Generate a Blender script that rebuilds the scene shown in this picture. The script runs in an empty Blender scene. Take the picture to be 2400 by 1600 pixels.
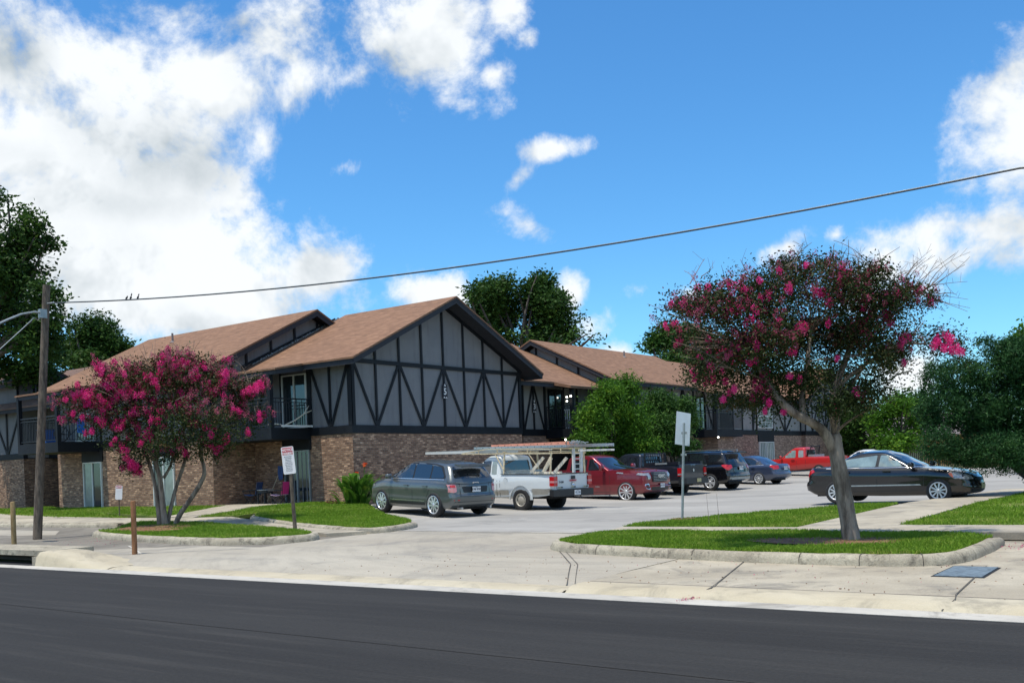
import bpy, bmesh, math, random
import numpy as np
from mathutils import Vector, Matrix
from mathutils.bvhtree import BVHTree
R = math.radians
S = bpy.context.scene
COL = S.collection
# ------------------------------------------------------------------ camera
YAW, ROLL, HCAM = R(36.87), R(2.18), 1.65
Fv = Vector((-math.sin(YAW), math.cos(YAW), 0)); Rv = Vector((math.cos(YAW), math.sin(YAW), 0)); Uv = Vector((0, 0, 1))
rc = Rv * math.cos(ROLL) - Uv * math.sin(ROLL); uc = Uv * math.cos(ROLL) + Rv * math.sin(ROLL)
cd = bpy.data.cameras.new('camera'); cam = bpy.data.objects.new('camera', cd); COL.objects.link(cam)
cd.sensor_width = 36; cd.lens = 36.0; cd.shift_y = (1098.4 - 800) / 2400; cd.clip_start = 0.1; cd.clip_end = 3000
cam.matrix_world = Matrix(((rc.x, uc.x, -Fv.x, 0), (rc.y, uc.y, -Fv.y, 0), (rc.z, uc.z, -Fv.z, HCAM), (0, 0, 0, 1)))
S.camera = cam
S.view_settings.view_transform = 'Standard'; S.view_settings.look = 'None'; S.view_settings.gamma = 1
S.view_settings.use_curve_mapping = False; S.view_settings.exposure = 0.0
# ------------------------------------------------------------------ sun and sky
SUN_EL, SUN_AZV = R(74), Vector((-0.15, -1.0, 0)).normalized()
sd = SUN_AZV * math.cos(SUN_EL) + Vector((0, 0, math.sin(SUN_EL)))
sl = bpy.data.lights.new('sun', 'SUN'); sl.energy = 4.6; sl.angle = R(0.6); sl.color = (1, 0.935, 0.82)
sun = bpy.data.objects.new('sun', sl); COL.objects.link(sun); sun.rotation_euler = sd.to_track_quat('Z', 'Y').to_euler(); sun.location = (0, 0, 40)
W = bpy.data.worlds.new('World'); S.world = W; W.use_nodes = True
nt = W.node_tree; nt.nodes.clear()
class NG:
    def __init__(s, tree): s.t = tree
    def n(s, typ, ins=None, **kw):
        nd = s.t.nodes.new(typ)
        for k, v in kw.items(): setattr(nd, k, v)
        if ins:
            for k, v in ins.items():
                if isinstance(v, bpy.types.NodeSocket): s.t.links.new(v, nd.inputs[k])
                else: nd.inputs[k].default_value = v
        return nd
    def m(s, op, a, b=None, c=None, clamp=False):
        ins = {0: a}
        if b is not None: ins[1] = b
        if c is not None: ins[2] = c
        return s.n('ShaderNodeMath', ins, operation=op, use_clamp=clamp).outputs[0]
    def mix(s, f, a, b, blend='MIX'):
        nd = s.n('ShaderNodeMix', None, data_type='RGBA', blend_type=blend)
        for i, v in ((0, f), (6, a), (7, b)):
            if isinstance(v, bpy.types.NodeSocket): s.t.links.new(v, nd.inputs[i])
            else: nd.inputs[i].default_value = v if i == 0 else ((*v, 1) if len(v) == 3 else v)
        return nd.outputs[2]
    def ramp(s, f, stops, interp='LINEAR'):
        nd = s.n('ShaderNodeValToRGB', {0: f}); cr = nd.color_ramp; cr.interpolation = interp
        while len(cr.elements) < len(stops): cr.elements.new(0.5)
        for e, (p, c) in zip(cr.elements, stops):
            e.position = p; e.color = (*c, 1) if not isinstance(c, (int, float)) else (c, c, c, 1)
        return nd.outputs[0]
    def smooth(s, v, a, b):
        return s.n('ShaderNodeMapRange', {0: v, 1: a, 2: b, 3: 0.0, 4: 1.0}, interpolation_type='SMOOTHSTEP').outputs[0]
g = NG(nt)
sky = g.n('ShaderNodeTexSky', sky_type='NISHITA', sun_disc=False, sun_elevation=SUN_EL,
          sun_rotation=math.atan2(SUN_AZV.x, SUN_AZV.y), air_density=1.0, dust_density=0.35, ozone_density=2.5)
tc = g.n('ShaderNodeTexCoord'); D = tc.outputs['Generated']
sp = g.n('ShaderNodeSeparateXYZ', {0: D})
az = g.m('ARCTAN2', sp.outputs[0], sp.outputs[1]); el = g.m('ARCSINE', sp.outputs[2])
P2 = g.n('ShaderNodeCombineXYZ', {0: az, 1: el}).outputs[0]
def ray(px, py):          # direction of a photograph pixel (2400 wide) as azimuth, elevation
    u = px - 1200; v = 1098.4 - py
    a = u * math.cos(ROLL) + v * math.sin(ROLL); b = -u * math.sin(ROLL) + v * math.cos(ROLL)
    d = (Fv + Rv * (a / 2400) + Uv * (b / 2400)).normalized()
    return math.atan2(d.x, d.y), math.asin(d.z)
# clouds: (px, py, half width, half height, tilt deg, strength)
CL = [(130, 250, 460, 330, 0, 1.25), (330, 420, 330, 330, 0, 1.2), (60, 520, 330, 260, 0, 1.1), (560, 60, 330, 90, 12, .5),
      (700, 190, 260, 110, 25, .62), (960, 110, 190, 170, 0, .95), (1010, 60, 150, 110, 0, .8), (480, 560, 200, 120, 0, .75),
      (330, 650, 420, 150, 0, 1.1), (500, 200, 190, 160, 0, .95), (640, 120, 190, 120, 10, .72), (850, 170, 150, 80, 20, .62), (400, 40, 160, 90, 0, .55), (620, 330, 90, 110, 0, .6), (560, 700, 300, 140, 0, 1.0), (740, 640, 125, 90, 0, .95), (800, 730, 120, 90, 0, .5),
      (1020, 690, 130, 62, 0, .85), (1340, 690, 52, 62, 20, .75), (1395, 750, 70, 35, 0, .35), (1190, 10, 50, 70, 0, .6), (1240, 90, 30, 22, 0, .45),
      (1230, 525, 110, 50, -20, .62), (1210, 420, 50, 30, 30, .5), (1300, 350, 95, 26, 8, .48), (800, 390, 60, 26, 15, .42), (1150, 175, 45, 30, 20, .45),
      (2400, 260, 170, 210, -28, 1.2), (2330, 420, 160, 70, 0, .6), (2190, 575, 250, 115, 0, 1.2), (2330, 560, 160, 100, 0, 1.1), (2080, 640, 180, 60, 0, .8), (1850, 575, 80, 40, 25, .6),
      (1960, 550, 40, 30, 35, .5), (2150, 680, 220, 60, 0, .6), (1620, 690, 90, 50, 0, .5), (1500, 680, 60, 35, 0, .4), (2140, 880, 90, 80, 0, .8), (1460, 830, 60, 30, 0, .6)]
f = None
for (px, py, hw, hh, tl, st) in CL:
    a0, e0 = ray(px, py)
    sv = g.n('ShaderNodeVectorMath', {0: P2, 1: (a0, e0, 0)}, operation='SUBTRACT').outputs[0]
    mp = g.n('ShaderNodeMapping', {'Vector': sv, 'Rotation': (0, 0, R(-tl)), 'Scale': (1, 1, 1)}, vector_type='POINT').outputs[0]
    sc = g.n('ShaderNodeVectorMath', {0: mp, 1: (2400 / hw, 2400 / hh, 0)}, operation='MULTIPLY').outputs[0]
    ln = g.n('ShaderNodeVectorMath', {0: sc}, operation='LENGTH').outputs[1]
    q = g.m('MULTIPLY_ADD', ln, -st, st)
    f = q if f is None else g.n('ShaderNodeMath', {0: f, 1: q, 2: 0.22}, operation='SMOOTH_MAX').outputs[0]
f = g.m('MINIMUM', g.m('MAXIMUM', f, -0.75), 0.72)
inview = g.m('ABSOLUTE', g.m('ADD', az, YAW))
outside = g.smooth(inview, .55, .95)
n1 = g.n('ShaderNodeTexNoise', {'Vector': D, 'Scale': 7.5, 'Detail': 13.0, 'Roughness': 0.66, 'Distortion': 0.2}).outputs[0]
n0 = g.n('ShaderNodeTexNoise', {'Vector': D, 'Scale': 2.2, 'Detail': 6.0, 'Roughness': 0.55}).outputs[0]
nb = g.n('ShaderNodeTexNoise', {'Vector': D, 'Scale': 26.0, 'Detail': 8.0, 'Roughness': 0.6}).outputs[0]
gen = g.m('MULTIPLY_ADD', n0, 4.0, -1.9)
f = g.m('ADD', g.m('MULTIPLY', f, g.m('SUBTRACT', 1.0, outside)), g.m('MULTIPLY', gen, outside))
dn = g.m('ADD', g.m('ADD', f, g.m('MULTIPLY_ADD', n1, 2.7, -1.40)), g.m('MULTIPLY_ADD', nb, 0.8, -0.40))
dens = g.smooth(dn, 0.0, 0.60)
# cloud shade painted in: hand-placed grey patches, plus offset noise for the undersides
GR = [(600, 770, 290, 95, -8, .95), (330, 640, 200, 120, 20, .6), (20, 180, 120, 170, 0, .9), (560, 640, 160, 110, 20, .7), (60, 760, 160, 60, 0, .4), (420, 780, 330, 60, 0, .3), (2200, 640, 170, 50, 0, .45), (2370, 440, 130, 50, 0, .45), (640, 1240, 10, 10, 0, 0), (330, 880, 200, 40, 0, .3), (800, 1380, 10, 10, 0, 0)]
GR = [(360, 370, 130, 110, 35, .9), (430, 395, 170, 70, -5, .8), (40, 110, 90, 110, 0, .85), (240, 300, 120, 110, 0, .55), (70, 380, 120, 60, 0, .35), (330, 470, 250, 50, 0, .45), (2200, 650, 170, 60, 0, .5), (2370, 470, 130, 60, 0, .5), (430, 760, 300, 45, 0, .35), (560, 60, 90, 60, 0, .3)]
gr = None
for (px, py, hw, hh, tl, st) in GR:
    a0, e0 = ray(px, py)
    sv = g.n('ShaderNodeVectorMath', {0: P2, 1: (a0, e0, 0)}, operation='SUBTRACT').outputs[0]
    mp = g.n('ShaderNodeMapping', {'Vector': sv, 'Rotation': (0, 0, R(-tl))}, vector_type='POINT').outputs[0]
    sc = g.n('ShaderNodeVectorMath', {0: mp, 1: (2400 / hw, 2400 / hh, 0)}, operation='MULTIPLY').outputs[0]
    ln = g.n('ShaderNodeVectorMath', {0: sc}, operation='LENGTH').outputs[1]
    q = g.m('MULTIPLY', g.smooth(ln, 1.35, 0.0), st)
    gr = q if gr is None else g.m('MAXIMUM', gr, q)
n2 = g.n('ShaderNodeTexNoise', {'Vector': D, 'Scale': 9.0, 'Detail': 7.0, 'Roughness': 0.6}).outputs[0]
Dup = g.n('ShaderNodeVectorMath', {0: D, 1: (-.006, .004, .030)}, operation='ADD').outputs[0]
n1l = g.n('ShaderNodeTexNoise', {'Vector': D, 'Scale': 7.5, 'Detail': 5.0, 'Roughness': 0.55, 'Distortion': 0.2}).outputs[0]; n1u = g.n('ShaderNodeTexNoise', {'Vector': Dup, 'Scale': 7.5, 'Detail': 5.0, 'Roughness': 0.55, 'Distortion': 0.2}).outputs[0]
self_sh = g.m('MULTIPLY', g.m('MAXIMUM', g.m('SUBTRACT', n1u, n1l), -0.02), 4.2)
gsh = g.m('ADD', g.m('ADD', g.m('MULTIPLY', gr, g.m('MULTIPLY_ADD', n2, 1.4, 0.0)), g.m('MULTIPLY_ADD', n2, 0.9, -0.40)), self_sh, clamp=True)
ccol = g.mix(gsh, (0.98, 1.02, 1.05), (0.50, 0.57, 0.62))
hs = g.n('ShaderNodeHueSaturation', {'Saturation': 1.15, 'Value': 1.0, 'Color': sky.outputs[0]}).outputs[0]
skc = g.mix(1.0, hs, (0.096, 0.160, 0.190), 'MULTIPLY')
fin = g.mix(dens, skc, ccol)
bg = g.n('ShaderNodeBackground', {'Color': fin, 'Strength': 1.0})
g.n('ShaderNodeOutputWorld', {0: bg.outputs[0]})
try: W.cycles.sampling_method = 'MANUAL'; W.cycles.sample_map_resolution = 1024
except Exception: pass
# ------------------------------------------------------------------ materials
def newmat(name):
    m = bpy.data.materials.new(name); m.use_nodes = True; t = m.node_tree
    b = t.nodes['Principled BSDF']; return m, NG(t), b
def link(g, a, b): g.t.links.new(a, b)
def flat(name, c, rough=.6, metal=0, spec=.5, coat=0, emit=None, var=0.0, bump=0.0, scale=8):
    m, g, b = newmat(name)
    b.inputs['Roughness'].default_value = rough; b.inputs['Metallic'].default_value = metal
    b.inputs['Specular IOR Level'].default_value = spec
    if coat: b.inputs['Coat Weight'].default_value = coat; b.inputs['Coat Roughness'].default_value = .03
    if emit: b.inputs['Emission Color'].default_value = (*emit[:3], 1); b.inputs['Emission Strength'].default_value = emit[3]
    if var or bump:
        tc = g.n('ShaderNodeTexCoord'); n = g.n('ShaderNodeTexNoise', {'Vector': tc.outputs['Object'], 'Scale': scale, 'Detail': 6.0, 'Roughness': .65}).outputs[0]
        link(g, g.mix(g.ramp(n, [(.3, 0.0), (.7, 1.0)]), tuple(x * (1 - var) for x in c), tuple(min(1, x * (1 + var)) for x in c)), b.inputs['Base Color'])
        if bump:
            bp = g.n('ShaderNodeBump', {'Height': n, 'Strength': bump, 'Distance': .02}); link(g, bp.outputs[0], b.inputs['Normal'])
    else: b.inputs['Base Color'].default_value = (*c, 1)
    return m
def paint(name, c, metal=0.0, rough=.35, dirt=.12):
    m, g, b = newmat(name)
    tc = g.n('ShaderNodeTexCoord'); n = g.n('ShaderNodeTexNoise', {'Vector': tc.outputs['Object'], 'Scale': 3.0, 'Detail': 8.0, 'Roughness': .7}).outputs[0]
    z = g.n('ShaderNodeSeparateXYZ', {0: tc.outputs['Object']}).outputs[2]
    low = g.smooth(z, .75, .25)
    k = g.m('MULTIPLY', g.m('MULTIPLY_ADD', low, .8, .15), g.m('MULTIPLY', n, dirt * 3), clamp=True)
    link(g, g.mix(k, c, (.22, .2, .17)), b.inputs['Base Color'])
    b.inputs['Metallic'].default_value = metal; b.inputs['Roughness'].default_value = rough
    b.inputs['Coat Weight'].default_value = .9; b.inputs['Coat Roughness'].default_value = .04
    return m
def wallbrick(name, c1, c2, mort, w=.21, h=.075):
    m, g, b = newmat(name)
    tc = g.n('ShaderNodeTexCoord'); o = g.n('ShaderNodeSeparateXYZ', {0: tc.outputs['Object']}); nn = g.n('ShaderNodeSeparateXYZ', {0: tc.outputs['Normal']})
    u = g.m('ADD', g.m('MULTIPLY', o.outputs[0], g.m('ABSOLUTE', nn.outputs[1])), g.m('MULTIPLY', o.outputs[1], g.m('ABSOLUTE', nn.outputs[0])))
    v = g.n('ShaderNodeCombineXYZ', {0: u, 1: o.outputs[2]}).outputs[0]
    br = g.n('ShaderNodeTexBrick', {'Vector': v, 'Color1': (0, 0, 0, 1), 'Color2': (1, 1, 1, 1), 'Mortar': (.5, .5, .5, 1), 'Scale': 1.0, 'Mortar Size': .011, 'Mortar Smooth': .2, 'Bias': 0.0, 'Brick Width': w, 'Row Height': h})
    cell = g.n('ShaderNodeTexNoise', {'Vector': g.n('ShaderNodeVectorMath', {0: v, 1: (4.7, 13.0, 1)}, operation='MULTIPLY').outputs[0], 'Scale': 1.0, 'Detail': 2.0, 'Roughness': .7}).outputs[0]
    big = g.n('ShaderNodeTexNoise', {'Vector': v, 'Scale': .9, 'Detail': 5.0}).outputs[0]
    t = g.m('ADD', g.m('MULTIPLY', br.outputs[0], .55), g.m('MULTIPLY_ADD', cell, 1.3, -.45), clamp=True)
    col = g.ramp(t, [(0.0, tuple(x * .45 for x in c1)), (.35, c1), (.72, c2), (.86, tuple(min(.8, x * 1.75) for x in c2)), (1.0, (.62, .52, .40))])
    col = g.mix(br.outputs[1], col, mort)
    col = g.mix(g.m('MULTIPLY', g.smooth(big, .4, .75), .35), col, tuple(x * .55 for x in c1))
    link(g, col, b.inputs['Base Color']); b.inputs['Roughness'].default_value = .85
    bp = g.n('ShaderNodeBump', {'Height': g.m('SUBTRACT', 1.0, br.outputs[1]), 'Strength': .6, 'Distance': .012}); link(g, bp.outputs[0], b.inputs['Normal'])
    return m
def shingle(name, c1, c2):
    m, g, b = newmat(name)
    tc = g.n('ShaderNodeTexCoord'); o = g.n('ShaderNodeSeparateXYZ', {0: tc.outputs['Object']}); nn = g.n('ShaderNodeSeparateXYZ', {0: tc.outputs['Normal']})
    u = g.m('ADD', g.m('MULTIPLY', o.outputs[0], g.m('GREATER_THAN', g.m('ABSOLUTE', nn.outputs[1]), .3)), g.m('MULTIPLY', o.outputs[1], g.m('GREATER_THAN', g.m('ABSOLUTE', nn.outputs[0]), .3)))
    v = g.n('ShaderNodeCombineXYZ', {0: u, 1: g.m('MULTIPLY', o.outputs[2], 2.2)}).outputs[0]
    br = g.n('ShaderNodeTexBrick', {'Vector': v, 'Color1': (0, 0, 0, 1), 'Color2': (1, 1, 1, 1), 'Mortar': (.12, .12, .12, 1), 'Scale': 1.0, 'Mortar Size': .012, 'Mortar Smooth': .3, 'Brick Width': .30, 'Row Height': .15})
    cell = g.n('ShaderNodeTexNoise', {'Vector': g.n('ShaderNodeVectorMath', {0: v, 1: (1.6, 6.6, 1)}, operation='MULTIPLY').outputs[0], 'Scale': 1.0, 'Detail': 3.0, 'Roughness': .7}).outputs[0]
    big = g.n('ShaderNodeTexNoise', {'Vector': v, 'Scale': .45, 'Detail': 8.0, 'Roughness': .65}).outputs[0]
    t = g.m('ADD', g.m('MULTIPLY', br.outputs[0], .35), g.m('MULTIPLY_ADD', cell, 1.5, -.45), clamp=True)
    col = g.ramp(t, [(0.0, tuple(x * .6 for x in c1)), (.45, c1), (1.0, c2)])
    col = g.mix(g.m('MULTIPLY', g.smooth(big, .35, .75), .35), col, tuple(x * .72 for x in c1))
    link(g, col, b.inputs['Base Color']); b.inputs['Roughness'].default_value = .9
    bp = g.n('ShaderNodeBump', {'Height': t, 'Strength': .5, 'Distance': .02}); link(g, bp.outputs[0], b.inputs['Normal'])
    return m
def ground_mat(name, c1, c2, c3, s1=.35, s2=3, s3=60, streak=(1, 1), rough=.85, speck=.2, bump=.3, stain=None, stains=.5, arcs=None):
    m, g, b = newmat(name)
    tc = g.n('ShaderNodeTexCoord'); v = g.n('ShaderNodeVectorMath', {0: tc.outputs['Object'], 1: (streak[0], streak[1], 1)}, operation='MULTIPLY').outputs[0]
    a = g.n('ShaderNodeTexNoise', {'Vector': v, 'Scale': s1, 'Detail': 9.0, 'Roughness': .62}).outputs[0]
    d = g.n('ShaderNodeTexNoise', {'Vector': v, 'Scale': s2, 'Detail': 9.0, 'Roughness': .7}).outputs[0]
    e = g.n('ShaderNodeTexNoise', {'Vector': tc.outputs['Object'], 'Scale': s3, 'Detail': 3.0, 'Roughness': .8}).outputs[0]
    col = g.mix(g.smooth(a, .36, .66), c1, c2)
    col = g.mix(g.m('MULTIPLY', g.smooth(d, .48, .75), .6), col, c3)
    if stain:
        k = g.n('ShaderNodeTexNoise', {'Vector': tc.outputs['Object'], 'Scale': stains, 'Detail': 12.0, 'Roughness': .74, 'Distortion': .7}).outputs[0]
        col = g.mix(g.m('MULTIPLY', g.smooth(k, .49, .66), .62), col, stain)
    if arcs:      # tyre tracks swept round a turning centre
        q = g.n('ShaderNodeVectorMath', {0: tc.outputs['Object'], 1: (arcs[0], arcs[1], 0)}, operation='SUBTRACT').outputs[0]; qs = g.n('ShaderNodeSeparateXYZ', {0: q})
        rad = g.m('SQRT', g.m('ADD', g.m('MULTIPLY', qs.outputs[0], qs.outputs[0]), g.m('MULTIPLY', qs.outputs[1], qs.outputs[1]))); ang = g.m('ARCTAN2', qs.outputs[1], qs.outputs[0])
        pv = g.n('ShaderNodeCombineXYZ', {0: g.m('MULTIPLY', rad, 2.6), 1: g.m('MULTIPLY', ang, 2.6)}).outputs[0]; pn = g.n('ShaderNodeTexNoise', {'Vector': pv, 'Scale': 1.0, 'Detail': 8.0, 'Roughness': .7, 'Distortion': .5}).outputs[0]
        col = g.mix(g.m('MULTIPLY', g.smooth(pn, .42, .75), .30), col, tuple(x * .62 for x in c3))
    sp = g.m('MULTIPLY_ADD', e, speck * 2, 1 - speck)
    col = g.mix(1.0, col, g.n('ShaderNodeCombineXYZ', {0: sp, 1: sp, 2: sp}).outputs[0], 'MULTIPLY')
    link(g, col, b.inputs['Base Color']); b.inputs['Roughness'].default_value = rough; b.inputs['Specular IOR Level'].default_value = .25
    bp = g.n('ShaderNodeBump', {'Height': g.m('ADD', g.m('MULTIPLY', e, .5), d), 'Strength': bump, 'Distance': .02}); link(g, bp.outputs[0], b.inputs['Normal'])
    return m
def leafmat(name, c1, c2, c3=None, rough=.55, trans=.25, big=1.2):
    m, g, b = newmat(name)
    geo = g.n('ShaderNodeNewGeometry'); tc = g.n('ShaderNodeTexCoord')
    n = g.n('ShaderNodeTexNoise', {'Vector': tc.outputs['Object'], 'Scale': big, 'Detail': 4.0}).outputs[0]
    t = g.m('ADD', g.m('MULTIPLY', geo.outputs['Random Per Island'], .55), g.m('MULTIPLY_ADD', n, 1.1, -.3), clamp=True)
    st = [(0.0, c1), (.70, c2)]
    if c3: st.append((.95, c3))
    col = g.ramp(t, st)
    link(g, col, b.inputs['Base Color']); b.inputs['Roughness'].default_value = rough
    b.inputs['Specular IOR Level'].default_value = .15
    tr = g.n('ShaderNodeBsdfTranslucent', {0: col}); mx = g.n('ShaderNodeMixShader', {0: trans, 1: b.outputs[0], 2: tr.outputs[0]})
    link(g, mx.outputs[0], g.t.nodes['Material Output'].inputs[0])
    return m
def bark(name, c1, c2, sc=9):
    m, g, b = newmat(name)
    tc = g.n('ShaderNodeTexCoord'); v = g.n('ShaderNodeVectorMath', {0: tc.outputs['Object'], 1: (1, 1, .22)}, operation='MULTIPLY').outputs[0]
    n = g.n('ShaderNodeTexNoise', {'Vector': v, 'Scale': sc, 'Detail': 8.0, 'Roughness': .7}).outputs[0]
    link(g, g.mix(g.smooth(n, .35, .65), c1, c2), b.inputs['Base Color']); b.inputs['Roughness'].default_value = .85
    bp = g.n('ShaderNodeBump', {'Height': n, 'Strength': .8, 'Distance': .03}); link(g, bp.outputs[0], b.inputs['Normal'])
    return m
M = {}
M['brick'] = wallbrick('brick_wall', (.215, .108, .064), (.44, .265, .165), (.22, .175, .135))
M['brick_far'] = wallbrick('brick_wall_far', (.20, .115, .08), (.37, .24, .17), (.22, .18, .145))
def weathered(name, c, dk, lt, rough, bump, spec=.2):
    m, g, b = newmat(name); tc = g.n('ShaderNodeTexCoord'); o = tc.outputs['Object']
    s1 = g.n('ShaderNodeTexNoise', {'Vector': g.n('ShaderNodeVectorMath', {0: o, 1: (5, 5, .45)}, operation='MULTIPLY').outputs[0], 'Scale': 1.0, 'Detail': 6.0, 'Roughness': .65}).outputs[0]
    s2 = g.n('ShaderNodeTexNoise', {'Vector': o, 'Scale': .8, 'Detail': 6.0, 'Roughness': .6}).outputs[0]; s3 = g.n('ShaderNodeTexNoise', {'Vector': o, 'Scale': 28.0, 'Detail': 4.0, 'Roughness': .7}).outputs[0]
    col = g.mix(g.m('MULTIPLY', g.smooth(s1, .48, .72), .7), c, dk); col = g.mix(g.m('MULTIPLY', g.smooth(s2, .45, .7), .6), col, lt)
    k = g.m('MULTIPLY_ADD', s3, .5, .75); col = g.mix(1.0, col, g.n('ShaderNodeCombineXYZ', {0: k, 1: k, 2: k}).outputs[0], 'MULTIPLY')
    link(g, col, b.inputs['Base Color']); b.inputs['Roughness'].default_value = rough; b.inputs['Specular IOR Level'].default_value = spec
    bp = g.n('ShaderNodeBump', {'Height': s3, 'Strength': bump, 'Distance': .01}); link(g, bp.outputs[0], b.inputs['Normal']); return m
M['stucco'] = weathered('stucco', (.185, .19, .20), (.13, .135, .145), (.225, .23, .235), .9, .6)
M['stucco_light'] = weathered('stucco_light', (.235, .24, .235), (.17, .175, .175), (.28, .285, .275), .9, .5)
M['timber'] = weathered('timber', (.0065, .009, .013), (.004, .006, .009), (.016, .020, .026), .6, .4, .25)
M['roof'] = shingle('shingles', (.215, .113, .063), (.33, .188, .112))
M['roof2'] = shingle('shingles_old', (.15, .09, .065), (.24, .15, .105))
M['soffit'] = flat('soffit', (.022, .026, .034), .8, var=.2)
M['glass'] = flat('window_glass', (.02, .028, .033), .04, spec=1.0)
M['glass_cur'] = flat('curtained_glass', (.22, .27, .26), .08, spec=.9, var=.2, scale=3)
M['white_frame'] = flat('white_frame', (.62, .64, .62), .5)
M['alu'] = flat('aluminium', (.55, .56, .57), .38, metal=.85, var=.15)
M['iron'] = flat('black_iron', (.012, .014, .018), .5)
M['dark'] = flat('dark_void', (.008, .009, .011), .8)
M['concrete'] = ground_mat('pale_concrete', (.345, .31, .25), (.42, .385, .315), (.25, .235, .205), .22, 1.0, 40, (.5, 1.3), speck=.3, bump=.5, stain=(.21, .20, .18), stains=.42, arcs=(-9.5, 21.0))
M['lot'] = ground_mat('lot_concrete', (.295, .282, .258), (.375, .36, .33), (.235, .225, .21), .18, 1.1, 70, (.5, 1.6), stain=(.21, .205, .19), stains=.35, arcs=(-12.0, 60.0))
M['walk'] = ground_mat('walk_concrete', (.345, .305, .235), (.44, .395, .31), (.235, .21, .17), .6, 2.2, 45, speck=.32, bump=.6, stain=(.17, .16, .14), stains=1.1)
M['oldconc'] = ground_mat('stained_concrete', (.165, .15, .125), (.25, .23, .195), (.11, .10, .085), .4, 2.0, 45, speck=.3, bump=.6, stain=(.085, .08, .068), stains=.7)
M['kerb'] = ground_mat('kerb_concrete', (.32, .285, .22), (.44, .40, .31), (.14, .125, .10), 1.5, 7, 40, bump=1.0, speck=.5, stain=(.05, .045, .038), stains=5.5)
M['yconc'] = ground_mat('warm_kerb_concrete', (.43, .375, .27), (.50, .45, .34), (.33, .29, .22), .8, 4, 80, (.3, 1), stain=(.22, .2, .16), stains=1.0)
M['gutter'] = ground_mat('gutter_concrete', (.42, .40, .355), (.5, .475, .42), (.32, .3, .27), .8, 4, 80, stain=(.2,.185,.16), stains=1.2)
M['asphalt'] = ground_mat('asphalt', (.0225, .0215, .0205), (.0330, .0318, .0300), (.052, .049, .045), .28, 2.6, 26, (.10, 1.7), rough=.9, speck=.6, bump=.6)
M['soil'] = ground_mat('soil', (.10, .12, .045), (.16, .13, .08), (.08, .10, .03), .1, 1, 30)
M['turf'] = ground_mat('turf', (.10, .15, .025), (.15, .18, .035), (.19, .15, .07), .9, 6, 60, bump=.8)
M['mulch'] = ground_mat('mulch', (.17, .085, .045), (.24, .13, .07), (.34, .25, .16), 3, 12, 60, bump=1.0)
M['joint'] = flat('joint', (.085, .075, .062), .95, var=.4, scale=20)
M['grass'] = leafmat('grass_blades', (.085, .175, .015), (.20, .34, .03), (.38, .38, .10), trans=.35, big=1.1)
M['bark_cm'] = bark('crape_bark', (.10, .075, .055), (.34, .28, .22), 6)
M['bark_dk'] = bark('dark_bark', (.05, .042, .035), (.12, .10, .085))
M['twig'] = flat('dry_twig', (.20, .155, .125), .85, var=.25)
M['pole'] = bark('pole_wood', (.06, .045, .035), (.19, .145, .105), 12)
M['post_red'] = bark('post_wood_red', (.14, .055, .02), (.30, .145, .065), 9)
M['post_tan'] = bark('post_wood_tan', (.18, .115, .045), (.34, .24, .11), 9)
M['leaf_cm'] = leafmat('crape_leaves', (.013, .028, .009), (.036, .058, .015), (.13, .065, .03), trans=.12)
M['leaf_cm2'] = leafmat('crape_seed_heads', (.09, .03, .025), (.17, .06, .045), (.2, .13, .08), trans=.15)
M['pink'] = leafmat('pink_blossom', (.56, .014, .14), (.82, .045, .28), (.92, .17, .42), trans=.2, big=3)
M['pink2'] = leafmat('faded_blossom', (.34, .045, .11), (.52, .10, .20), (.45, .18, .18), trans=.25, big=3)
M['leaf_oak'] = leafmat('pecan_leaves', (.013, .040, .010), (.045, .10, .018), (.10, .18, .03), trans=.25, big=.5)
M['leaf_mid'] = leafmat('green_leaves', (.015, .048, .012), (.045, .11, .018), (.10, .18, .03), trans=.2, big=.7)
M['leaf_bush'] = leafmat('bush_leaves', (.024, .078, .010), (.080, .19, .016), (.23, .38, .035), trans=.3, big=.9)
M['leaf_jun'] = leafmat('juniper_leaves', (.010, .038, .014), (.028, .085, .024), (.07, .16, .04), trans=.12, big=2.2)
M['leaf_canna'] = leafmat('canna_leaves', (.03, .09, .012), (.07, .17, .02), (.22, .34, .04), rough=.35, trans=.3, big=5)
M['orange'] = flat('orange_petal', (.85, .16, .04), .6)
M['tyre'] = flat('tyre_rubber', (.017, .017, .018), .8, var=.3, scale=12)
M['rim'] = flat('alloy', (.60, .61, .62), .32, metal=.45)
M['steelrim'] = flat('steel_wheel', (.42, .39, .33), .5, metal=.3, var=.15)
M['rimback'] = flat('brake_dark', (.03, .03, .032), .6)
M['cglass'] = flat('car_glass', (.012, .016, .02), .02, spec=1.0, coat=.6)
M['cglass_lt'] = flat('car_glass_pale', (.20, .27, .27), .03, spec=1.0, coat=.9, var=.35, scale=2.5)  # opaque; pale tone painted in for daylight showing through the windows
M['trim'] = flat('black_trim', (.014, .015, .017), .45)
M['chrome'] = flat('chrome', (.70, .71, .72), .22, metal=.75)
M['red_l'] = flat('red_lens', (.48, .008, .012), .12, coat=.8)
M['clear_l'] = flat('clear_lens', (.34, .35, .36), .1, metal=.3, coat=.8, var=.5, scale=14)
M['pinkclear_l'] = flat('pink_clear_lens', (.60, .25, .25), .12, coat=.8)
M['amber'] = flat('amber_lens', (.65, .14, .03), .15, coat=.8)
M['plate'] = flat('plate_white', (.72, .73, .74), .4)
M['plate_y'] = flat('plate_tan', (.45, .40, .20), .5)
M['ink'] = flat('ink', (.02, .022, .03), .7)
M['sign_w'] = flat('sign_white', (.78, .76, .76), .45, var=.04)
M['sign_r'] = flat('sign_red', (.55, .045, .06), .45, var=.25, scale=20)
M['galv'] = flat('galvanised', (.34, .37, .37), .5, metal=.6, var=.2, scale=10)
M['signback'] = flat('sign_back', (.62, .70, .76), .4, metal=.2, var=.05)
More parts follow.
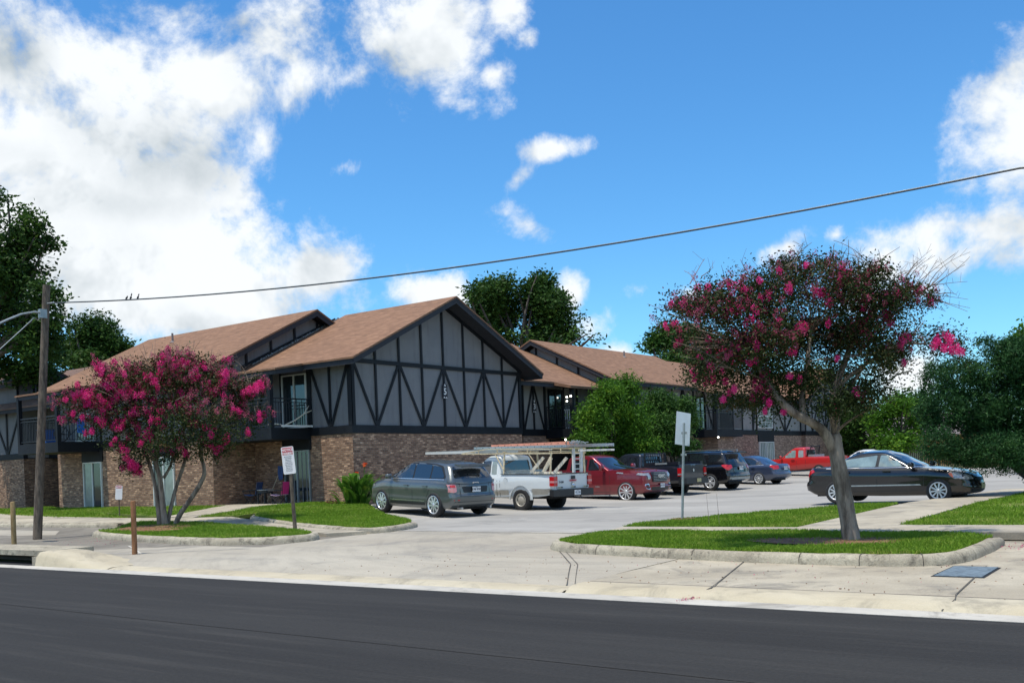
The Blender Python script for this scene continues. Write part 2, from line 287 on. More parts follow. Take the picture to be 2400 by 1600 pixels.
M['bulb'] = flat('lit_bulb', (1, .95, .8), .4, emit=(1, .93, .78, 14))
M['white'] = flat('white_plain', (.75, .75, .73), .5)
M['blue_f'] = flat('blue_fabric', (.05, .09, .22), .85, var=.2)
M['blue_b'] = flat('bright_blue', (.015, .13, .50), .6, var=.2)
M['pink_f'] = flat('pink_fabric', (.62, .03, .22), .8, var=.15)
M['lilac'] = flat('lilac_fabric', (.55, .38, .52), .8, var=.15)
M['tanwood'] = flat('tan_wood', (.52, .42, .28), .7, var=.2, scale=10)
M['lumber'] = flat('lumber', (.62, .56, .45), .75, var=.12, scale=10)
M['fib'] = flat('orange_fibreglass', (.72, .30, .20), .5, var=.2, scale=5)
M['rackpaint'] = flat('worn_cream_paint', (.62, .52, .34), .6, metal=.1, var=.3, scale=12)
M['fence'] = flat('dark_fence', (.035, .028, .026), .9, var=.35, scale=3)
M['yfence'] = flat('yellow_fence_wood', (.40, .20, .05), .85, var=.35, scale=3)
M['siding'] = flat('green_siding', (.30, .33, .20), .8, var=.1)
M['roofgrey'] = flat('grey_roof', (.22, .19, .19), .9, var=.2, scale=5)
M['bluelid'] = flat('box_lid', (.13, .17, .20), .6, var=.45, scale=12)
# ------------------------------------------------------------------ mesh helpers
class MB:
    def __init__(s): s.v = []; s.f = []; s.m = []; s.sm = []
    def add(s, vs, fs, mi=0, sm=False):
        o = len(s.v); s.v += [tuple(v) for v in vs]; s.f += [tuple(i + o for i in f) for f in fs]; s.m += [mi] * len(fs); s.sm += [sm] * len(fs)
    def box(s, x0, x1, y0, y1, z0, z1, mi=0):
        v = [(x, y, z) for z in (z0, z1) for y in (y0, y1) for x in (x0, x1)]
        s.add(v, [(0, 2, 3, 1), (4, 5, 7, 6), (0, 1, 5, 4), (2, 6, 7, 3), (0, 4, 6, 2), (1, 3, 7, 5)], mi)
    def tube(s, pts, rad, n=6, mi=0, sm=True, cap=True):
        P = [Vector(p) for p in pts]
        if isinstance(rad, (int, float)): rad = [rad] * len(P)
        vs = []; ref = Vector((.31, .17, .93))
        for i, p in enumerate(P):
            t = (P[min(i + 1, len(P) - 1)] - P[max(i - 1, 0)])
            t = t.normalized() if t.length > 1e-9 else Vector((0, 0, 1))
            if abs(t.dot(ref)) > .95: ref = Vector((.93, .3, .1))
            a = t.cross(ref).normalized(); b = t.cross(a)
            for k in range(n):
                q = 2 * math.pi * k / n; vs.append(p + (a * math.cos(q) + b * math.sin(q)) * rad[i])
        fs = [(i * n + k, i * n + (k + 1) % n, (i + 1) * n + (k + 1) % n, (i + 1) * n + k) for i in range(len(P) - 1) for k in range(n)]
        s.add(vs, fs, mi, sm)
        if cap: s.add(vs[:n], [tuple(range(n))], mi); s.add(vs[-n:], [tuple(range(n))[::-1]], mi)
    def bar(s, p0, p1, w, h, mi=0, up=(0, 0, 1)):
        p0 = Vector(p0); p1 = Vector(p1); t = (p1 - p0).normalized(); u = Vector(up)
        if abs(t.dot(u)) > .99: u = Vector((1, 0, 0))
        a = t.cross(u).normalized() * (w / 2); b = a.normalized().cross(t) * (h / 2)
        v = [p + a * i + b * j for p in (p0, p1) for i, j in ((-1, -1), (1, -1), (1, 1), (-1, 1))]
        s.add(v, [(0, 1, 2, 3), (7, 6, 5, 4), (0, 4, 5, 1), (1, 5, 6, 2), (2, 6, 7, 3), (3, 7, 4, 0)], mi)
    def prism(s, poly, off, mi=0):
        P = [Vector(p) for p in poly]; o = Vector(off); n = len(P)
        s.add(P + [p + o for p in P], [tuple(range(n)), tuple(range(2 * n - 1, n - 1, -1))] + [(i, i + n, (i + 1) % n + n, (i + 1) % n) for i in range(n)], mi)
    def lathe(s, prof, M4=None, n=16, mi=0, sm=True):
        vs = []
        for r, h in prof:
            for k in range(n):
                q = 2 * math.pi * k / n; vs.append(Vector((r * math.cos(q), r * math.sin(q), h)))
        if M4 is not None: vs = [M4 @ v for v in vs]
        s.add(vs, [(i * n + k, i * n + (k + 1) % n, (i + 1) * n + (k + 1) % n, (i + 1) * n + k) for i in range(len(prof) - 1) for k in range(n)], mi, sm)
    def build(s, name, mats, parent=None, loc=None, rot=None):
        me = bpy.data.meshes.new(name); me.from_pydata(s.v, [], s.f)
        me.polygons.foreach_set('material_index', s.m); me.polygons.foreach_set('use_smooth', s.sm)
        bm = bmesh.new(); bm.from_mesh(me); bmesh.ops.recalc_face_normals(bm, faces=bm.faces); bm.to_mesh(me); bm.free()
        for m in (mats if isinstance(mats, (list, tuple)) else [mats]): me.materials.append(M[m])
        me.update(); return mkobj(name, me, parent, loc, rot)
def mkobj(name, me, parent=None, loc=None, rot=None):
    o = bpy.data.objects.new(name, me); COL.objects.link(o)
    if parent is not None: o.parent = parent
    if loc is not None: o.location = loc
    if rot is not None: o.rotation_euler = rot
    return o
def quads(name, V, mat, parent=None):      # V: (n,4,3) array -> leaf mesh
    n = len(V); me = bpy.data.meshes.new(name); me.vertices.add(n * 4); me.vertices.foreach_set('co', np.asarray(V, dtype=np.float32).reshape(-1))
    me.loops.add(n * 4); me.loops.foreach_set('vertex_index', np.arange(n * 4, dtype=np.int32)); me.polygons.add(n)
    me.polygons.foreach_set('loop_start', np.arange(0, n * 4, 4, dtype=np.int32)); me.polygons.foreach_set('loop_total', np.full(n, 4, dtype=np.int32))
    me.update(calc_edges=True)
    for m in (mat if isinstance(mat, (list, tuple)) else [mat]): me.materials.append(M[m])
    return mkobj(name, me, parent)
def tag(o, label=None, cat=None, group=None, kind=None):
    if label: o['label'] = label
    if cat: o['category'] = cat
    if group: o['group'] = group
    if kind: o['kind'] = kind
    return o
def thing(name, label, cat, loc=(0, 0, 0), rz=0, group=None):
    o = bpy.data.objects.new(name, None); COL.objects.link(o); o.empty_display_size = .2
    o.location = loc; o.rotation_euler = (0, 0, rz); return tag(o, label, cat, group)
def copy_tree(o, parent=None):
    c = o.copy(); COL.objects.link(c); c.parent = parent
    for ch in o.children: copy_tree(ch, c)
    return c
def struct(o): o['kind'] = 'structure'; return o
def text(name, s, size, mat, parent, M4, ext=.004, align='CENTER', bold=0.0, sx=1.0):
    c = bpy.data.curves.new('t', 'FONT'); c.body = s; c.size = size; c.extrude = ext; c.offset = bold; c.align_x = align; c.align_y = 'CENTER'; c.resolution_u = 3; c.space_character = 1.02
    t = bpy.data.objects.new('t', c); COL.objects.link(t); dg = bpy.context.evaluated_depsgraph_get(); dg.update()
    me = bpy.data.meshes.new_from_object(t.evaluated_get(dg)); bpy.data.objects.remove(t); bpy.data.curves.remove(c)
    me.transform(M4 @ Matrix.Diagonal((sx, 1, 1, 1))); me.materials.clear(); me.materials.append(M[mat]); me.name = name
    return mkobj(name, me, parent)
def frame(o, u, n):        # matrix with local x along u, y along up, z along n
    u = Vector(u).normalized(); n = Vector(n).normalized(); v = n.cross(u)
    return Matrix(((u.x, v.x, n.x, o[0]), (u.y, v.y, n.y, o[1]), (u.z, v.z, n.z, o[2]), (0, 0, 0, 1)))
# ------------------------------------------------------------------ terrain
def st(v, a, b): t = max(0., min(1., (v - a) / (b - a))); return t * t * (3 - 2 * t)
def ln(v, a, b): return max(0., min(1., (v - a) / (b - a)))
def zg(x, y):
    z = .09 * ln(y, 11.1, 11.7) + .11 * ln(y, 11.7, 18) + .04 * ln(y, 18, 24)
    z += .0095 * max(0, min(x, 4) + 16) * ln(y, 18, 26) + .046 * max(0, min(7.5, -x - 20.3)) * ln(y, 17.5, 23.5)
    z += .11 * ln(y, 39, 44) + .17 * ln(y, 44, 60)
    return z
def sheet(name, poly, mat, off=0.0, step=1.0, thick=0.0, zf=zg, parent=None):
    bm = bmesh.new(); vs = [bm.verts.new((x, y, 0)) for x, y in poly]; bm.faces.new(vs)
    xs = [p[0] for p in poly]; ys = [p[1] for p in poly]
    for ax, (lo, hi) in enumerate(((min(xs), max(xs)), (min(ys), max(ys)))):
        k = math.floor(lo / step) + 1
        while k * step < hi - 1e-6:
            co = [0, 0, 0]; no = [0, 0, 0]; co[ax] = k * step; no[ax] = 1
            bmesh.ops.bisect_plane(bm, geom=bm.verts[:] + bm.edges[:] + bm.faces[:], plane_co=co, plane_no=no, dist=1e-5); k += 1
    for v in bm.verts: v.co.z = zf(v.co.x, v.co.y) + off
    if thick:
        ed = [e for e in bm.edges if len(e.link_faces) == 1]
        r = bmesh.ops.extrude_edge_only(bm, edges=ed)
        for v in r['geom']:
            if isinstance(v, bmesh.types.BMVert): v.co.z -= thick
    bmesh.ops.recalc_face_normals(bm, faces=bm.faces)
    if sum(f.normal.z for f in bm.faces) < 0: bmesh.ops.reverse_faces(bm, faces=bm.faces)
    me = bpy.data.meshes.new(name); bm.to_mesh(me); bm.free(); me.materials.append(M[mat])
    return mkobj(name, me, parent)
# ground sheet, out to the horizon
gx = [-900, -400, -200, -120] + list(range(-90, 31, 3)) + [60, 150, 400, 900]; gy = [-600, -150, -40, -13, 0, 10] + [10.7, 11.1, 11.7] + list(range(13, 121, 3)) + [160, 300, 600, 1200]
mb = MB(); mb.add([(x, y, zg(x, y) - .07 + (.25 * ln(y, 60, 110))) for y in gy for x in gx], [(j * len(gx) + i, j * len(gx) + i + 1, (j + 1) * len(gx) + i + 1, (j + 1) * len(gx) + i) for j in range(len(gy) - 1) for i in range(len(gx) - 1)], 0, True)
struct(mb.build('ground', 'soil'))
struct(sheet('road', [(-300, -12), (300, -12), (300, 10.72), (-300, 10.72)], 'asphalt', .0, 40, zf=lambda x, y: 0.0))
struct(sheet('gutter', [(-200, 10.7), (200, 10.7), (200, 11.12), (-200, 11.12)], 'gutter', .004, 40, thick=.06, zf=lambda x, y: 0.0))
# rolled kerb along the road, with the raised inlet hood at its left end
def kerbstrip(name, x0, x1, y0, dy, h, mat='kerb'):
    mb = MB(); prof = [(0, 0), (.05, h * .45), (.16, h * .85), (.34, h * 1.0), (dy, h * .98)]
    n = max(2, int((x1 - x0) / 1.0)); xs = [x0 + (x1 - x0) * i / n for i in range(n + 1)]
    mb.add([(x, y0 + a, b + .004) for x in xs for a, b in prof], [(i * 5 + j, i * 5 + j + 1, (i + 1) * 5 + j + 1, (i + 1) * 5 + j) for i in range(n) for j in range(4)], 0, True)
    return struct(mb.build(name, mat))
kerbstrip('road_kerb', -7.55, 60, 11.12, .50, .092, 'yconc')
kerbstrip('road_kerb', -19.3, -7.6, 11.12, .42, .035, 'yconc')
zc = lambda x, y: zg(x, y) - (.05 * (1 - ln(y, 11.5, 12.6)) if -19.4 < x < -7.56 else 0)
struct(sheet('driveway_apron', [(-18.5, 11.5), (-7.58, 11.5), (-7.58, 15.1), (-10.3, 15.1), (-10.4, 18.75), (-17.9, 18.75), (-17.9, 14.6), (-20.2, 14.6), (-25.0, 11.5)], 'concrete', .008, .5, zf=zc))
struct(sheet('pavement', [(-7.56, 11.6), (60, 11.6), (60, 18.6), (-3.7, 18.6), (-3.7, 15.0), (-7.56, 15.0)], 'walk', .006, .8))
struct(sheet('left_driveway', [(-90, 11.5), (-25.05, 11.5), (-20.25, 14.62), (-17.85, 14.62), (-17.85, 19.5), (-29, 19.5), (-31, 18.75), (-90, 18.75)], 'oldconc', .006, .8))
struct(sheet('pale_driveway', [(-90, 15.3), (-33.5, 15.6), (-29.6, 16.4), (-31.5, 17.6), (-90, 18.6)], 'concrete', .011, 2))
struct(sheet('parking_lot', [(-17.9, 18.76), (-10.9, 18.76), (-10.9, 20), (-7.2, 26), (-6.6, 30), (30, 30), (30, 62), (8, 100), (-30, 100), (-26.9, 50), (-27.5, 26), (-22, 21), (-17.9, 18.76)], 'lot', .006, 1.0))
# joint line between apron and lot
def strip(name, pts, w, mat='joint', off=.014, zf=zg):
    mb = MB(); P = [Vector((x, y, 0)) for x, y in pts]; Q = []
    for a, b in zip(P, P[1:]):
        n = max(1, int((b - a).length / .35)); Q += [a.lerp(b, i / n) for i in range(n)]
    Q.append(P[-1]); vs = []
    rnd = random.Random(len(name) + int(pts[0][0] * 10))
    for i, q in enumerate(Q):
        t = (Q[min(i + 1, len(Q) - 1)] - Q[max(i - 1, 0)]).normalized(); nrm = Vector((-t.y, t.x, 0)); j = rnd.uniform(.6, 1.3) * w / 2
        for s_ in (-1, 1):
            c = q + nrm * (s_ * j); vs.append((c.x, c.y, zf(c.x, c.y) + off))
    mb.add(vs, [(2 * i, 2 * i + 1, 2 * i + 3, 2 * i + 2) for i in range(len(Q) - 1)]); return struct(mb.build(name, mat))
strip('pavement_joint', [(-17.9, 18.78), (-14.5, 18.55), (-11.0, 18.5)], .10, 'gutter', .016, zc)
strip('pavement_joint', [(-10.55, 15.35), (-8.9, 13.3), (-7.85, 11.62), (-7.62, 11.15)], .014, 'joint', .019, zc)
strip('pavement_joint', [(-10.42, 15.35), (-8.77, 13.3), (-7.72, 11.62)], .010, 'joint', .019, zc)
zk = lambda x, y: (max(zg(x, y), .092 * st(y, 11.12, 11.4)) if y > 11.12 else .004)
strip('pavement_joint', [(-6.5, 14.5), (-5.75, 11.9), (-5.62, 11.45), (-5.72, 11.12), (-5.8, 10.95)], .018, 'joint', .016, zk)
strip('pavement_joint', [(-3.1, 14.35), (-2.86, 11.75), (-2.78, 11.4), (-2.85, 11.12)], .018, 'joint', .016, zk)
strip('pavement_joint', [(-3.95, 14.3), (-3.1, 14.42)], .02, 'joint', .016)
strip('pavement_joint', [(-7.5, 11.66), (-2, 11.64), (4, 11.62)], .018, 'joint', .016)
strip('pavement_joint', [(-24.5, 12.0), (-19.95, 12.9), (-17.9, 14.3)], .07, 'gutter', .014, zc)
strip('pavement_joint', [(-27.0, 13.6), (-22.3, 14.2), (-19.9, 12.95)], .05, 'gutter', .014)
strip('road_seam', [(-30, 7.6), (-10, 7.2), (6, 7.0)], .03, 'asphalt', .004, lambda x, y: 0.0)
# kerbed islands
def smooth_poly(pts, it=2):
    for _ in range(it):
        q = []
        for a, b in zip(pts, pts[1:] + pts[:1]): q += [(a[0] * .75 + b[0] * .25, a[1] * .75 + b[1] * .25), (a[0] * .25 + b[0] * .75, a[1] * .25 + b[1] * .75)]
        pts = q
    return pts
def inset(P, d):
    out = []; n = len(P); A = sum(P[i][0] * P[(i + 1) % n][1] - P[(i + 1) % n][0] * P[i][1] for i in range(n)); sg = 1 if A > 0 else -1
    for i in range(n):
        a, c = Vector(P[i - 1]), Vector(P[(i + 1) % n]); t = (c - a).normalized(); out.append((P[i][0] - t.y * d * sg, P[i][1] + t.x * d * sg))
    return out
def kerb_ring(name, P, h=.15, w=.20, mat='kerb', seed=1, hf=None):
    rnd = random.Random(seed); mb = MB(); n = len(P)
    prof = [(0, -.06), (.0, h * .45), (.03, h * .82), (.08, h * .98), (w * .75, h), (w, h * .9), (w + .01, -.02)]
    rings = [inset(P, -.0 + a) for a, b in prof]; vs = []
    for i in range(n):
        hh = 1 if hf is None else hf(*P[i])
        for k, (a, b) in enumerate(prof):
            x, y = rings[k][i]; j = rnd.uniform(-.007, .007)
            vs.append((x + j, y + j, zg(*P[i]) + (b + j if b > 0 else b) * (hh if b > 0 else 1)))
    m = len(prof)
    mb.add(vs, [(i * m + k, i * m + k + 1, ((i + 1) % n) * m + k + 1, ((i + 1) % n) * m + k) for i in range(n) for k in range(m - 1)], 0, True)
    return struct(mb.build(name, mat))
def kerb_joint(P, i, h=.16, w=.2):
    prof = [(0, -.06), (.0, h * .45), (.03, h * .82), (.08, h * .98), (w * .75, h), (w, h * .9)]; mb = MB(); vs = []
    for q in range(2):
        for k, (a, b) in enumerate(prof):
            p = Vector(inset(P, a - .004)[i]); n2 = Vector(inset(P, a - .004)[(i + 1) % len(P)]); t = (n2 - p).normalized(); x, y = p + t * (.012 * q); vs.append((x, y, zg(*P[i]) + b + (.009 if b > 0 else 0)))
    mb.add(vs, [(k, k + 1, 6 + k + 1, 6 + k) for k in range(5)]); struct(mb.build('pavement_joint', 'joint'))
RI = smooth_poly([(-10.75, 17.75), (-10.95, 16.6), (-10.9, 15.55), (-10.3, 14.95), (-9.2, 14.62), (-7.5, 14.32), (-6, 14.12), (-4.75, 14.05), (-3.9, 14.15), (-3.42, 14.6), (-3.38, 16), (-3.45, 17.75)])
LI = smooth_poly([(-27.9, 17.3), (-27.6, 16.4), (-26.6, 15.85), (-24.6, 15.35), (-22.5, 15.0), (-20.6, 14.72), (-19.0, 14.8), (-17.95, 15.4), (-17.75, 16.2), (-18.6, 16.9), (-20.3, 17.5), (-23.5, 18.55), (-27.0, 19.0), (-29.3, 18.7)])
MI = smooth_poly([(-26.6, 20.9), (-24.2, 20.0), (-21.5, 18.95), (-19.6, 18.25), (-18.0, 17.75), (-17.5, 18.1), (-17.8, 19.3), (-18.35, 20.3), (-19.9, 21.55), (-22.6, 23.3), (-25.5, 25.7), (-26.3, 25.2)])
kerb_ring('kerb', RI, .16, .20, seed=1, hf=lambda x, y: 1 - .6 * ln(y, 16.9, 17.5))
for i in (14, 19, 24, 27, 31, 36): kerb_joint(RI, i)
kerb_ring('kerb', LI, .17, .19, seed=2, hf=lambda x, y: 1 - .5 * ln(y, 17.3, 18.5)); kerb_ring('kerb', MI, .15, .19, seed=3, hf=lambda x, y: 1 - .75 * ln(x + y, -1.2, 1.5) * ln(-x, 18, 20))
kerb_ring('kerb', [(-3.05, 17.2), (-2.2, 17.25), (3, 17.3), (9, 17.3), (9, 17.75), (3, 17.75), (-2.2, 17.7), (-3.1, 17.6)], .14, .17, seed=5)
struct(sheet('mulch', smooth_poly([(-7.4, 15.9), (-6.2, 15.2), (-4.9, 15.35), (-4.2, 16.1), (-4.9, 16.8), (-6.2, 16.9)]), 'mulch', .172, .4))
struct(sheet('mulch', smooth_poly([(-27.6, 17.9), (-26.8, 16.6), (-25.0, 15.95), (-23.6, 16.5), (-24.5, 17.6), (-26, 18.5)]), 'mulch', .18, .4))
rg = np.random.default_rng(5)
def inpoly(P, x, y):
    P = np.array(P); c = np.zeros(len(x), bool); j = len(P) - 1
    for i in range(len(P)):
        xi, yi = P[i]; xj, yj = P[j]
        k = ((yi > y) != (yj > y)) & (x < (xj - xi) * (y - yi) / (yj - yi + 1e-12) + xi); c ^= k; j = i
    return c
def lawn(label, P, off, dens, blade, holes=(), base='turf', step=.5):
    o = sheet('lawn', P, base, off, step, .12)
    struct(o)
    xs = [p[0] for p in P]; ys = [p[1] for p in P]; A = (max(xs) - min(xs)) * (max(ys) - min(ys)); n = int(A * dens)
    x = rg.uniform(min(xs), max(xs), n); y = rg.uniform(min(ys), max(ys), n); k = inpoly(P, x, y)
    patch = np.sin(x * 2.3 + 1.3 * np.sin(y * 1.7)) * np.cos(y * 2.9 + np.sin(x * 1.1))
    p2 = np.sin(x * 5.1 + 2 * np.sin(y * 3.3)) * np.sin(y * 6.3 + 1.5 * np.sin(x * 2.7)); k &= rg.uniform(0, 1, n) < (.66 + .2 * patch + .26 * p2)
    for (hx, hy, hr, hp) in holes: k &= ~((np.hypot((x - hx), (y - hy) * 1.7) < hr * rg.uniform(.6, 1.15, n)) & (rg.uniform(0, 1, n) < hp))
    x = x[k]; y = y[k]; n = len(x); z = np.array([zg(a, b) for a, b in zip(x, y)]) + off - .005
    h = blade * rg.uniform(.5, 1.25, n) * (1 + .25 * patch[k]); a = rg.uniform(0, 6.283, n); w = blade * rg.uniform(.10, .2, n); l = rg.normal(0, .45, (n, 2)) * h[:, None]
    dx = np.cos(a) * w; dy = np.sin(a) * w
    V = np.stack([np.stack([x - dx, y - dy, z], 1), np.stack([x + dx, y + dy, z], 1), np.stack([x + l[:, 0] * .6 + dx * .6, y + l[:, 1] * .6 + dy * .6, z + h * .7], 1), np.stack([x + l[:, 0], y + l[:, 1], z + h], 1)], 1)
    g_ = quads('grass', V, 'grass'); tag(g_, label, 'grass', kind='stuff')
lawn('short mown grass filling the near kerbed island under the large crape myrtle', inset(RI, .17), .15, 6200, .055, holes=[(-5.9, 15.75, 1.35, .97), (-8.4, 16.2, .2, .5)])
lawn('mown grass strip behind the footpath on the right, before the parking lot', [(-11.1, 18.62), (-11.2, 19.3), (-10.9, 20.6), (-10.2, 22.3), (-9.2, 24), (-8.1, 25.6), (-7.5, 25.7), (-7.32, 24), (-7.3, 18.62)], .13, 3000, .06)
lawn('mown grass at the right edge around the juniper trunk', [(-5.6, 19.2), (-5.55, 24), (-5.5, 34), (12, 34), (12, 19.2)], .13, 1300, .06, holes=[(-3.9, 24.3, 1.6, .85)])
lawn('mown grass on the small left island under the pink crape myrtle', inset(LI, .16), .16, 2400, .06, holes=[(-26.2, 17.0, 1.9, .97), (-24.6, 16.4, 1.1, .9)])
lawn('mown grass of the kerbed corner in front of the grey car', inset(MI, .16), .145, 2100, .06)
PL = [(-30.2, 20.25), (-26.9, 20.4), (-26.7, 20.95), (-26.55, 25.0), (-25.9, 25.95), (-26.7, 26.2), (-28.9, 26.15), (-29.0, 24.4), (-28.3, 23.2)]
lawn('grass between the slanting path and the brick corner', [(-26.75, 21.0), (-26.6, 25.2), (-25.8, 26.0), (-26.8, 26.25), (-28.85, 26.2), (-28.55, 23.3), (-28.25, 21.4), (-28.1, 20.4)], .1, 1300, .06)
lawn('grass strip along the left brick wall', [(-29.95, 20.5), (-31.0, 23.1), (-31.4, 24.1), (-43.5, 24.2), (-47, 25.9), (-47, 23.9), (-36, 21.9)], .09, 700, .06)
lawn('grass strip between footpath and kerb on the far left', [(-32.0, 20.4), (-36, 21.8), (-47.5, 24.0), (-62, 25.4), (-62, 24.2), (-47, 22.3), (-37, 20.5)], .085, 500, .085)
struct(sheet('footpath', [(-3.2, 17.78), (-3.2, 18.62), (-5.62, 19.2), (-5.58, 34), (-6.7, 34), (-7.3, 25.9), (-7.3, 18.6), (-11.1, 18.6), (-10.9, 17.78)], 'walk', .145, .7, .12))
struct(sheet('footpath', [(-3.2, 17.78), (20, 17.78), (20, 19.2), (-5.62, 19.2), (-3.2, 18.62)][:4], 'walk', .139, 1, .12))
struct(sheet('footpath', [(-90, 18.75), (-31, 18.8), (-29.4, 18.95), (-27, 19.2), (-24, 18.8), (-20.5, 17.7), (-18.4, 17.0), (-17.7, 17.65), (-19.6, 18.15), (-24.2, 19.9), (-26.8, 20.75), (-28.2, 20.3), (-31, 20.3), (-90, 20.4)], 'walk', .09, .8, .15))
struct(sheet('footpath', [(-28.15, 20.25), (-28.3, 21.4), (-28.6, 23.3), (-28.9, 26.28), (-32.38, 26.28), (-32.38, 24.15), (-31.35, 24.1), (-30.95, 23.1), (-29.9, 20.4)], 'walk', .11, .7, .12))
struct(sheet('footpath', [(-90, 21.6), (-47, 22.4), (-36, 20.6), (-33, 20.35), (-90, 20.4)], 'walk', .095, 2, .12))
struct(kerb_ring('kerb', [(-90, 18.45), (-31.5, 18.45), (-30.1, 18.5), (-29.6, 18.75), (-31, 18.78), (-90, 18.78)], .13, .12, seed=8))
# ------------------------------------------------------------------ buildings
class Fa:
    def __init__(s, o, u, n): s.o = Vector((o[0], o[1], 0)); s.u = Vector((*u, 0)); s.n = Vector((*n, 0))
    def p(s, u, n, z): return s.o + s.u * u + s.n * n + Vector((0, 0, z))
    def box(s, mb, u0, u1, n0, n1, z0, z1, mi=0):
        v = [s.p(u, n, z) for z in (z0, z1) for n in (n0, n1) for u in (u0, u1)]
        mb.add(v, [(0, 2, 3, 1), (4, 5, 7, 6), (0, 1, 5, 4), (2, 6, 7, 3), (0, 4, 6, 2), (1, 3, 7, 5)], mi)
    def poly(s, mb, pts, n0, n1, mi=0): mb.prism([s.p(u, n0, z) for u, z in pts], s.n * (n1 - n0), mi)
    def board(s, mb, a, b, w, n0, n1, mi=0):
        d = Vector((b[0] - a[0], b[1] - a[1])).normalized(); q = Vector((-d.y, d.x)) * (w / 2)
        s.poly(mb, [(a[0] + q.x, a[1] + q.y), (b[0] + q.x, b[1] + q.y), (b[0] - q.x, b[1] - q.y), (a[0] - q.x, a[1] - q.y)], n0, n1, mi)
def broot(name, label, loc): return thing(name, label, 'building', loc)
def part(mb, name, mats, root, par=None):
    p = par or root; o = mb.build(name, mats, p); o.location = -Vector(root.location) if par is None else (0, 0, 0); return o
def roof_gable(root, axis, a0, a1, c, zr, half, ze, mat='roof', names=('roof', 'fascia'), thick=.07, ext=None):
    # ridge along axis from a0 to a1 at cross coordinate c; eave edges at c -/+ half with height ze
    P = (lambda a, b, z: (a, b, z)) if axis == 'x' else (lambda a, b, z: (b, a, z))
    mb = MB(); fb = MB(); off = (a1 - a0)
    for sg in (-1, 1):
        e = c + sg * half; sl = (zr - ze) / half
        prof = [(c, zr), (e, ze), (e, ze - thick), (c, zr - thick)]
        mb.prism([P(a0, b, z) for b, z in prof], Vector(P(off, 0, 0)))
        pr2 = [(c, zr - thick - .002), (e - sg * .03, ze - thick - .002 + .03 * sl), (e - sg * .03, ze - thick - .05), (e - sg * .03 - sg * 1.0, ze - thick - .05 + sl * 1.0), (c, zr - thick - .10)]
        fb.prism([P(a0 + .02, b, z) for b, z in pr2], Vector(P(off - .04, 0, 0)))
        for a in (a0 + .03, a1 - .03 - .04):      # barge boards under the rakes
            fb.prism([P(a, b, z) for b, z in [(c, zr - thick - .004), (e - sg * .05, ze - thick), (e - sg * .05, ze - thick - .18), (c, zr - thick - .22)]], Vector(P(.04, 0, 0)))
        fb.prism([P(a0 + .08, b, z) for b, z in [(e - sg * .045, ze - thick - .01), (e - sg * .085, ze - thick - .01), (e - sg * .085, ze - thick - .18), (e - sg * .045, ze - thick - .18)]], Vector(P(off - .16, 0, 0)))
    r = part(mb, names[0], mat, root); f = part(fb, names[1], 'soffit', root); return r, f
def vent_pipe(root, x, y, z, h=.35):
    mb = MB(); mb.tube([(x, y, z - .2), (x, y, z + h)], .05, 8); mb.lathe([(.14, 0), (.07, .06), (.055, .1)], Matrix.Translation((x, y, z - .02)), 10); part(mb, 'vent_pipe', 'roofgrey', root)
def sdoor(root, fa, u0, u1, z0, z1, gl='glass_cur', fr='white_frame', panes=2, n=0.0, name='sliding_door', lintel=True, blinds=False, glist=None):
    w = .05; mb = MB()
    fa.box(mb, u0, u0 + w, n + .003, n + .075, z0, z1); fa.box(mb, u1 - w, u1, n + .003, n + .075, z0, z1)
    fa.box(mb, u0 + w, u1 - w, n + .003, n + .073, z1 - w, z1); fa.box(mb, u0 + w, u1 - w, n + .003, n + .077, z0, z0 + w)
    for i in range(1, panes):
        u = u0 + (u1 - u0) * i / panes; fa.box(mb, u - .03, u + .03, n + .003, n + .07, z0 + w, z1 - w)
    d = part(mb, name, fr, root)
    for i in range(panes):
        a = u0 + (u1 - u0) * i / panes + w * .6; b = u0 + (u1 - u0) * (i + 1) / panes - w * .6; gm = MB()
        fa.box(gm, a, b, n + .004, n + .03, z0 + w, z1 - w); part(gm, 'pane', (glist[i] if glist else gl), root, d)
    if blinds:
        bm_ = MB(); k = int((u1 - u0) / .13)
        for i in range(k):
            if i % 2: u = u0 + .08 + (u1 - u0 - .16) * i / k; fa.box(bm_, u, u + .045, n + .031, n + .035, z0 + .08, z1 - .08)
        part(bm_, 'blinds', 'white_frame' if blinds == 1 else 'stucco', root, d)
    return d
def window(root, fa, u0, u1, z0, z1, nx=2, nz=2, gl='glass', fr='white_frame', n=0.0):
    mb = MB(); w = .06
    fa.box(mb, u0, u0 + w, n + .003, n + .06, z0, z1); fa.box(mb, u1 - w, u1, n + .003, n + .06, z0, z1); fa.box(mb, u0 + w, u1 - w, n + .003, n + .058, z0, z0 + w); fa.box(mb, u0 + w, u1 - w, n + .003, n + .058, z1 - w, z1)
    fa.box(mb, u0 + w, u1 - w, n + .003, n + .062, (z0 + z1) / 2 - .03, (z0 + z1) / 2 + .03)
    o = part(mb, 'window', fr, root); m = MB()
    for i in range(1, nx): u = u0 + (u1 - u0) * i / nx; fa.box(m, u - .012, u + .012, n + .004, n + .045, z0 + w, z1 - w)
    for i in range(1, nz): z = z0 + (z1 - z0) * i / nz; fa.box(m, u0 + w, u1 - w, n + .004, n + .043, z - .012, z + .012)
    part(m, 'glazing_bar', fr, root, o); gm = MB(); fa.box(gm, u0 + w, u1 - w, n + .003, n + .02, z0 + w, z1 - w); part(gm, 'pane', gl, root, o); return o
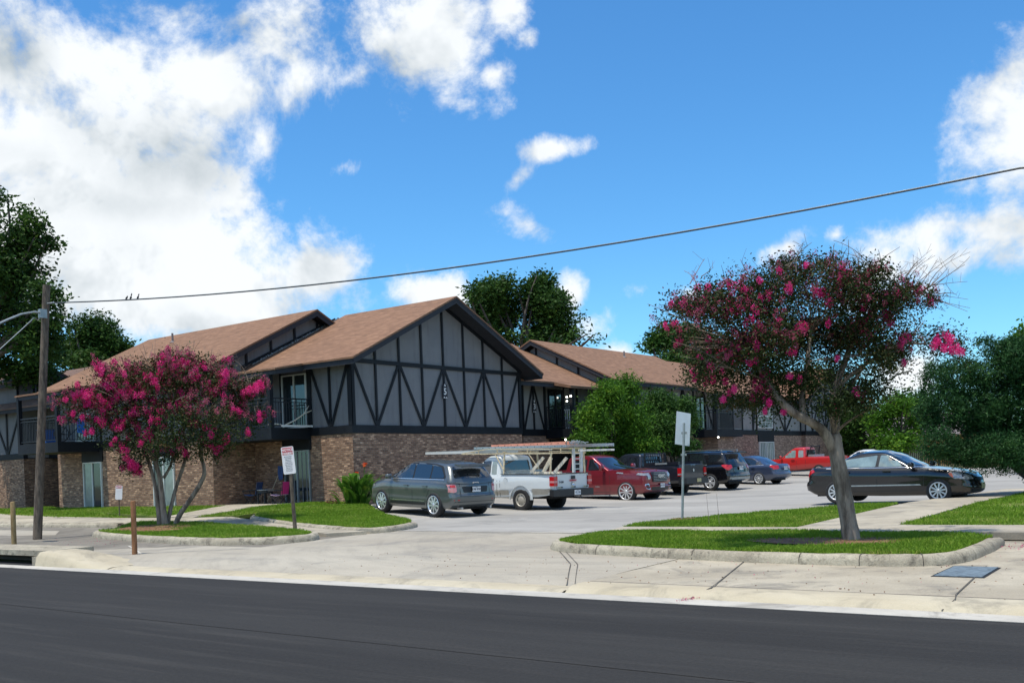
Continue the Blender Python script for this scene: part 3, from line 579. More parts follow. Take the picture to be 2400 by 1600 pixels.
def railing(root, segs, z, h=1.08, post=True, name='railing'):
    mb = MB()
    for (a, b) in segs:
        a = Vector((*a, 0)); b = Vector((*b, 0)); L = (b - a).length; t = (b - a) / L
        for hh, th in ((h, .045), (h - .13, .03), (.09, .03)): mb.bar(a + Vector((0, 0, z + hh)), b + Vector((0, 0, z + hh)), .04, th)
        k = int(L / .12)
        for i in range(k + 1):
            p = a + t * (L * i / k); mb.bar(p + Vector((0, 0, z + .105)), p + Vector((0, 0, z + h - .15 if i % 1 == 0 else h)), .02, .02)
        for i in range(0, k + 1, 2):
            p = a + t * (L * i / k); mb.bar(p + Vector((0, 0, z + h - .115)), p + Vector((0, 0, z + h - .023)), .018, .018)
    return part(mb, name, 'iron', root)
def balcony(root, x0, x1, y0, y1, zf, open_sides, posts, ptop, thick=.42):
    mb = MB(); mb.box(x0, x1, y0, y1, zf - thick, zf); part(mb, 'balcony', 'timber', root)
    e = .06; c = {'S': ((x0 + e, y0 + e), (x1 - e, y0 + e)), 'E': ((x1 - e, y0 + e), (x1 - e, y1 - e)), 'W': ((x0 + e, y0 + e), (x0 + e, y1 - e)), 'N': ((x0 + e, y1 - e), (x1 - e, y1 - e))}
    railing(root, [c[s] for s in open_sides], zf)
    for (px, py) in posts: m = MB(); m.box(px - .08, px + .08, py - .08, py + .08, zf + .001, ptop); part(m, 'post', 'timber', root)
def zig(mb, fa, us, zb, zt, w=.10, start_top=True, nn=(.0, .026)):
    for i in range(len(us) - 1):
        top0 = (i % 2 == 0) == start_top
        a = (us[i] + (.05), zt if top0 else zb); b = (us[i + 1] - .05, zb if top0 else zt)
        fa.board(mb, a, b, w, nn[0] + .002, nn[1])
def plaque(root, fa, u, z, n, num, M=None):
    mb = MB(); w, h = .14, .29
    pts = [(u - w, z - h), (u + w, z - h), (u + w, z + h - .07)] + [(u + w * math.cos(q), z + h - .07 + .08 * math.sin(q)) for q in [R(k) for k in (30, 60, 90, 120, 150)]] + [(u - w, z + h - .07)]
    fa.poly(mb, pts, n, n + .025); p = part(mb, 'number_plaque', 'ink', root)
    rim = MB(); fa.box(rim, u - w + .015, u + w - .015, n + .0255, n + .029, z - h + .015, z - h + .028); part(rim, 'plaque_border', 'white', root, p)
    M4 = frame(fa.p(u, n + .026, z - .02), fa.u, fa.n); text('numeral', num, .37, 'white', p, M4, .004, bold=.006)
    em = MB(); fa.poly(em, [(u - .04, z + .27), (u - .02, z + .30), (u + .0, z + .27), (u + .05, z + .225), (u + .035, z + .20), (u - .035, z + .20)], n + .0255, n + .030); part(em, 'plaque_emblem', 'white', root, p)
    for k in (-1, 1): em = MB(); fa.poly(em, [(u + k * .065 + .035 * math.cos(q), z - .25 + .026 * math.sin(q)) for q in [R(a) for a in range(0, 360, 45)]], n + .0255, n + .030); part(em, 'plaque_dot', 'white', root, p)
def porchlight(root, p, r=.06):
    r = .042
    mb = MB(); mb.lathe([(0, -r), (r * .7, -r * .7), (r, 0), (r * .7, r * .7), (0, r)], Matrix.Translation(p), 10); o = part(mb, 'porch_light', 'bulb', root); return o
# ---- building 5
B5 = broot('apartment_building', 'grey and black half timbered apartment block with plaque 5 on its big gable', (-26.9, 26.3, .5))
z0, zb, zbt = .1, 3.17, 3.47
mb = MB(); mb.box(-32.4, -26.9, 26.3, 36.7, z0, zb); mb.box(-43.4, -32.4, 24.3, 34.7, z0, zb - .002)
part(mb, 'brick_wall', 'brick', B5)
mb = MB(); sl1 = (8.62 - 5.86) / 5.8
zr1 = lambda y: 8.62 - abs(y - 31.5) * sl1
def pent(x0, x1, y0, y1, c, zr, sl, zbase): mb.prism([(x0, y0, zbase), (x0, y0, zr - sl * (c - y0) - .2), (x0, c, zr - .2), (x0, y1, zr - sl * (y1 - c) - .2), (x0, y1, zbase)], (x1 - x0, 0, 0))
pent(-32.4, -26.93, 26.33, 36.67, 31.5, 8.62, sl1, zb + .05)
part(mb, 'stucco_wall', 'stucco', B5)
mb = MB(); pent(-43.37, -32.43, 24.33, 34.67, 29.45, 8.6, .485, zb + .05); part(mb, 'stucco_wall', 'stucco', B5)
# band beam
G = Fa((-26.9, 26.3), (0, 1), (1, 0)); F_ = Fa((-26.9, 26.3), (-1, 0), (0, -1))
mb = MB(); G.box(mb, -.035, 10.435, -.3, .035, zb, zbt); F_.box(mb, .3, 5.45, -.3, .035, zb, zbt - .001); mb.box(-43.44, -32.36, 24.265, 24.6, zb, zbt); mb.box(-32.7, -32.365, 24.6, 26.3, zb, zbt - .002); part(mb, 'band_beam', 'timber', B5)
mb = MB(); bay = 1.3; zc_ = 5.83
ys = [bay * i for i in range(9)]
G.box(mb, -.02, .16, -.02, .045, zbt, 5.98); G.box(mb, 10.26, 10.42, -.02, .045, zbt, 5.95); F_.box(mb, -.045, .14, -.02, .045, zbt, 5.9)
G.box(mb, .16, 10.26, 0, .038, zc_ - .075, zc_ + .075)
for i in range(1, 8):
    top = zr1(26.3 + ys[i]) - .26; G.box(mb, ys[i] - .05, ys[i] + .05, 0, .030, zbt, zc_ - .075); G.box(mb, ys[i] - .05, ys[i] + .05, 0, .031, zc_ + .075, top)
zig(mb, G, [.12] + ys[1:8] + [10.3], zbt + .02, zc_ - .06, .105)
# rake boards on the gable wall
for a, b in (((-.1, 5.98 - .05), (5.2, 8.40)), ((5.2, 8.40), (10.5, 5.93))): G.board(mb, a, b, .17, .0, .042)
# street side panel with its V
F_.box(mb, 1.06, 1.16, 0, .030, zbt, 5.95); F_.board(mb, (.15, 5.7), (1.05, zbt + .03), .11, .002, .026); F_.board(mb, (2.1, 5.7), (1.18, zbt + .03), .11, .002, .026); F_.box(mb, 2.1, 2.3, 0, .04, zbt, 5.95)
F_.box(mb, 3.75, 3.85, 0, .03, zbt, 5.9); F_.box(mb, 4.5, 4.6, 0, .03, zbt, 5.9); F_.board(mb, (4.6, 5.5), (5.5, zbt + .1), .1, .002, .026); F_.box(mb, 5.5, 5.7, 0, .035, zbt, 5.9)
part(mb, 'timber_frame', 'timber', B5); mb = MB()
F2 = Fa((-32.4, 24.3), (-1, 0), (0, -1)); F2.box(mb, .0, .18, 0, .04, zbt, 5.9)
for i in range(6): u = 1.25 * (i + 1); F2.box(mb, u - .05, u + .05, 0, .03, zbt, 5.85)
zig(mb, F2, [1.25 * i + .05 for i in range(7)], zbt + .02, 5.7, .1); F2.box(mb, 10.8, 11.0, 0, .04, zbt, 5.9); F2.box(mb, .18, 10.8, 0, .035, 5.72, 5.86)
part(mb, 'timber_frame', 'timber', B5); mb = MB()
G2 = Fa((-32.4, 24.3), (0, 1), (1, 0)); G2.box(mb, 0, .16, 0, .04, zbt, 5.9); G2.box(mb, 1.0, 1.1, 0, .03, zbt, 6.1); G2.board(mb, (.15, 5.8), (1.0, zbt + .05), .1, .002, .026)
# exposed strip of the higher gable above the lower roof
for i in range(1, 6):
    u = 1.26 * i + .5; zt = 8.6 - abs(24.3 + u - 29.45) * .485 - .28; zl_ = 8.62 - abs(24.3 + u - 31.5) * sl1; G2.box(mb, u - .05, u + .05, 0, .03, zl_ - .1, zt)
for a, b in (((-.1, 5.88), (5.15, 8.40)), ((5.15, 8.40), (10.4, 5.9))): G2.board(mb, a, b, .15, .0, .036)
G2.board(mb, (1.5, 6.0), (6.6, 8.36), .15, .002, .034)
part(mb, 'timber_frame', 'timber', B5)
roof_gable(B5, 'x', -32.38, -26.05, 31.5, 8.62, 5.85, 5.84)
roof_gable(B5, 'x', -43.9, -31.9, 29.45, 8.61, 5.75, 5.82)
# roof carried out over the two balconies
for x0, x1, zt, dy in ((-32.36, -28.7, 5.84, 0), (-43.3, -39.7, 5.82, -1.95)):
    mb = MB(); yy = 25.7 + dy; y24 = 24.35 + dy; mb.prism([(x0, yy, zt), (x0, y24, zt - .24), (x0, y24, zt - .31), (x0, yy, zt - .07)], (x1 - x0, 0, 0)); part(mb, 'roof', 'roof', B5)
    mb = MB(); mb.prism([(x0 + .05, yy, zt - .073), (x0 + .05, y24 + .05, zt - .303), (x0 + .05, y24 + .05, zt - .46), (x0 + .05, yy, zt - .28)], (x1 - x0 - .1, 0, 0)); part(mb, 'fascia', 'soffit', B5)
balcony(B5, -32.34, -29.1, 24.4, 26.26, 3.47, 'SE', [(-29.18, 24.48)], 5.40, .42)
balcony(B5, -43.2, -40.0, 22.42, 24.26, 3.47, 'SEW', [(-40.08, 22.5), (-43.12, 22.5)], 5.40, .42)
sdoor(B5, F_, 2.33, 3.7, zbt + .03, 5.55, gl='glass', fr='white_frame', name='sliding_door')
sdoor(B5, F_, 2.28, 3.72, .58, 2.66, gl='glass', fr='galv', blinds=2); mb = MB(); F_.box(mb, 2.2, 3.8, .002, .05, 2.66, 3.165); part(mb, 'lintel', 'timber', B5)
sdoor(B5, F2, 7.5, 8.9, .60, 2.62, glist=['glass', 'glass_cur']); mb = MB(); F2.box(mb, 7.4, 9.0, .002, .05, 2.62, 3.165); part(mb, 'lintel', 'timber', B5)
sdoor(B5, F2, 2.4, 3.8, .60, 2.66, glist=['glass_cur', 'glass']); mb = MB(); F2.box(mb, 2.3, 3.9, .002, .05, 2.66, 3.165); part(mb, 'lintel', 'timber', B5)
sdoor(B5, F2, 7.9, 9.4, 3.52, 5.5, gl='glass_cur')
plaque(B5, G, ys[4], 4.88, .032, '5')
vent_pipe(B5, -40.2, 28.2, 8.6 - 1.25 * .485, .42)
# junction debris along the strip: flashing
mb = MB(); rr = random.Random(3); G2.board(mb, (2.0, 8.62 - 5.2 * sl1 + .01), (6.7, 8.62 - .5 * sl1 + .01), .04, .036, .055)
for i in range(56):
    u = 2.0 + i * .085; z = 8.62 - abs(24.3 + u - 31.5) * sl1; a = rr.uniform(.02, .07); G2.box(mb, u, u + rr.uniform(.03, .09), .04, .06 + a, z - .02, z + rr.uniform(.02, .09))
part(mb, 'roof_flashing', 'galv', B5)
# ---- building 3
B3 = broot('apartment_building', 'two storey half timbered apartment block with plaque 3 behind the large green bush', (-28, 38.3, .5))
WX = -26.7
mb = MB(); mb.box(-38, -28, 38.3, 44.1, z0, zb); mb.box(-36.2, WX, 44.1, 56.6, z0, zb - .002); mb.box(WX, -25.5, 53.6, 55.6, z0, 3.02); part(mb, 'brick_wall', 'brick_far', B3)
def pentY(m, y0, y1, x0, x1, c, zr, sl, zbase): m.prism([(x0, y0, zbase), (x0, y0, zr - sl * (c - x0) - .2), (c, y0, zr - .2), (x1, y0, zr - sl * (x1 - c) - .2), (x1, y0, zbase)], (0, y1 - y0, 0))
mb = MB(); pentY(mb, 38.33, 44.1, -37.6, -28.03, -32.8, 8.36, .476, zb + .05); pentY(mb, 44.13, 56.57, -36.0, WX - .03, -31.25, 8.37, .485, zb + .05); part(mb, 'stucco_wall', 'stucco_light', B3)
E3 = Fa((-28, 38.3), (0, 1), (1, 0)); E3b = Fa((WX, 44.1), (0, 1), (1, 0)); N3 = Fa((-28, 38.3), (-1, 0), (0, -1)); S3b = Fa((WX, 44.1), (-1, 0), (0, -1))
mb = MB(); E3.box(mb, -.03, 5.8, -.3, .035, zb, zbt); N3.box(mb, .3, 10, -.3, .03, zb, zbt - .001); E3b.box(mb, -.03, 12.5, -.3, .035, zb, zbt); part(mb, 'band_beam', 'timber', B3)
mb = MB(); E3.box(mb, 0, .1, 0, .04, zbt, 5.7); E3.box(mb, .86, .96, 0, .03, zbt, 5.7); E3.board(mb, (.14, zbt), (.86, 5.5), .1, .002, .026); E3.board(mb, (1.72, zbt), (.96, 5.5), .1, .002, .026); E3.box(mb, 1.75, 1.9, 0, .04, zbt, 5.7)
for u in (3.4, 4.6): E3.box(mb, u, u + .1, 0, .03, zbt, 5.7)
part(mb, 'timber_frame', 'timber', B3); mb = MB()
for i in range(1, 6): u = 1.3 * i - .7; zt = 8.37 - abs(u - 4.55) * .485 - .3; S3b.box(mb, u - .05, u + .05, 0, .03, zt - 1.1, zt)
for a, b in (((-.1, 5.80), (4.55, 8.10)), ((4.55, 8.10), (9.2, 5.8))): S3b.board(mb, a, b, .15, 0, .036)
S3b.board(mb, (.5, 5.62), (5.9, 8.18), .15, .002, .034); part(mb, 'timber_frame', 'timber', B3); mb = MB()
part(mb, 'timber_frame', 'timber', B3); mb = MB()
for i in range(10): u = .1 + 1.27 * i; E3b.box(mb, u - .05, u + .05, 0, .03, zbt, 5.8)
zig(mb, E3b, [.1 + 1.27 * i for i in range(10)], zbt + .02, 5.7, .1); part(mb, 'timber_frame', 'timber', B3)
roof_gable(B3, 'y', 37.0, 44.12, -32.8, 8.36, 5.7, 5.65); roof_gable(B3, 'y', 43.65, 57.1, -31.25, 8.38, 5.15, 5.88)
balcony(B3, -27.97, -26.4, 40.1, 44.0, 3.45, 'SE', [(-26.48, 40.18)], 5.4); balcony(B3, WX + .03, -25.2, 52.9, 56.3, 3.45, 'SE', [(-25.28, 52.98)], 5.4)
mb = MB(); mb.prism([(-27.2, 39.7, 5.66), (-26.2, 39.7, 5.42), (-26.2, 39.7, 5.3), (-27.2, 39.7, 5.5)], (0, 3.9, 0)); part(mb, 'roof', 'roof', B3)
mb = MB(); mb.prism([(-26.2, 52.6, 5.86), (-25.0, 52.6, 5.5), (-25.0, 52.6, 5.38), (-26.2, 52.6, 5.7)], (0, 3.8, 0)); part(mb, 'roof', 'roof', B3)
sdoor(B3, E3, 2.1, 3.3, zbt + .03, 5.4, gl='glass', fr='timber'); sdoor(B3, E3b, 9.2, 10.4, zbt + .03, 5.4, gl='glass', fr='timber'); window(B3, E3b, 4.3, 5.9, 4.2, 5.5, 4, 3, 'glass_cur')
sdoor(B3, Fa((WX, 51.6), (0, 1), (1, 0)), 0, 1.5, .6, 2.7, gl='glass_cur')
mb = MB(); mb.box(-27.99, -27.9, 40.4, 44, .5, 3.0); part(mb, 'dark_panel', 'dark', B3)  # plain near-black box on the wall below the balcony
plaque(B3, E3, .91, 4.55, .032, '3')
vent_pipe(B3, -30.2, 51.5, 8.37 - 1.05 * .485, .35)
for p in ((-27.7, 41.6, 5.05), (-26.45, 40.05, 4.95), (-26.6, 39.95, 4.72), (-27.2, 40.6, 2.95), (-25.1, 52.8, 2.98)): porchlight(B3, p, .055)
# ---- building beyond the red pickup
B4 = broot('apartment_building', 'farthest half timbered block with a white sash window above the red pickup', (-26, 59.6, .5))
mb = MB(); mb.box(-36.8, -26, 56.65, 67.6, z0, zb); mb.box(-33, -25.7, 67.6, 75.4, z0, zb - .002); part(mb, 'brick_wall', 'brick_far', B4)
mb = MB(); pentY(mb, 56.68, 67.6, -36.8, -26.03, -31.4, 8.3, .47, zb + .05); mb.prism([(-33, 67.63, zb), (-33, 67.63, 5.75), (-33, 71.5, 7.55), (-33, 75.37, 5.75), (-33, 75.37, zb)], (7.27, 0, 0)); part(mb, 'stucco_wall', 'stucco_light', B4)
E4 = Fa((-26, 59.6), (0, 1), (1, 0)); E4b = Fa((-25.7, 67.6), (0, 1), (1, 0))
mb = MB(); E4.box(mb, -2.95, 8.0, -.3, .035, zb, zbt); E4b.box(mb, -.03, 7.83, -.3, .035, zb, zbt); part(mb, 'band_beam', 'timber', B4)
mb = MB()
for u in (-2.8, -1.5, .05, .62, 3.2, 5.2, 7.9): E4.box(mb, u - .06, u + .06, 0, .03, zbt, 5.7)
part(mb, 'timber_frame', 'timber', B4); mb = MB(); E4.board(mb, (-1.2 + 1.3, zbt), (.55, 5.6), .1, .002, .026); E4.board(mb, (3.3, 5.6), (5.1, zbt), .12, .002, .026); E4.board(mb, (7.7, 5.6), (5.3, zbt), .12, .002, .026)
part(mb, 'timber_frame', 'timber', B4); mb = MB()
for i in range(7): u = 1.3 * i + .05; E4b.box(mb, u - .05, u + .05, 0, .031, zbt, 5.7 + (3.9 - abs(u - 3.9)) * .45)
zig(mb, E4b, [1.3 * i + .05 for i in range(7)], zbt + .02, 5.7, .1); E4b.box(mb, .0, 7.8, 0, .036, 5.62, 5.76); part(mb, 'timber_frame', 'timber', B4)
roof_gable(B4, 'y', 57.12, 68.4, -31.4, 8.2, 6.0, 5.5); roof_gable(B4, 'x', -33.3, -25.1, 71.5, 7.9, 4.6, 5.7)
window(B4, E4, .75, 3.05, 3.62, 5.1, 4, 4, 'glass_cur'); sdoor(B4, E4, .8, 3.1, .6, 2.75, gl='glass_cur', blinds=1); mb = MB(); E4.box(mb, .7, 3.2, .002, .05, 2.75, 3.165); part(mb, 'lintel', 'timber', B4)
# ---- building at the far left
B6 = broot('apartment_building', 'dark half timbered block at the far left with a louvred dormer in its brown roof', (-46.5, 28, .55))
mb = MB(); mb.box(-78, -53.4, 28, 38, z0, zb); mb.box(-52.4, -43.5, 29.4, 37.9, z0, zb - .001); mb.box(-53.4, -52.4, 31, 37.8, z0, zb - .002); part(mb, 'brick_wall', 'brick', B6)
mb = MB(); pent(-78, -53.4, 28.03, 37.97, 33, 8.5, .47, zb + .04); pent(-53.4, -43.45, 29.43, 37.95, 33, 8.5, .47, zb + .04); part(mb, 'stucco_wall', 'stucco', B6)
F6 = Fa((-46.45, 28), (-1, 0), (0, -1)); F6b = Fa((-46.45, 29.4), (-1, 0), (0, -1)); mb = MB(); F6.box(mb, 6.9, 31, -.2, .035, zb, zbt); F6b.box(mb, -2.9, 6.9, -.2, .035, zb, zbt); part(mb, 'band_beam', 'timber', B6)
mb = MB(); us = [7.0, 8.6, 10.2, 11.8, 13.4, 15]
for u in us: F6.box(mb, u - .06, u + .06, 0, .03, zbt, 5.9)
zig(mb, F6, us, zbt, 5.9, .13); part(mb, 'timber_frame', 'timber', B6); mb = MB(); F6b.box(mb, 1.4, 1.5, 0, .03, zbt, 5.9); part(mb, 'timber_frame', 'timber', B6)
roof_gable(B6, 'x', -79, -44.0, 33, 8.5, 5.6, 5.85, 'roof2')
sdoor(B6, F6b, 4.6, 6.1, 3.5, 5.5, gl='glass_cur', fr='timber'); sdoor(B6, F6b, 2.6, 3.8, 3.5, 5.5, gl='glass_cur', fr='timber')
mb = MB(); mb.prism([(-64, 28.3, 5.6), (-64, 28.3, 7.35), (-64, 29.85, 8.05), (-64, 31.4, 7.35), (-64, 31.4, 5.6)], (9.5, 0, 0)); part(mb, 'dormer_wall', 'stucco', B6)
roof_gable(B6, 'x', -64, -53.9, 29.85, 8.3, 2.1, 7.3, 'roof2', names=('dormer_roof', 'fascia'))
D6 = Fa((-54.5, 28.3), (0, 1), (1, 0)); mb = MB(); D6.box(mb, 0, .12, 0, .04, 6, 7.4); D6.box(mb, .95, 1.03, 0, .03, 6, 7.85); D6.box(mb, 2.98, 3.1, 0, .04, 6, 7.4); part(mb, 'timber_frame', 'timber', B6)
mb = MB(); D6.box(mb, 1.15, 2.15, .002, .03, 6.35, 7.35)
for i in range(8): D6.box(mb, 1.2, 2.1, .031, .06, 6.42 + i * .11, 6.46 + i * .11, 1)
part(mb, 'louvred_vent', ('dark', 'stucco'), B6)
# ---- tan house and fences far right
HH = broot('neighbour_house', 'low green sided house with grey roof behind the fence on the right', (-22, 92, .7))
mb = MB(); mb.box(-38, -22, 92, 102, .3, 3.2); part(mb, 'wall', 'siding', HH); roof_gable(HH, 'x', -39, -21, 97, 5.2, 6.0, 3.15, 'roofgrey')
mb = MB(); mb.box(-30, -28, 91.97, 92.0, 1.6, 2.8); part(mb, 'window', 'glass', HH)
def pfence(name, label, a, b, h, mat, base=.5):
    rt = thing(name, label, 'fence', (a[0], a[1], base)); A = Vector((*a, 0)); Bv = Vector((*b, 0)); L = (Bv - A).length; t = (Bv - A) / L; mb = MB(); n = int(L / .15); rr = random.Random(7)
    for i in range(n): p = t * (i * .15); k = rr.uniform(-.03, .03); mb.bar(p + Vector((0, 0, 0)), p + Vector((0, 0, h + k)), .14, .02)
    mb.build('board_panel', mat, rt); mb = MB(); nn = Vector((t.y, -t.x, 0)) * .05
    for z in (.4, h - .35): mb.bar(nn + Vector((0, 0, z)), nn + t * L + Vector((0, 0, z)), .05, .09)
    mb.build('rail', mat, rt)
    for i in range(0, n, 16): p = t * (i * .15) - nn; m = MB(); m.box(p.x - .05, p.x + .05, p.y - .05, p.y + .05, 0, h + .04); m.build('post', mat, rt)
pfence('wood_fence', 'dark weathered board fence behind the parking lot, right of the last building', (-25, 80.5), (14, 74), 1.75, 'fence')
pfence('wood_fence', 'yellow board fence standing behind the dark fence', (-25, 86.5), (14, 84), 2.55, 'yfence')
# ------------------------------------------------------------------ vehicles (x forward, y left, z up)
def ip(pts, x): return float(np.interp(x, [p[0] for p in pts], [p[1] for p in pts]))
def ring(xr, xf, w, r, fb, rb, taper):
    P = []; nf, nc, ns = 8, 10, 44
    for j in range(nf): y = (w - r) * j / nf; P.append((xf - fb * (y / w) ** 2, y))
    cx = xf - fb * ((w - r) / w) ** 2 - r
    for j in range(nc): q = math.pi / 2 * j / nc; P.append((cx + r * math.cos(q), w - r + r * math.sin(q)))
    cr = xr + rb * ((w - r) / w) ** 2 + r
    for j in range(ns): P.append((cx + (cr - cx) * j / ns, w))
    for j in range(nc): q = math.pi / 2 * j / nc; P.append((cr - r * math.sin(q), w - r + r * math.cos(q)))
    for j in range(nf + 1): y = (w - r) * (1 - j / nf); P.append((xr + rb * (y / w) ** 2, y))
    P = P + [(x, -y) for x, y in P[1:-1][::-1]]
    return [(x, y * taper(x)) for x, y in P]
def loft(mb, levels, zlo, zhi, taper, crown=.03, mi=0, caps=(.9, .72, .5, .28, .05)):
    rs = []; LV = []
    for i in range(len(levels) - 1):
        p0, p1, p2, p3 = levels[max(i - 1, 0)], levels[i], levels[i + 1], levels[min(i + 2, len(levels) - 1)]; k = max(1, min(4, int((p2[0] - p1[0]) / .06)))
        for j in range(k):
            s = j / k; LV.append((p1[0] + (p2[0] - p1[0]) * s,) + tuple(b + (c - b) * s + (s * (1 - s)) * .25 * ((c - a_) * (1 - s) - (d - b) * s) * 0 + s * (1 - s) * .5 * ((1 - s) * (c - a_ - 2 * (c - b)) * (1 if a_ != b or i else 0) * .5 - s * (d - b - 2 * (c - b)) * .5) for a_, b, c, d in zip(p0[1:], p1[1:], p2[1:], p3[1:])))
    LV.append(levels[-1])
    for (t, xr, xf, w, r, fb, rb) in LV:
        R_ = ring(xr, xf, w, r, fb, rb, taper); rs.append([(x, y, zlo(x) + (zhi(x) - zlo(x)) * t) for x, y in R_])
    top = rs[-1]; ymax = max(abs(p[1]) for p in top)
    for c in caps: rs.append([(x, y * c, z + crown * ((y / ymax) ** 2 - (y * c / ymax) ** 2)) for x, y, z in top])
    bot = rs[0]; pre = [[(x, y * c, z) for x, y, z in bot] for c in caps[::-1]]
    rs = pre + rs; n = len(top); vs = [p for r_ in rs for p in r_]
    fs = [(i * n + k, i * n + (k + 1) % n, (i + 1) * n + (k + 1) % n, (i + 1) * n + k) for i in range(len(rs) - 1) for k in range(n)]
    fs += [tuple(range(n))[::-1], tuple(range((len(rs) - 1) * n, len(rs) * n))]
    mb.add(vs, fs, mi, True)
def boolean(o, cutters, keepmat=True):
    mats = list(o.data.materials)
    for c in cutters:
        md = o.modifiers.new('b', 'BOOLEAN'); md.operation = 'DIFFERENCE'; md.solver = 'EXACT'; md.object = c
    dg = bpy.context.evaluated_depsgraph_get(); dg.update(); me = bpy.data.meshes.new_from_object(o.evaluated_get(dg)); old = o.data
    o.modifiers.clear(); o.data = me; bpy.data.meshes.remove(old)
    for c in cutters: bpy.data.objects.remove(c)
    return o
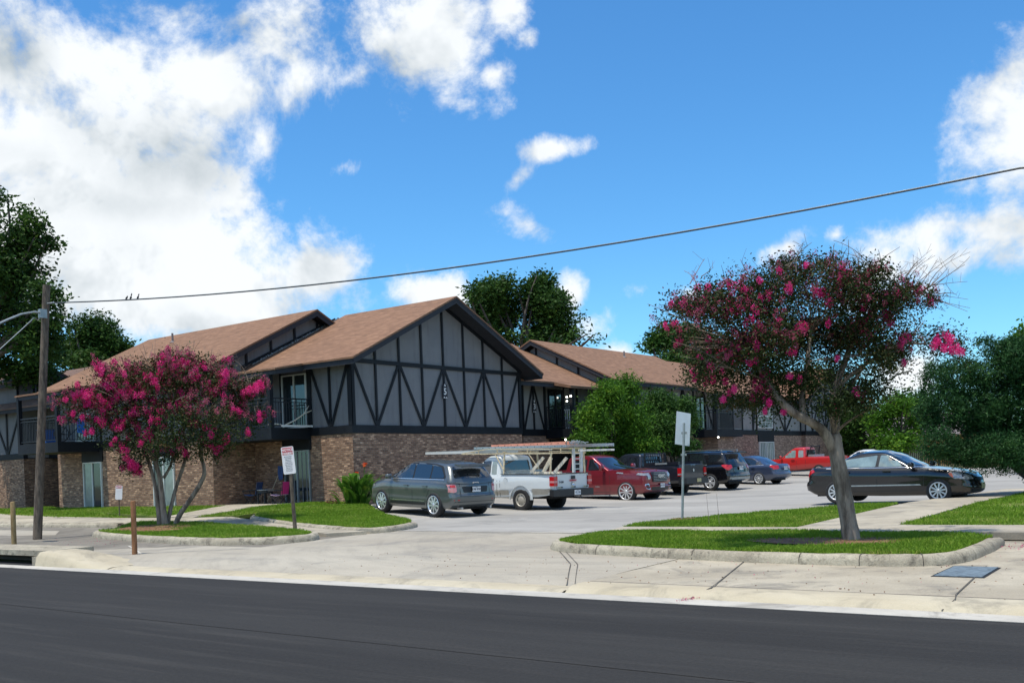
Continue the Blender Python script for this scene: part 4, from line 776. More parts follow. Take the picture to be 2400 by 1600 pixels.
class Car:
    def __init__(s, name, label, loc, rz, group='vehicles parked in the apartment lot', pitch=0):
        s.root = thing(name, label, 'car' if name != 'pickup_truck' else 'pickup truck', loc, rz, group); s.root.rotation_euler = (0, pitch, rz); s.bvh = None
    def setbvh(s, objs):
        vs = []; fs = []
        for o in objs:
            k = len(vs); vs += [v.co.copy() for v in o.data.vertices]; fs += [tuple(i + k for i in p.vertices) for p in o.data.polygons]
        s.bvh = BVHTree.FromPolygons(vs, fs)
    def patch(s, view, poly, off, mb, mi=0, step=.12, rnd=0.0):
        A = {'L': (0, 2, 1, 1), 'R': (0, 2, 1, -1), 'F': (1, 2, 0, 1), 'B': (1, 2, 0, -1), 'T': (0, 1, 2, 1)}[view]
        if rnd:
            q = []; n = len(poly)
            for i in range(n):
                p = Vector(poly[i]); a = Vector(poly[i - 1]); b = Vector(poly[(i + 1) % n]); da = min(rnd, (a - p).length * .45); db = min(rnd, (b - p).length * .45)
                p0 = p + (a - p).normalized() * da; p1 = p + (b - p).normalized() * db
                for t in (0, .33, .67, 1): q.append(tuple(p0 * (1 - t) ** 2 + p * 2 * t * (1 - t) + p1 * t * t))
            poly = q
        bm = bmesh.new(); vv = []
        for a, b in poly: c = [0, 0, 0]; c[A[0]] = a; c[A[1]] = b; vv.append(bm.verts.new(c))
        bm.faces.new(vv)
        for k in (0, 1):
            ax = A[k]; lo = min(p[k] for p in poly); hi = max(p[k] for p in poly); n = max(1, int((hi - lo) / step))
            for i in range(1, n):
                co = [0, 0, 0]; no = [0, 0, 0]; co[ax] = lo + (hi - lo) * i / n; no[ax] = 1
                bmesh.ops.bisect_plane(bm, geom=bm.verts[:] + bm.edges[:] + bm.faces[:], plane_co=co, plane_no=no, dist=1e-6)
        d = Vector((0, 0, 0)); d[A[2]] = -A[3]; ok = []; H = []
        for v in bm.verts:
            o = v.co.copy(); o[A[2]] = A[3] * 6; H.append(s.bvh.ray_cast(o, d))
        dm = min([h[3] for h in H if h[0] is not None], default=0); lim = .30 if view in 'FB' and max(p[1] for p in poly) - min(p[1] for p in poly) < .34 else (.26 if view in 'LR' and max(p[0] for p in poly) - min(p[0] for p in poly) < .7 and max(p[1] for p in poly) - min(p[1] for p in poly) < .32 else 9)
        for v, h in zip(list(bm.verts), H):
            if h[0] is None or h[3] > dm + lim: ok.append(v); continue
            nn = h[1]; nn = nn if nn.dot(d) < 0 else -nn; v.co = h[0] + nn * off * .5 - d * off * .5
        if ok and len(ok) < len(bm.verts): bmesh.ops.delete(bm, geom=ok, context='VERTS')
        bm.verts.index_update(); mb.add([v.co[:] for v in bm.verts], [tuple(v.index for v in f.verts) for f in bm.faces], mi, True); bm.free()
    def P(s, name, mat, patches, par=None, step=.12, rnd=0.0):
        mb = MB()
        for (view, poly, off) in patches: s.patch(view, poly, off, mb, 0, step, rnd)
        if mb.f: return mb.build(name, mat, par or s.root)
    def both(s, name, mat, poly, off, par=None, rnd=0.0, step=.12):
        return [s.P(name, mat, [(v, poly, off)], par, step, rnd) for v in 'LR']
    def wheels(s, xs, y, r, w, style, rimr, rmat='rim'):
        for x in xs:
            for sg in (1, -1):
                M4 = Matrix.Translation((x, sg * y, r)) @ Matrix.Rotation(-sg * math.pi / 2, 4, 'X')
                mb = MB(); mb.lathe([(rimr, -w / 2), (r - .035, -w / 2), (r - .008, -w / 2 + .03), (r, -w * .2), (r, w * .2), (r - .008, w / 2 - .03), (r - .04, w / 2), (rimr + .012, w / 2 + .004), (rimr, w / 2 - .02)], M4, 32, 0)
                wo = mb.build('wheel', 'tyre', s.root)
                mb = MB(); mb.lathe([(rimr + .004, w / 2 - .012), (rimr - .008, w / 2 + .006), (rimr - .03, w / 2 - .002), (rimr - .035, w / 2 - .07)], M4, 32, 0); mb.lathe([(.0, w / 2 - .04), (rimr * .98, w / 2 - .075), (rimr, -w / 2)], M4, 24, 1)
                z = w / 2 - .012
                if style[0] == 'steel':
                    mb.lathe([(rimr - .03, z - .01), (rimr * .72, z - .035), (rimr * .5, z - .0), (rimr * .3, z + .01), (.0, z + .015)], M4, 24, 0)
                    for k in range(style[1]):
                        q = 2 * math.pi * k / style[1]; c = Matrix.Translation((rimr * .78 * math.cos(q), rimr * .78 * math.sin(q), 0)); mb.lathe([(0, z - .022), (rimr * .13, z - .022)], M4 @ c, 8, 1)
                else:
                    n, wd, tw = style[1], style[2], style[3]
                    for k in range(n):
                        q = 2 * math.pi * (k + .25) / n
                        for dq in ((-tw, tw) if tw else (0,)):
                            a = Vector((math.cos(q + dq * .35), math.sin(q + dq * .35), 0)); b = Vector((math.cos(q + dq), math.sin(q + dq), 0)); t = Vector((-a.y, a.x, 0)); p0 = a * rimr * .12; p1 = b * (rimr - .02)
                            v = [p0 + t * wd * .45 + Vector((0, 0, z)), p1 + t * wd * .6 + Vector((0, 0, z - .004)), p1 - t * wd * .6 + Vector((0, 0, z - .004)), p0 - t * wd * .45 + Vector((0, 0, z))]
                            v += [c - Vector((0, 0, .035)) for c in v]; mb.add([M4 @ c for c in v], [(0, 1, 2, 3), (4, 7, 6, 5), (0, 4, 5, 1), (3, 2, 6, 7), (1, 5, 6, 2)], 0)
                    mb.lathe([(0, z + .012), (rimr * .17, z + .008), (rimr * .2, z - .03)], M4, 16, 0)
                mb.build('rim', (rmat, 'rimback'), wo)
    def mirrors(s, x, y, z, mat, size=(.10, .2, .14)):
        for sg in (1, -1):
            mb = MB(); a, b, c = size; vs = []
            for i, (k, sc) in enumerate(((-1, .75), (-.6, 1), (.5, 1), (1, .6))):
                vs += [(x + a * .5 * k + 0, sg * (y + b * .5) + dy * b / 2 * sc, z + dz * c / 2 * sc) for dy, dz in ((-1, -.7), (-.7, -1), (.7, -1), (1, -.7), (1, .7), (.7, 1), (-.7, 1), (-1, .7))]
            n = 8; mb.add(vs, [(i * n + k, i * n + (k + 1) % n, (i + 1) * n + (k + 1) % n, (i + 1) * n + k) for i in range(3) for k in range(n)] + [tuple(range(8))[::-1], tuple(range(24, 32))], 0, True)
            mb.bar((x, sg * (y - .06), z - c * .2), (x, sg * (y + b * .3), z - c * .2), .05, .04); o = mb.build('wing_mirror', mat, s.root)
    def plate(s, x, y, z, view, txt, mat='plate', size=(.31, .155)):
        sg = 1 if view == 'F' else -1; w, h = size
        mb = MB(); mb.box(min(x, x + sg * .012), max(x, x + sg * .012), y - w / 2, y + w / 2, z - h / 2, z + h / 2); p = mb.build('licence_plate', mat, s.root)
        if txt: text('plate_number', txt, .085, 'ink', p, frame((x + sg * .013, y, z), (0, sg, 0), (sg, 0, 0)), .001, sx=.95, bold=.002)
        text('plate_header', 'TEXAS', .028, 'ink', p, frame((x + sg * .013, y, z + h * .36), (0, sg, 0), (sg, 0, 0)), .001); return p
def car_body(c, sp, col, cut_bed=None):
    L2 = sp['L'] / 2; W2 = sp['W'] / 2; tp = sp.get('taper', .06)
    taper = lambda x: 1 - tp * (max(0, (x - L2 * .35)) / (L2 * .65)) ** 2.2 - tp * .8 * (max(0, (-x - L2 * .4)) / (L2 * .6)) ** 2.4
    zhi = lambda x: ip(sp['zhi'], x); zlo = lambda x: ip(sp['zlo'], x)
    mb = MB(); lv = [(t, -L2 + dr, L2 - df, W2 * w, sp['r'], sp['fb'], sp['rb']) for (t, dr, df, w) in sp['lev']]
    loft(mb, lv, zlo, zhi, taper, sp.get('crown', .03))
    body = mb.build('body', (col, 'dark'), c.root); cut = []
    r = sp['wr'] * sp.get('arch', 1.13)
    for x in sp['wx']:
        m = MB(); m.lathe([(0, -W2 - .3), (r, -W2 - .3), (r, W2 + .3), (0, W2 + .3)], Matrix.Translation((x, 0, sp['wr'] + .01)) @ Matrix.Rotation(math.pi / 2, 4, 'X'), 40); o = m.build('cut', 'dark'); cut.append(o)
    if cut_bed: x0, x1, yw, zf = cut_bed; m = MB(); m.box(x0, x1, -yw, yw, zf, 2.2); cut.append(m.build('cut', 'dark'))
    boolean(body, cut)
    me = body.data
    for p in me.polygons:
        ce = p.center; inn = False
        for x in sp['wx']:
            if math.hypot(ce.x - x, ce.z - sp['wr'] - .01) < r * 1.012 and abs(p.normal.y) < .5 and abs(p.normal.x * (ce.x - x) + p.normal.z * (ce.z - sp['wr'] - .01)) > .6 * r * .9: inn = True
        if cut_bed and cut_bed[0] - .01 < ce.x < cut_bed[1] + .01 and abs(ce.y) < cut_bed[2] + .01 and ce.z < zhi(ce.x) - .02 and ce.z > cut_bed[3] - .02 and (abs(p.normal.z) > .9 or abs(abs(ce.y) - cut_bed[2]) < .02 or abs(ce.x - cut_bed[0]) < .02 or abs(ce.x - cut_bed[1]) < .02): inn = True
        p.material_index = 1 if inn else 0
        p.use_smooth = True
    me.set_sharp_from_angle(angle=R(32))
    mb = MB()
    for x in sp['wx']: pass
    mb.box(-L2 * .86, L2 * .86, -W2 * .55, W2 * .55, sp['clr'], sp['clr'] + .2); mb.build('underbody', 'dark', c.root)
    c.setbvh([body]); c.body = body; c.taper = taper; c.zhi = zhi
    return body
def cabin(c, sp, col, name='cabin'):
    mb = MB(); zlo = lambda x: ip(sp['belt'], x) - .06; zhi = lambda x: ip(sp['roof'], x)
    lv = [(t, xr, xf, w, sp.get('r', .12), sp.get('fb', .10), sp.get('rb', .08)) for (t, xr, xf, w) in sp['lev']]
    loft(mb, lv, zlo, zhi, lambda x: 1.0, sp.get('crown', .05)); o = mb.build(name, col, c.root); o.data.set_sharp_from_angle(angle=R(40)); c.setbvh([c.body, o]); return o
def lines(c, segs, w=.014, mat='trim', off=.003, name='panel_gap'):
    ps = []
    for view, pts in segs:
        for a, b in zip(pts, pts[1:]):
            d = Vector((b[0] - a[0], b[1] - a[1])).normalized(); q = Vector((-d.y, d.x)) * w / 2
            ps.append((view, [(a[0] + q.x, a[1] + q.y), (b[0] + q.x, b[1] + q.y), (b[0] - q.x, b[1] - q.y), (a[0] - q.x, a[1] - q.y)], off))
    for v in sorted(set(p[0] for p in ps)): c.P(name, mat, [p for p in ps if p[0] == v], step=.15)
def handles(c, xs, z, mat, name='door_handle'):
    for x in xs:
        for v, sg in (('L', 1), ('R', -1)):
            h = c.bvh.ray_cast(Vector((x, sg * 6, z)), Vector((0, -sg, 0)))
            if h[0]: y = h[0].y; mb = MB(); mb.bar((x - .1, y + sg * .03, z + .005), (x + .1, y + sg * .03, z), .025, .035); mb.bar((x - .09, y - sg * .01, z), (x - .09, y + sg * .03, z), .03, .02); mb.bar((x + .09, y - sg * .01, z), (x + .09, y + sg * .03, z), .03, .02); mb.build(name, mat, c.root)
M['p_grey'] = paint('paint_grey', (.125, .14, .142), .55, .28, .05); M['p_white'] = paint('paint_white', (.66, .70, .70), 0, .35, .16); M['p_maroon'] = paint('paint_maroon', (.20, .008, .018), .35, .28)
M['p_navy'] = paint('paint_navy', (.010, .014, .024), .2, .3); M['p_black'] = paint('paint_black', (.005, .005, .007), .1, .2, .01); M['p_blue'] = paint('paint_blue', (.035, .055, .11), .35, .3); M['p_red'] = paint('paint_red', (.48, .012, .012), 0, .32)
M['p_whiteclean'] = paint('paint_white_clean', (.72, .73, .73), 0, .3, .04)
# ---- grey crossover
c = Car('crossover_car', 'dark grey crossover with chrome wheels parked by the canna plant and brick gable', (-21.85, 24.72, .33), R(167.8), pitch=-math.atan(.13 / 2.82))
sp = dict(L=4.72, W=1.93, wr=.385, wx=(1.43, -1.39), r=.20, fb=.16, rb=.12, clr=.24, taper=.10,
    zhi=[(-2.36, 1.06), (-2.2, 1.12), (-1.2, 1.13), (0, 1.11), (.95, 1.12), (1.35, 1.11), (1.8, 1.04), (2.15, .93), (2.36, .76)],
    zlo=[(-2.36, .36), (-1.9, .27), (0, .24), (1.9, .25), (2.36, .30)],
    lev=[(0, .14, .14, .88), (.08, .03, .06, .935), (.3, .0, .0, .965), (.42, .0, .0, .965), (.50, .05, .02, .97), (.75, .08, .05, .985), (.92, .11, .10, .955), (1, .16, .18, .90)])
car_body(c, sp, 'p_grey')
cabin(c, dict(belt=sp['zhi'], roof=[(-2.3, 1.52), (-2.0, 1.60), (-1.2, 1.66), (-.3, 1.68), (.3, 1.66), (.9, 1.58)], lev=[(0, -2.28, 1.50, .885), (.12, -2.26, 1.38, .87), (.5, -2.14, .92, .79), (.85, -1.98, .44, .71), (.96, -1.90, .26, .67), (1, -1.8, .1, .60)], fb=.22, rb=.12, r=.18), 'p_grey')
c.both('window_trim', 'trim', [(1.20, 1.140), (.66, 1.390), (.24, 1.615), (-.4, 1.660), (-1.25, 1.625), (-1.62, 1.560), (-1.9, 1.230), (-1.85, 1.170)], .004, rnd=.05)
for poly in ([(1.04, 1.170), (.60, 1.380), (.24, 1.570), (-.20, 1.605), (-.22, 1.160)], [(-.29, 1.160), (-.27, 1.610), (-.75, 1.605), (-1.08, 1.590), (-1.12, 1.180)], [(-1.18, 1.185), (-1.15, 1.580), (-1.55, 1.520), (-1.82, 1.250), (-1.78, 1.200)]): c.both('side_window', 'cglass', poly, .009, rnd=.05)
c.both('chrome_strip', 'chrome', [(1.15, 1.15), (-1.86, 1.17), (-1.86, 1.148), (1.0, 1.127)], .012)
c.P('windscreen', 'cglass', [('F', [(-.74, 1.18), (.74, 1.18), (.60, 1.60), (-.60, 1.60)], .006)], rnd=.06)
c.P('rear_window', 'cglass', [('B', [(-.72, 1.20), (.72, 1.20), (.60, 1.55), (-.60, 1.55)], .006)], rnd=.08)
mb = MB(); vs = []
mb.prism([(-2.02, -.60, 1.625), (-2.02, .60, 1.625), (-2.30, .55, 1.57), (-2.30, -.55, 1.57)], (0, 0, -.035)); mb.build('spoiler', 'p_grey', c.root)
for sg in (1, -1):
    poly = [(sg * .68, .80), (sg * .70, 1.02), (sg * .80, 1.04), (sg * .95, 1.00), (sg * .97, .80), (sg * .78, .77)]; mb = MB(); c.patch('B', poly, .012, mb, 0, .06, .04)
    c.patch('L' if sg > 0 else 'R', [(-2.34, .80), (-2.24, .79), (-2.10, .98), (-2.14, 1.03), (-2.34, 1.0)], .012, mb, 0, .06, .03); t = mb.build('tail_light', 'pinkclear_l', c.root)
    mb = MB(); c.patch('B', [(sg * .72, .93), (sg * .74, 1.0), (sg * .93, .985), (sg * .93, .93)], .018, mb, 0, .06, .02); c.patch('L' if sg > 0 else 'R', [(-2.30, .94), (-2.16, .94), (-2.17, 1.0), (-2.30, .985)], .018, mb, 0, .06, .02); mb.build('lamp', 'red_l', t)
c.P('hatch_recess', 'trim', [('B', [(-.45, .77), (.45, .77), (.50, .95), (-.50, .95)], .004)], rnd=.04)
lines(c, [('B', [(-.62, .66), (.62, .66)]), ('B', [(-.58, .66), (-.56, 1.02), (-.72, 1.1)]), ('B', [(.58, .66), (.56, 1.02), (.72, 1.1)]), ('L', [(.98, .35), (1.0, .8), (.98, 1.05)]), ('L', [(-.26, .33), (-.28, .8), (-.26, 1.06)]), ('L', [(-.9, .36), (-1.02, .62), (-1.18, .85), (-1.16, 1.08)]), ('L', [(.98, .35), (-.9, .36)])])
c.both('sill_strip', 'chrome', [(.92, .46), (-.9, .47), (-.9, .49), (.92, .48)], .008); c.both('sill_moulding', 'trim', [(.95, .34), (-.92, .35), (-.92, .43), (.95, .42)], .006)
c.P('lower_bumper', 'trim', [('B', [(-.80, .36), (.80, .36), (.78, .50), (-.78, .50)], .006)], rnd=.03)
c.P('reflector', 'red_l', [('B', [(-.8, .53), (-.62, .53), (-.62, .56), (-.8, .56)], .008), ('B', [(.8, .53), (.62, .53), (.62, .56), (.8, .56)], .008)])
for y in (-.55, .55): mb = MB(); mb.tube([(-2.1, y, .30), (-2.33, y, .30)], .035, 8); mb.build('exhaust', 'alu', c.root)
c.plate(-2.325, 0, .86, 'B', 'DR8 8385'); mb = MB(); c.patch('B', [(-.12 + .0, 1.03), (.12, 1.03), (.12, 1.075), (-.12, 1.075)], .014, mb, 0, .06, .03); mb.build('badge', 'chrome', c.root)
handles(c, (.02, -.98), .93, 'p_grey'); c.mirrors(.88, .93, 1.20, 'p_grey', (.16, .2, .15))
c.both('headlight', 'clear_l', [(2.25, .68), (2.28, .86), (1.9, .93), (1.82, .88)], .008, rnd=.03)
c.wheels((1.43, -1.39), .835, .385, .24, ('s', 9, .06, .0), .285, 'chrome')
# ---- white work pickup
def pickup(name, label, loc, rz, col, S_, pitch=0):
    c = Car('pickup_truck', label, loc, rz, pitch=pitch); L2 = S_['L'] / 2; W2 = S_['W'] / 2
    car_body(c, S_, col, S_['bed']); cabin(c, S_['cab'], col); return c
S_ = dict(L=5.86, W=2.0, wr=.39, wx=(2.05, -1.45), r=.10, fb=.12, rb=.03, clr=.42, taper=.05, arch=1.12, crown=.015,
    zhi=[(-2.93, 1.24), (-.55, 1.24), (-.5, 1.20), (1.4, 1.18), (2.3, 1.14), (2.75, 1.05), (2.93, .9)], zlo=[(-2.93, .60), (-2.2, .50), (-.4, .44), (2.2, .42), (2.93, .5)],
    lev=[(0, .02, .1, .92), (.06, .02, .06, .95), (.28, .02, .03, .965), (.32, .02, .03, .985), (.7, .02, .02, .985), (.9, .02, .05, .965), (1, .02, .15, .94)], bed=(-2.86, -.52, .80, .76),
    cab=dict(belt=[(-3, 1.2), (3, 1.2)], roof=[(-.6, 1.86), (0, 1.90), (.5, 1.88), (1.0, 1.80)], lev=[(0, -.46, 1.42, .93), (.15, -.46, 1.22, .91), (.55, -.43, .84, .84), (.88, -.40, .52, .775), (.97, -.36, .36, .74), (1, -.28, .22, .66)], fb=.22, rb=.02, r=.12, crown=.035))
c = pickup('pickup_truck', 'white work pickup with a cream ladder rack, parked beside the grey crossover', (-21.75, 28.75, .24), R(174), 'p_white', S_, -.022)
c.both('side_window', 'cglass', [(1.05, 1.24), (.72, 1.48), (.42, 1.70), (.02, 1.72), (.0, 1.24)], .006, rnd=.07); c.both('side_window', 'cglass_lt', [(-.05, 1.25), (-.03, 1.71), (-.25, 1.69), (-.29, 1.25)], .006, rnd=.03)
c.P('windscreen', 'cglass', [('F', [(-.76, 1.24), (.76, 1.24), (.66, 1.76), (-.66, 1.76)], .006)], rnd=.06); c.P('rear_window', 'cglass', [('B', [(-.66, 1.32), (.66, 1.32), (.62, 1.72), (-.62, 1.72)], .006)], rnd=.06)
mb = MB()
for sg in (1, -1):      # swollen arch over the rear wheels
    pr = [(-1.45 + r * math.cos(q), r * math.sin(q) + .40) for q in [R(a) for a in range(0, 181, 12)] for r in (.455,)]
    a = [(x, sg * .985, z) for x, z in pr]; b = [(-1.45 + (x + 1.45) * 1.17, sg * .962, .40 + (z - .40) * 1.17) for x, z in pr]; n = len(a); a2 = [(x, sg * 1.015, z) for x, z in pr]; vs = a + a2 + b
    mb.add(vs, [(i, i + 1, n + i + 1, n + i) for i in range(n - 1)] + [(n + i, n + i + 1, 2 * n + i + 1, 2 * n + i) for i in range(n - 1)], 0, True)
mb.build('wheel_arch', 'p_white', c.root)
for sg in (1, -1):
    mb = MB(); y0 = min(sg * .80, sg * .985); mb.box(-2.935, -2.74, y0, y0 + .185, .86, 1.17, 0); t = mb.build('tail_light', 'red_l', c.root); mb = MB(); mb.box(-2.939, -2.75, y0 - .003, y0 + .188, .965, 1.03); mb.build('reversing_lamp', 'pinkclear_l', t)
mb = MB(); mb.prism([(-2.92, -.99, .52), (-3.09, -.88, .52), (-3.11, -.4, .52), (-3.11, .4, .52), (-3.09, .88, .52), (-2.92, .99, .52), (-2.75, .995, .52), (-2.75, -.995, .52)], (0, 0, .22)); mb.build('rear_bumper', 'trim', c.root)
mb = MB(); mb.box(-3.28, -2.95, -.04, .04, .44, .50); mb.tube([(-3.25, 0, .48), (-3.25, 0, .54)], .02, 8); mb.build('tow_hitch', 'dark', c.root)
c.plate(-3.115, 0, .63, 'B', '17L 130'); lines(c, [('L', [(-.50, .5), (-.5, 1.22)]), ('L', [(1.18, .5), (1.16, 1.2)]), ('L', [(-.36, .5), (-.36, 1.22)]), ('B', [(-.79, .74), (-.79, 1.22)]), ('B', [(.79, .74), (.79, 1.22)]), ('B', [(-.79, .75), (.79, .75)])], .016)
c.P('lower_cladding', 'steelrim', [('L', [(-2.92, .60), (-1.98, .56), (-1.95, .77), (-2.92, .77)], .005), ('L', [(-.9, .47), (1.5, .45), (1.5, .70), (-.9, .72)], .005)], rnd=.02)
mb = MB(); 
for y0, y1 in ((-.98, -.86), (.86, .98)): mb.box(-2.92, -.54, y0, y1, 1.245, 1.262)
mb.box(-2.93, -2.86, -.86, .86, 1.245, 1.262); mb.build('bed_rail_cap', 'trim', c.root)
mb = MB(); mb.box(-2.955, -2.93, -.09, .09, 1.07, 1.18); mb.build('tailgate_handle', 'trim', c.root)
mb = MB()
for y, m in ((.66, 0), (0, 0), (-.66, 0)): mb.box(-2.936, -2.93, y - .13, y - .02, .79, .825, 0); mb.box(-2.936, -2.93, y - .018, y + .10, .79, .825, 1)
mb.build('reflective_sticker', ('ink', 'plate_y'), c.root)
text('badge', 'F-150', .09, 'ink', c.root, frame((-2.934, .60, .98), (0, -1, 0), (-1, 0, 0)), .003, bold=.003)
text('dealer_lettering', 'STARWAY', .075, 'sign_r', c.root, frame((-2.934, 0, 1.02), (0, -1, 0), (-1, 0, 0)), .003, bold=.004)
mb = MB(); mb.lathe([(.0, 0), (.085, 0), (.09, .006)], frame((-2.932, 0, .92), (0, 1, 0), (-1, 0, 0)) @ Matrix.Diagonal((1, .62, 1, 1)), 20); mb.build('badge', 'chrome', c.root)
mb = MB(); mb.lathe([(.0, .003), (.10, .0)], frame((-.75, .987, 1.02), (1, 0, 0), (0, 1, 0)), 16); mb.build('fuel_flap', 'p_white', c.root)
lines(c, [('L', [(-.85, 1.0), (-.85, 1.08), (-.78, 1.12), (-.70, 1.12)])], .012)
c.mirrors(.86, .98, 1.33, 'trim', (.12, .24, .22)); handles(c, (-.12,), 1.08, 'trim')
# rack
mb = MB(); RP = 'rackpaint'
for x in (-.62, -2.72):
    for sg in (1, -1): mb.bar((x, sg * .90, 1.26), (x, sg * .84, 2.02), .045, .045)
    mb.bar((x, -.92, 2.0), (x, .92, 2.0), .038, .038)
mb.bar((.95, -.9, 2.02), (.95, .9, 2.02), .038, .038)
for sg in (1, -1):
    mb.bar((-2.80, sg * .86, 1.93), (1.45, sg * .86, 1.97), .038, .038); mb.bar((-2.80, sg * .86, 2.07), (.2, sg * .86, 2.12), .03, .03); mb.bar((.2, sg * .86, 2.12), (1.4, sg * .86, 1.99), .03, .03)
    for x in (-1.7, -.3, .6): mb.bar((x, sg * .86, 1.95), (x, sg * .86, 2.09), .03, .03)
    mb.bar((-.62, sg * .9, 1.4), (-.2, sg * .86, 1.93), .028, .028)
mb.build('ladder_rack', RP, c.root)
c.wheels((2.05, -1.45), .86, .39, .26, ('steel', 7), .225, 'steelrim'); WT = c.root
def onto(x, y, z):     # a point in the pickup's own frame to world
    return Matrix.LocRotScale(WT.location, WT.rotation_euler, None) @ Vector((x, y, z))
def ladder(name, label, x0, x1, yc, z, w, mat, rail=.09, rungmat='alu', tilt=0, vert=False, group='ladders lying on the white pickup rack', holes=True):
    loc = onto(x0, yc, z); t = thing(name, label, 'ladder', loc, 0, group); t.rotation_euler = (WT.rotation_euler[0], WT.rotation_euler[1] + tilt, WT.rotation_euler[2]); L = x1 - x0
    for sg in (-1, 1):
        mb = MB()
        if vert: mb.box(0, L, -.015, .015, sg * w / 2 - .03, sg * w / 2 + .03)
        else:
            mb.box(0, L, sg * w / 2 - .016, sg * w / 2 + .016, 0, rail)
        mb.build('side_rail', mat, t)
    mb = MB(); k = int(L / .3)
    for i in range(k):
        x = .15 + i * .3
        if vert: mb.tube([(x, 0, -w / 2), (x, 0, w / 2)], .016, 6)
        else:
            mb.tube([(x, -w / 2, rail / 2), (x, w / 2, rail / 2)], .017, 6)
            for sg in (-1, 1):
                if holes: mb.tube([(x, sg * (w / 2 + .012), rail / 2), (x, sg * (w / 2 + .022), rail / 2)], .016, 6, 1)
    mb.build('rungs', (rungmat, 'dark'), t); return t
ladder('extension_ladder', 'orange fibreglass extension ladder on top of the white pickup rack', -3.4, .1, .52, 2.21, .42, 'fib', .10, tilt=.012)
ladder('extension_ladder', 'pale aluminium ladder lying just under the orange ladder on the white pickup rack', -3.3, .9, .55, 2.125, .46, 'alu', .075)
ladder('extension_ladder', 'long aluminium ladder overhanging the tail of the white pickup rack', -4.3, -.2, -.25, 2.12, .42, 'alu', .10, holes=False)
ladder('step_ladder', 'silver step ladder standing on edge across the tail of the rack', -4.1, -2.9, -.55, 1.98, .40, 'white_frame', .06, holes=False)
mb = MB()
for i in range(6): mb.box(0, 5.2, -.02 + i * .11, .05 + i * .11, .0, .07)
tg = mb.build('metal_channels', 'alu', None, onto(-1.5, -.6, 2.04), WT.rotation_euler); tag(tg, 'bundle of grey metal channels reaching forward over the cab of the white pickup', 'metal channels')
mb = MB(); mb.box(0, 4.6, -.03, .03, 0, .09); tg = mb.build('metal_channel', 'white_frame', None, onto(-1.1, .70, 1.985), WT.rotation_euler); tag(tg, 'single white metal channel sticking out lowest over the white pickup cab', 'metal channel')
mb = MB(); mb.box(0, .42, 0, 1.5, 0, .36); mb.box(-.01, .43, -.01, 1.51, .361, .40); tg = mb.build('tool_box', 'galv', None, onto(-1.02, -.75, .98), WT.rotation_euler); tag(tg, 'grey tool box in the front of the white pickup bed', 'tool box')
t = thing('sawhorse', 'cream wooden trestle with slanting legs in the white pickup bed', 'trestle', onto(-1.95, .1, 1.18)); t.rotation_euler = WT.rotation_euler
mb = MB(); mb.box(-.55, .62, -.06, .08, 0, .14); mb.build('beam', 'lumber', t)
for a, b in (((.55, .3, .1), (.12, .1, .62)), ((-.5, .3, .1), (-.9, .1, .60)), ((.5, -.3, .1), (.05, -.2, .6))): m = MB(); m.bar(a, b, .09, .09); m.build('leg', 'lumber', t)
mb = MB(); rr = random.Random(4)
for i in range(26): x = rr.uniform(-.35, .1); y = rr.uniform(-.3, .3); mb.bar((x, y, rr.uniform(0, .1)), (x + rr.uniform(-.3, .3), y + rr.uniform(-.12, .12), rr.uniform(0, .13)), .03, .03)
tg = mb.build('rope_bundle', 'galv', None, onto(-3.25, .45, 2.22), WT.rotation_euler); tag(tg, 'grey tangle of rope and straps tied at the tail end of the orange ladder', 'rope', kind=None)
# ---- maroon pickup, nose out
S_ = dict(L=5.85, W=2.06, wr=.41, wx=(1.93, -1.78), r=.16, fb=.10, rb=.04, clr=.28, taper=.04, arch=1.10, crown=.06,
    zhi=[(-2.93, 1.28), (-1.1, 1.28), (.9, 1.24), (1.4, 1.26), (2.2, 1.23), (2.7, 1.16), (2.93, 1.08)], zlo=[(-2.93, .45), (0, .30), (2.2, .30), (2.93, .36)],
    lev=[(0, .02, .12, .90), (.08, .0, .02, .95), (.30, .0, .0, .965), (.36, .02, .05, .985), (.6, .02, .04, .985), (.85, .02, .05, .97), (1, .02, .12, .93)], bed=(-2.86, -1.15, .80, .8),
    cab=dict(belt=[(-3, 1.24), (3, 1.24)], roof=[(-1.2, 1.80), (-.5, 1.875), (.3, 1.875), (.9, 1.78)], lev=[(0, -1.1, 1.42, .93), (.12, -1.1, 1.30, .915), (.5, -1.05, .90, .85), (.88, -1.0, .48, .79), (.97, -.95, .34, .75), (1, -.85, .2, .66)], fb=.22, rb=.02, r=.13, crown=.035))
c = pickup('pickup_truck', 'maroon pickup with large chrome wheels and big grille, parked nose out', (-22.35, 35.75, .19), R(-3), 'p_maroon', S_)
for poly in ([(1.1, 1.29), (.72, 1.53), (.42, 1.70), (.12, 1.725), (.10, 1.28)], [(.0, 1.28), (.02, 1.73), (-.75, 1.70), (-.82, 1.29)]): c.both('side_window', 'cglass', poly, .006, rnd=.06)
c.P('windscreen', 'cglass', [('F', [(-.78, 1.30), (.78, 1.30), (.66, 1.77), (-.66, 1.77)], .006)], rnd=.06)
gr = c.P('grille', 'trim', [('F', [(-.52, .74), (.52, .74), (.56, 1.14), (-.56, 1.14)], .02)], rnd=.06); mb = MB()
for i in range(6): z = .79 + i * .062; mb.box(2.915, 2.945, -.50, .50, z, z + .018)
mb.build('grille_bar', 'galv', gr); text('grille_lettering', 'GMC', .17, 'chrome', gr, frame((2.965, 0, .96), (0, 1, 0), (1, 0, 0)), .012, bold=.006, sx=1.25)
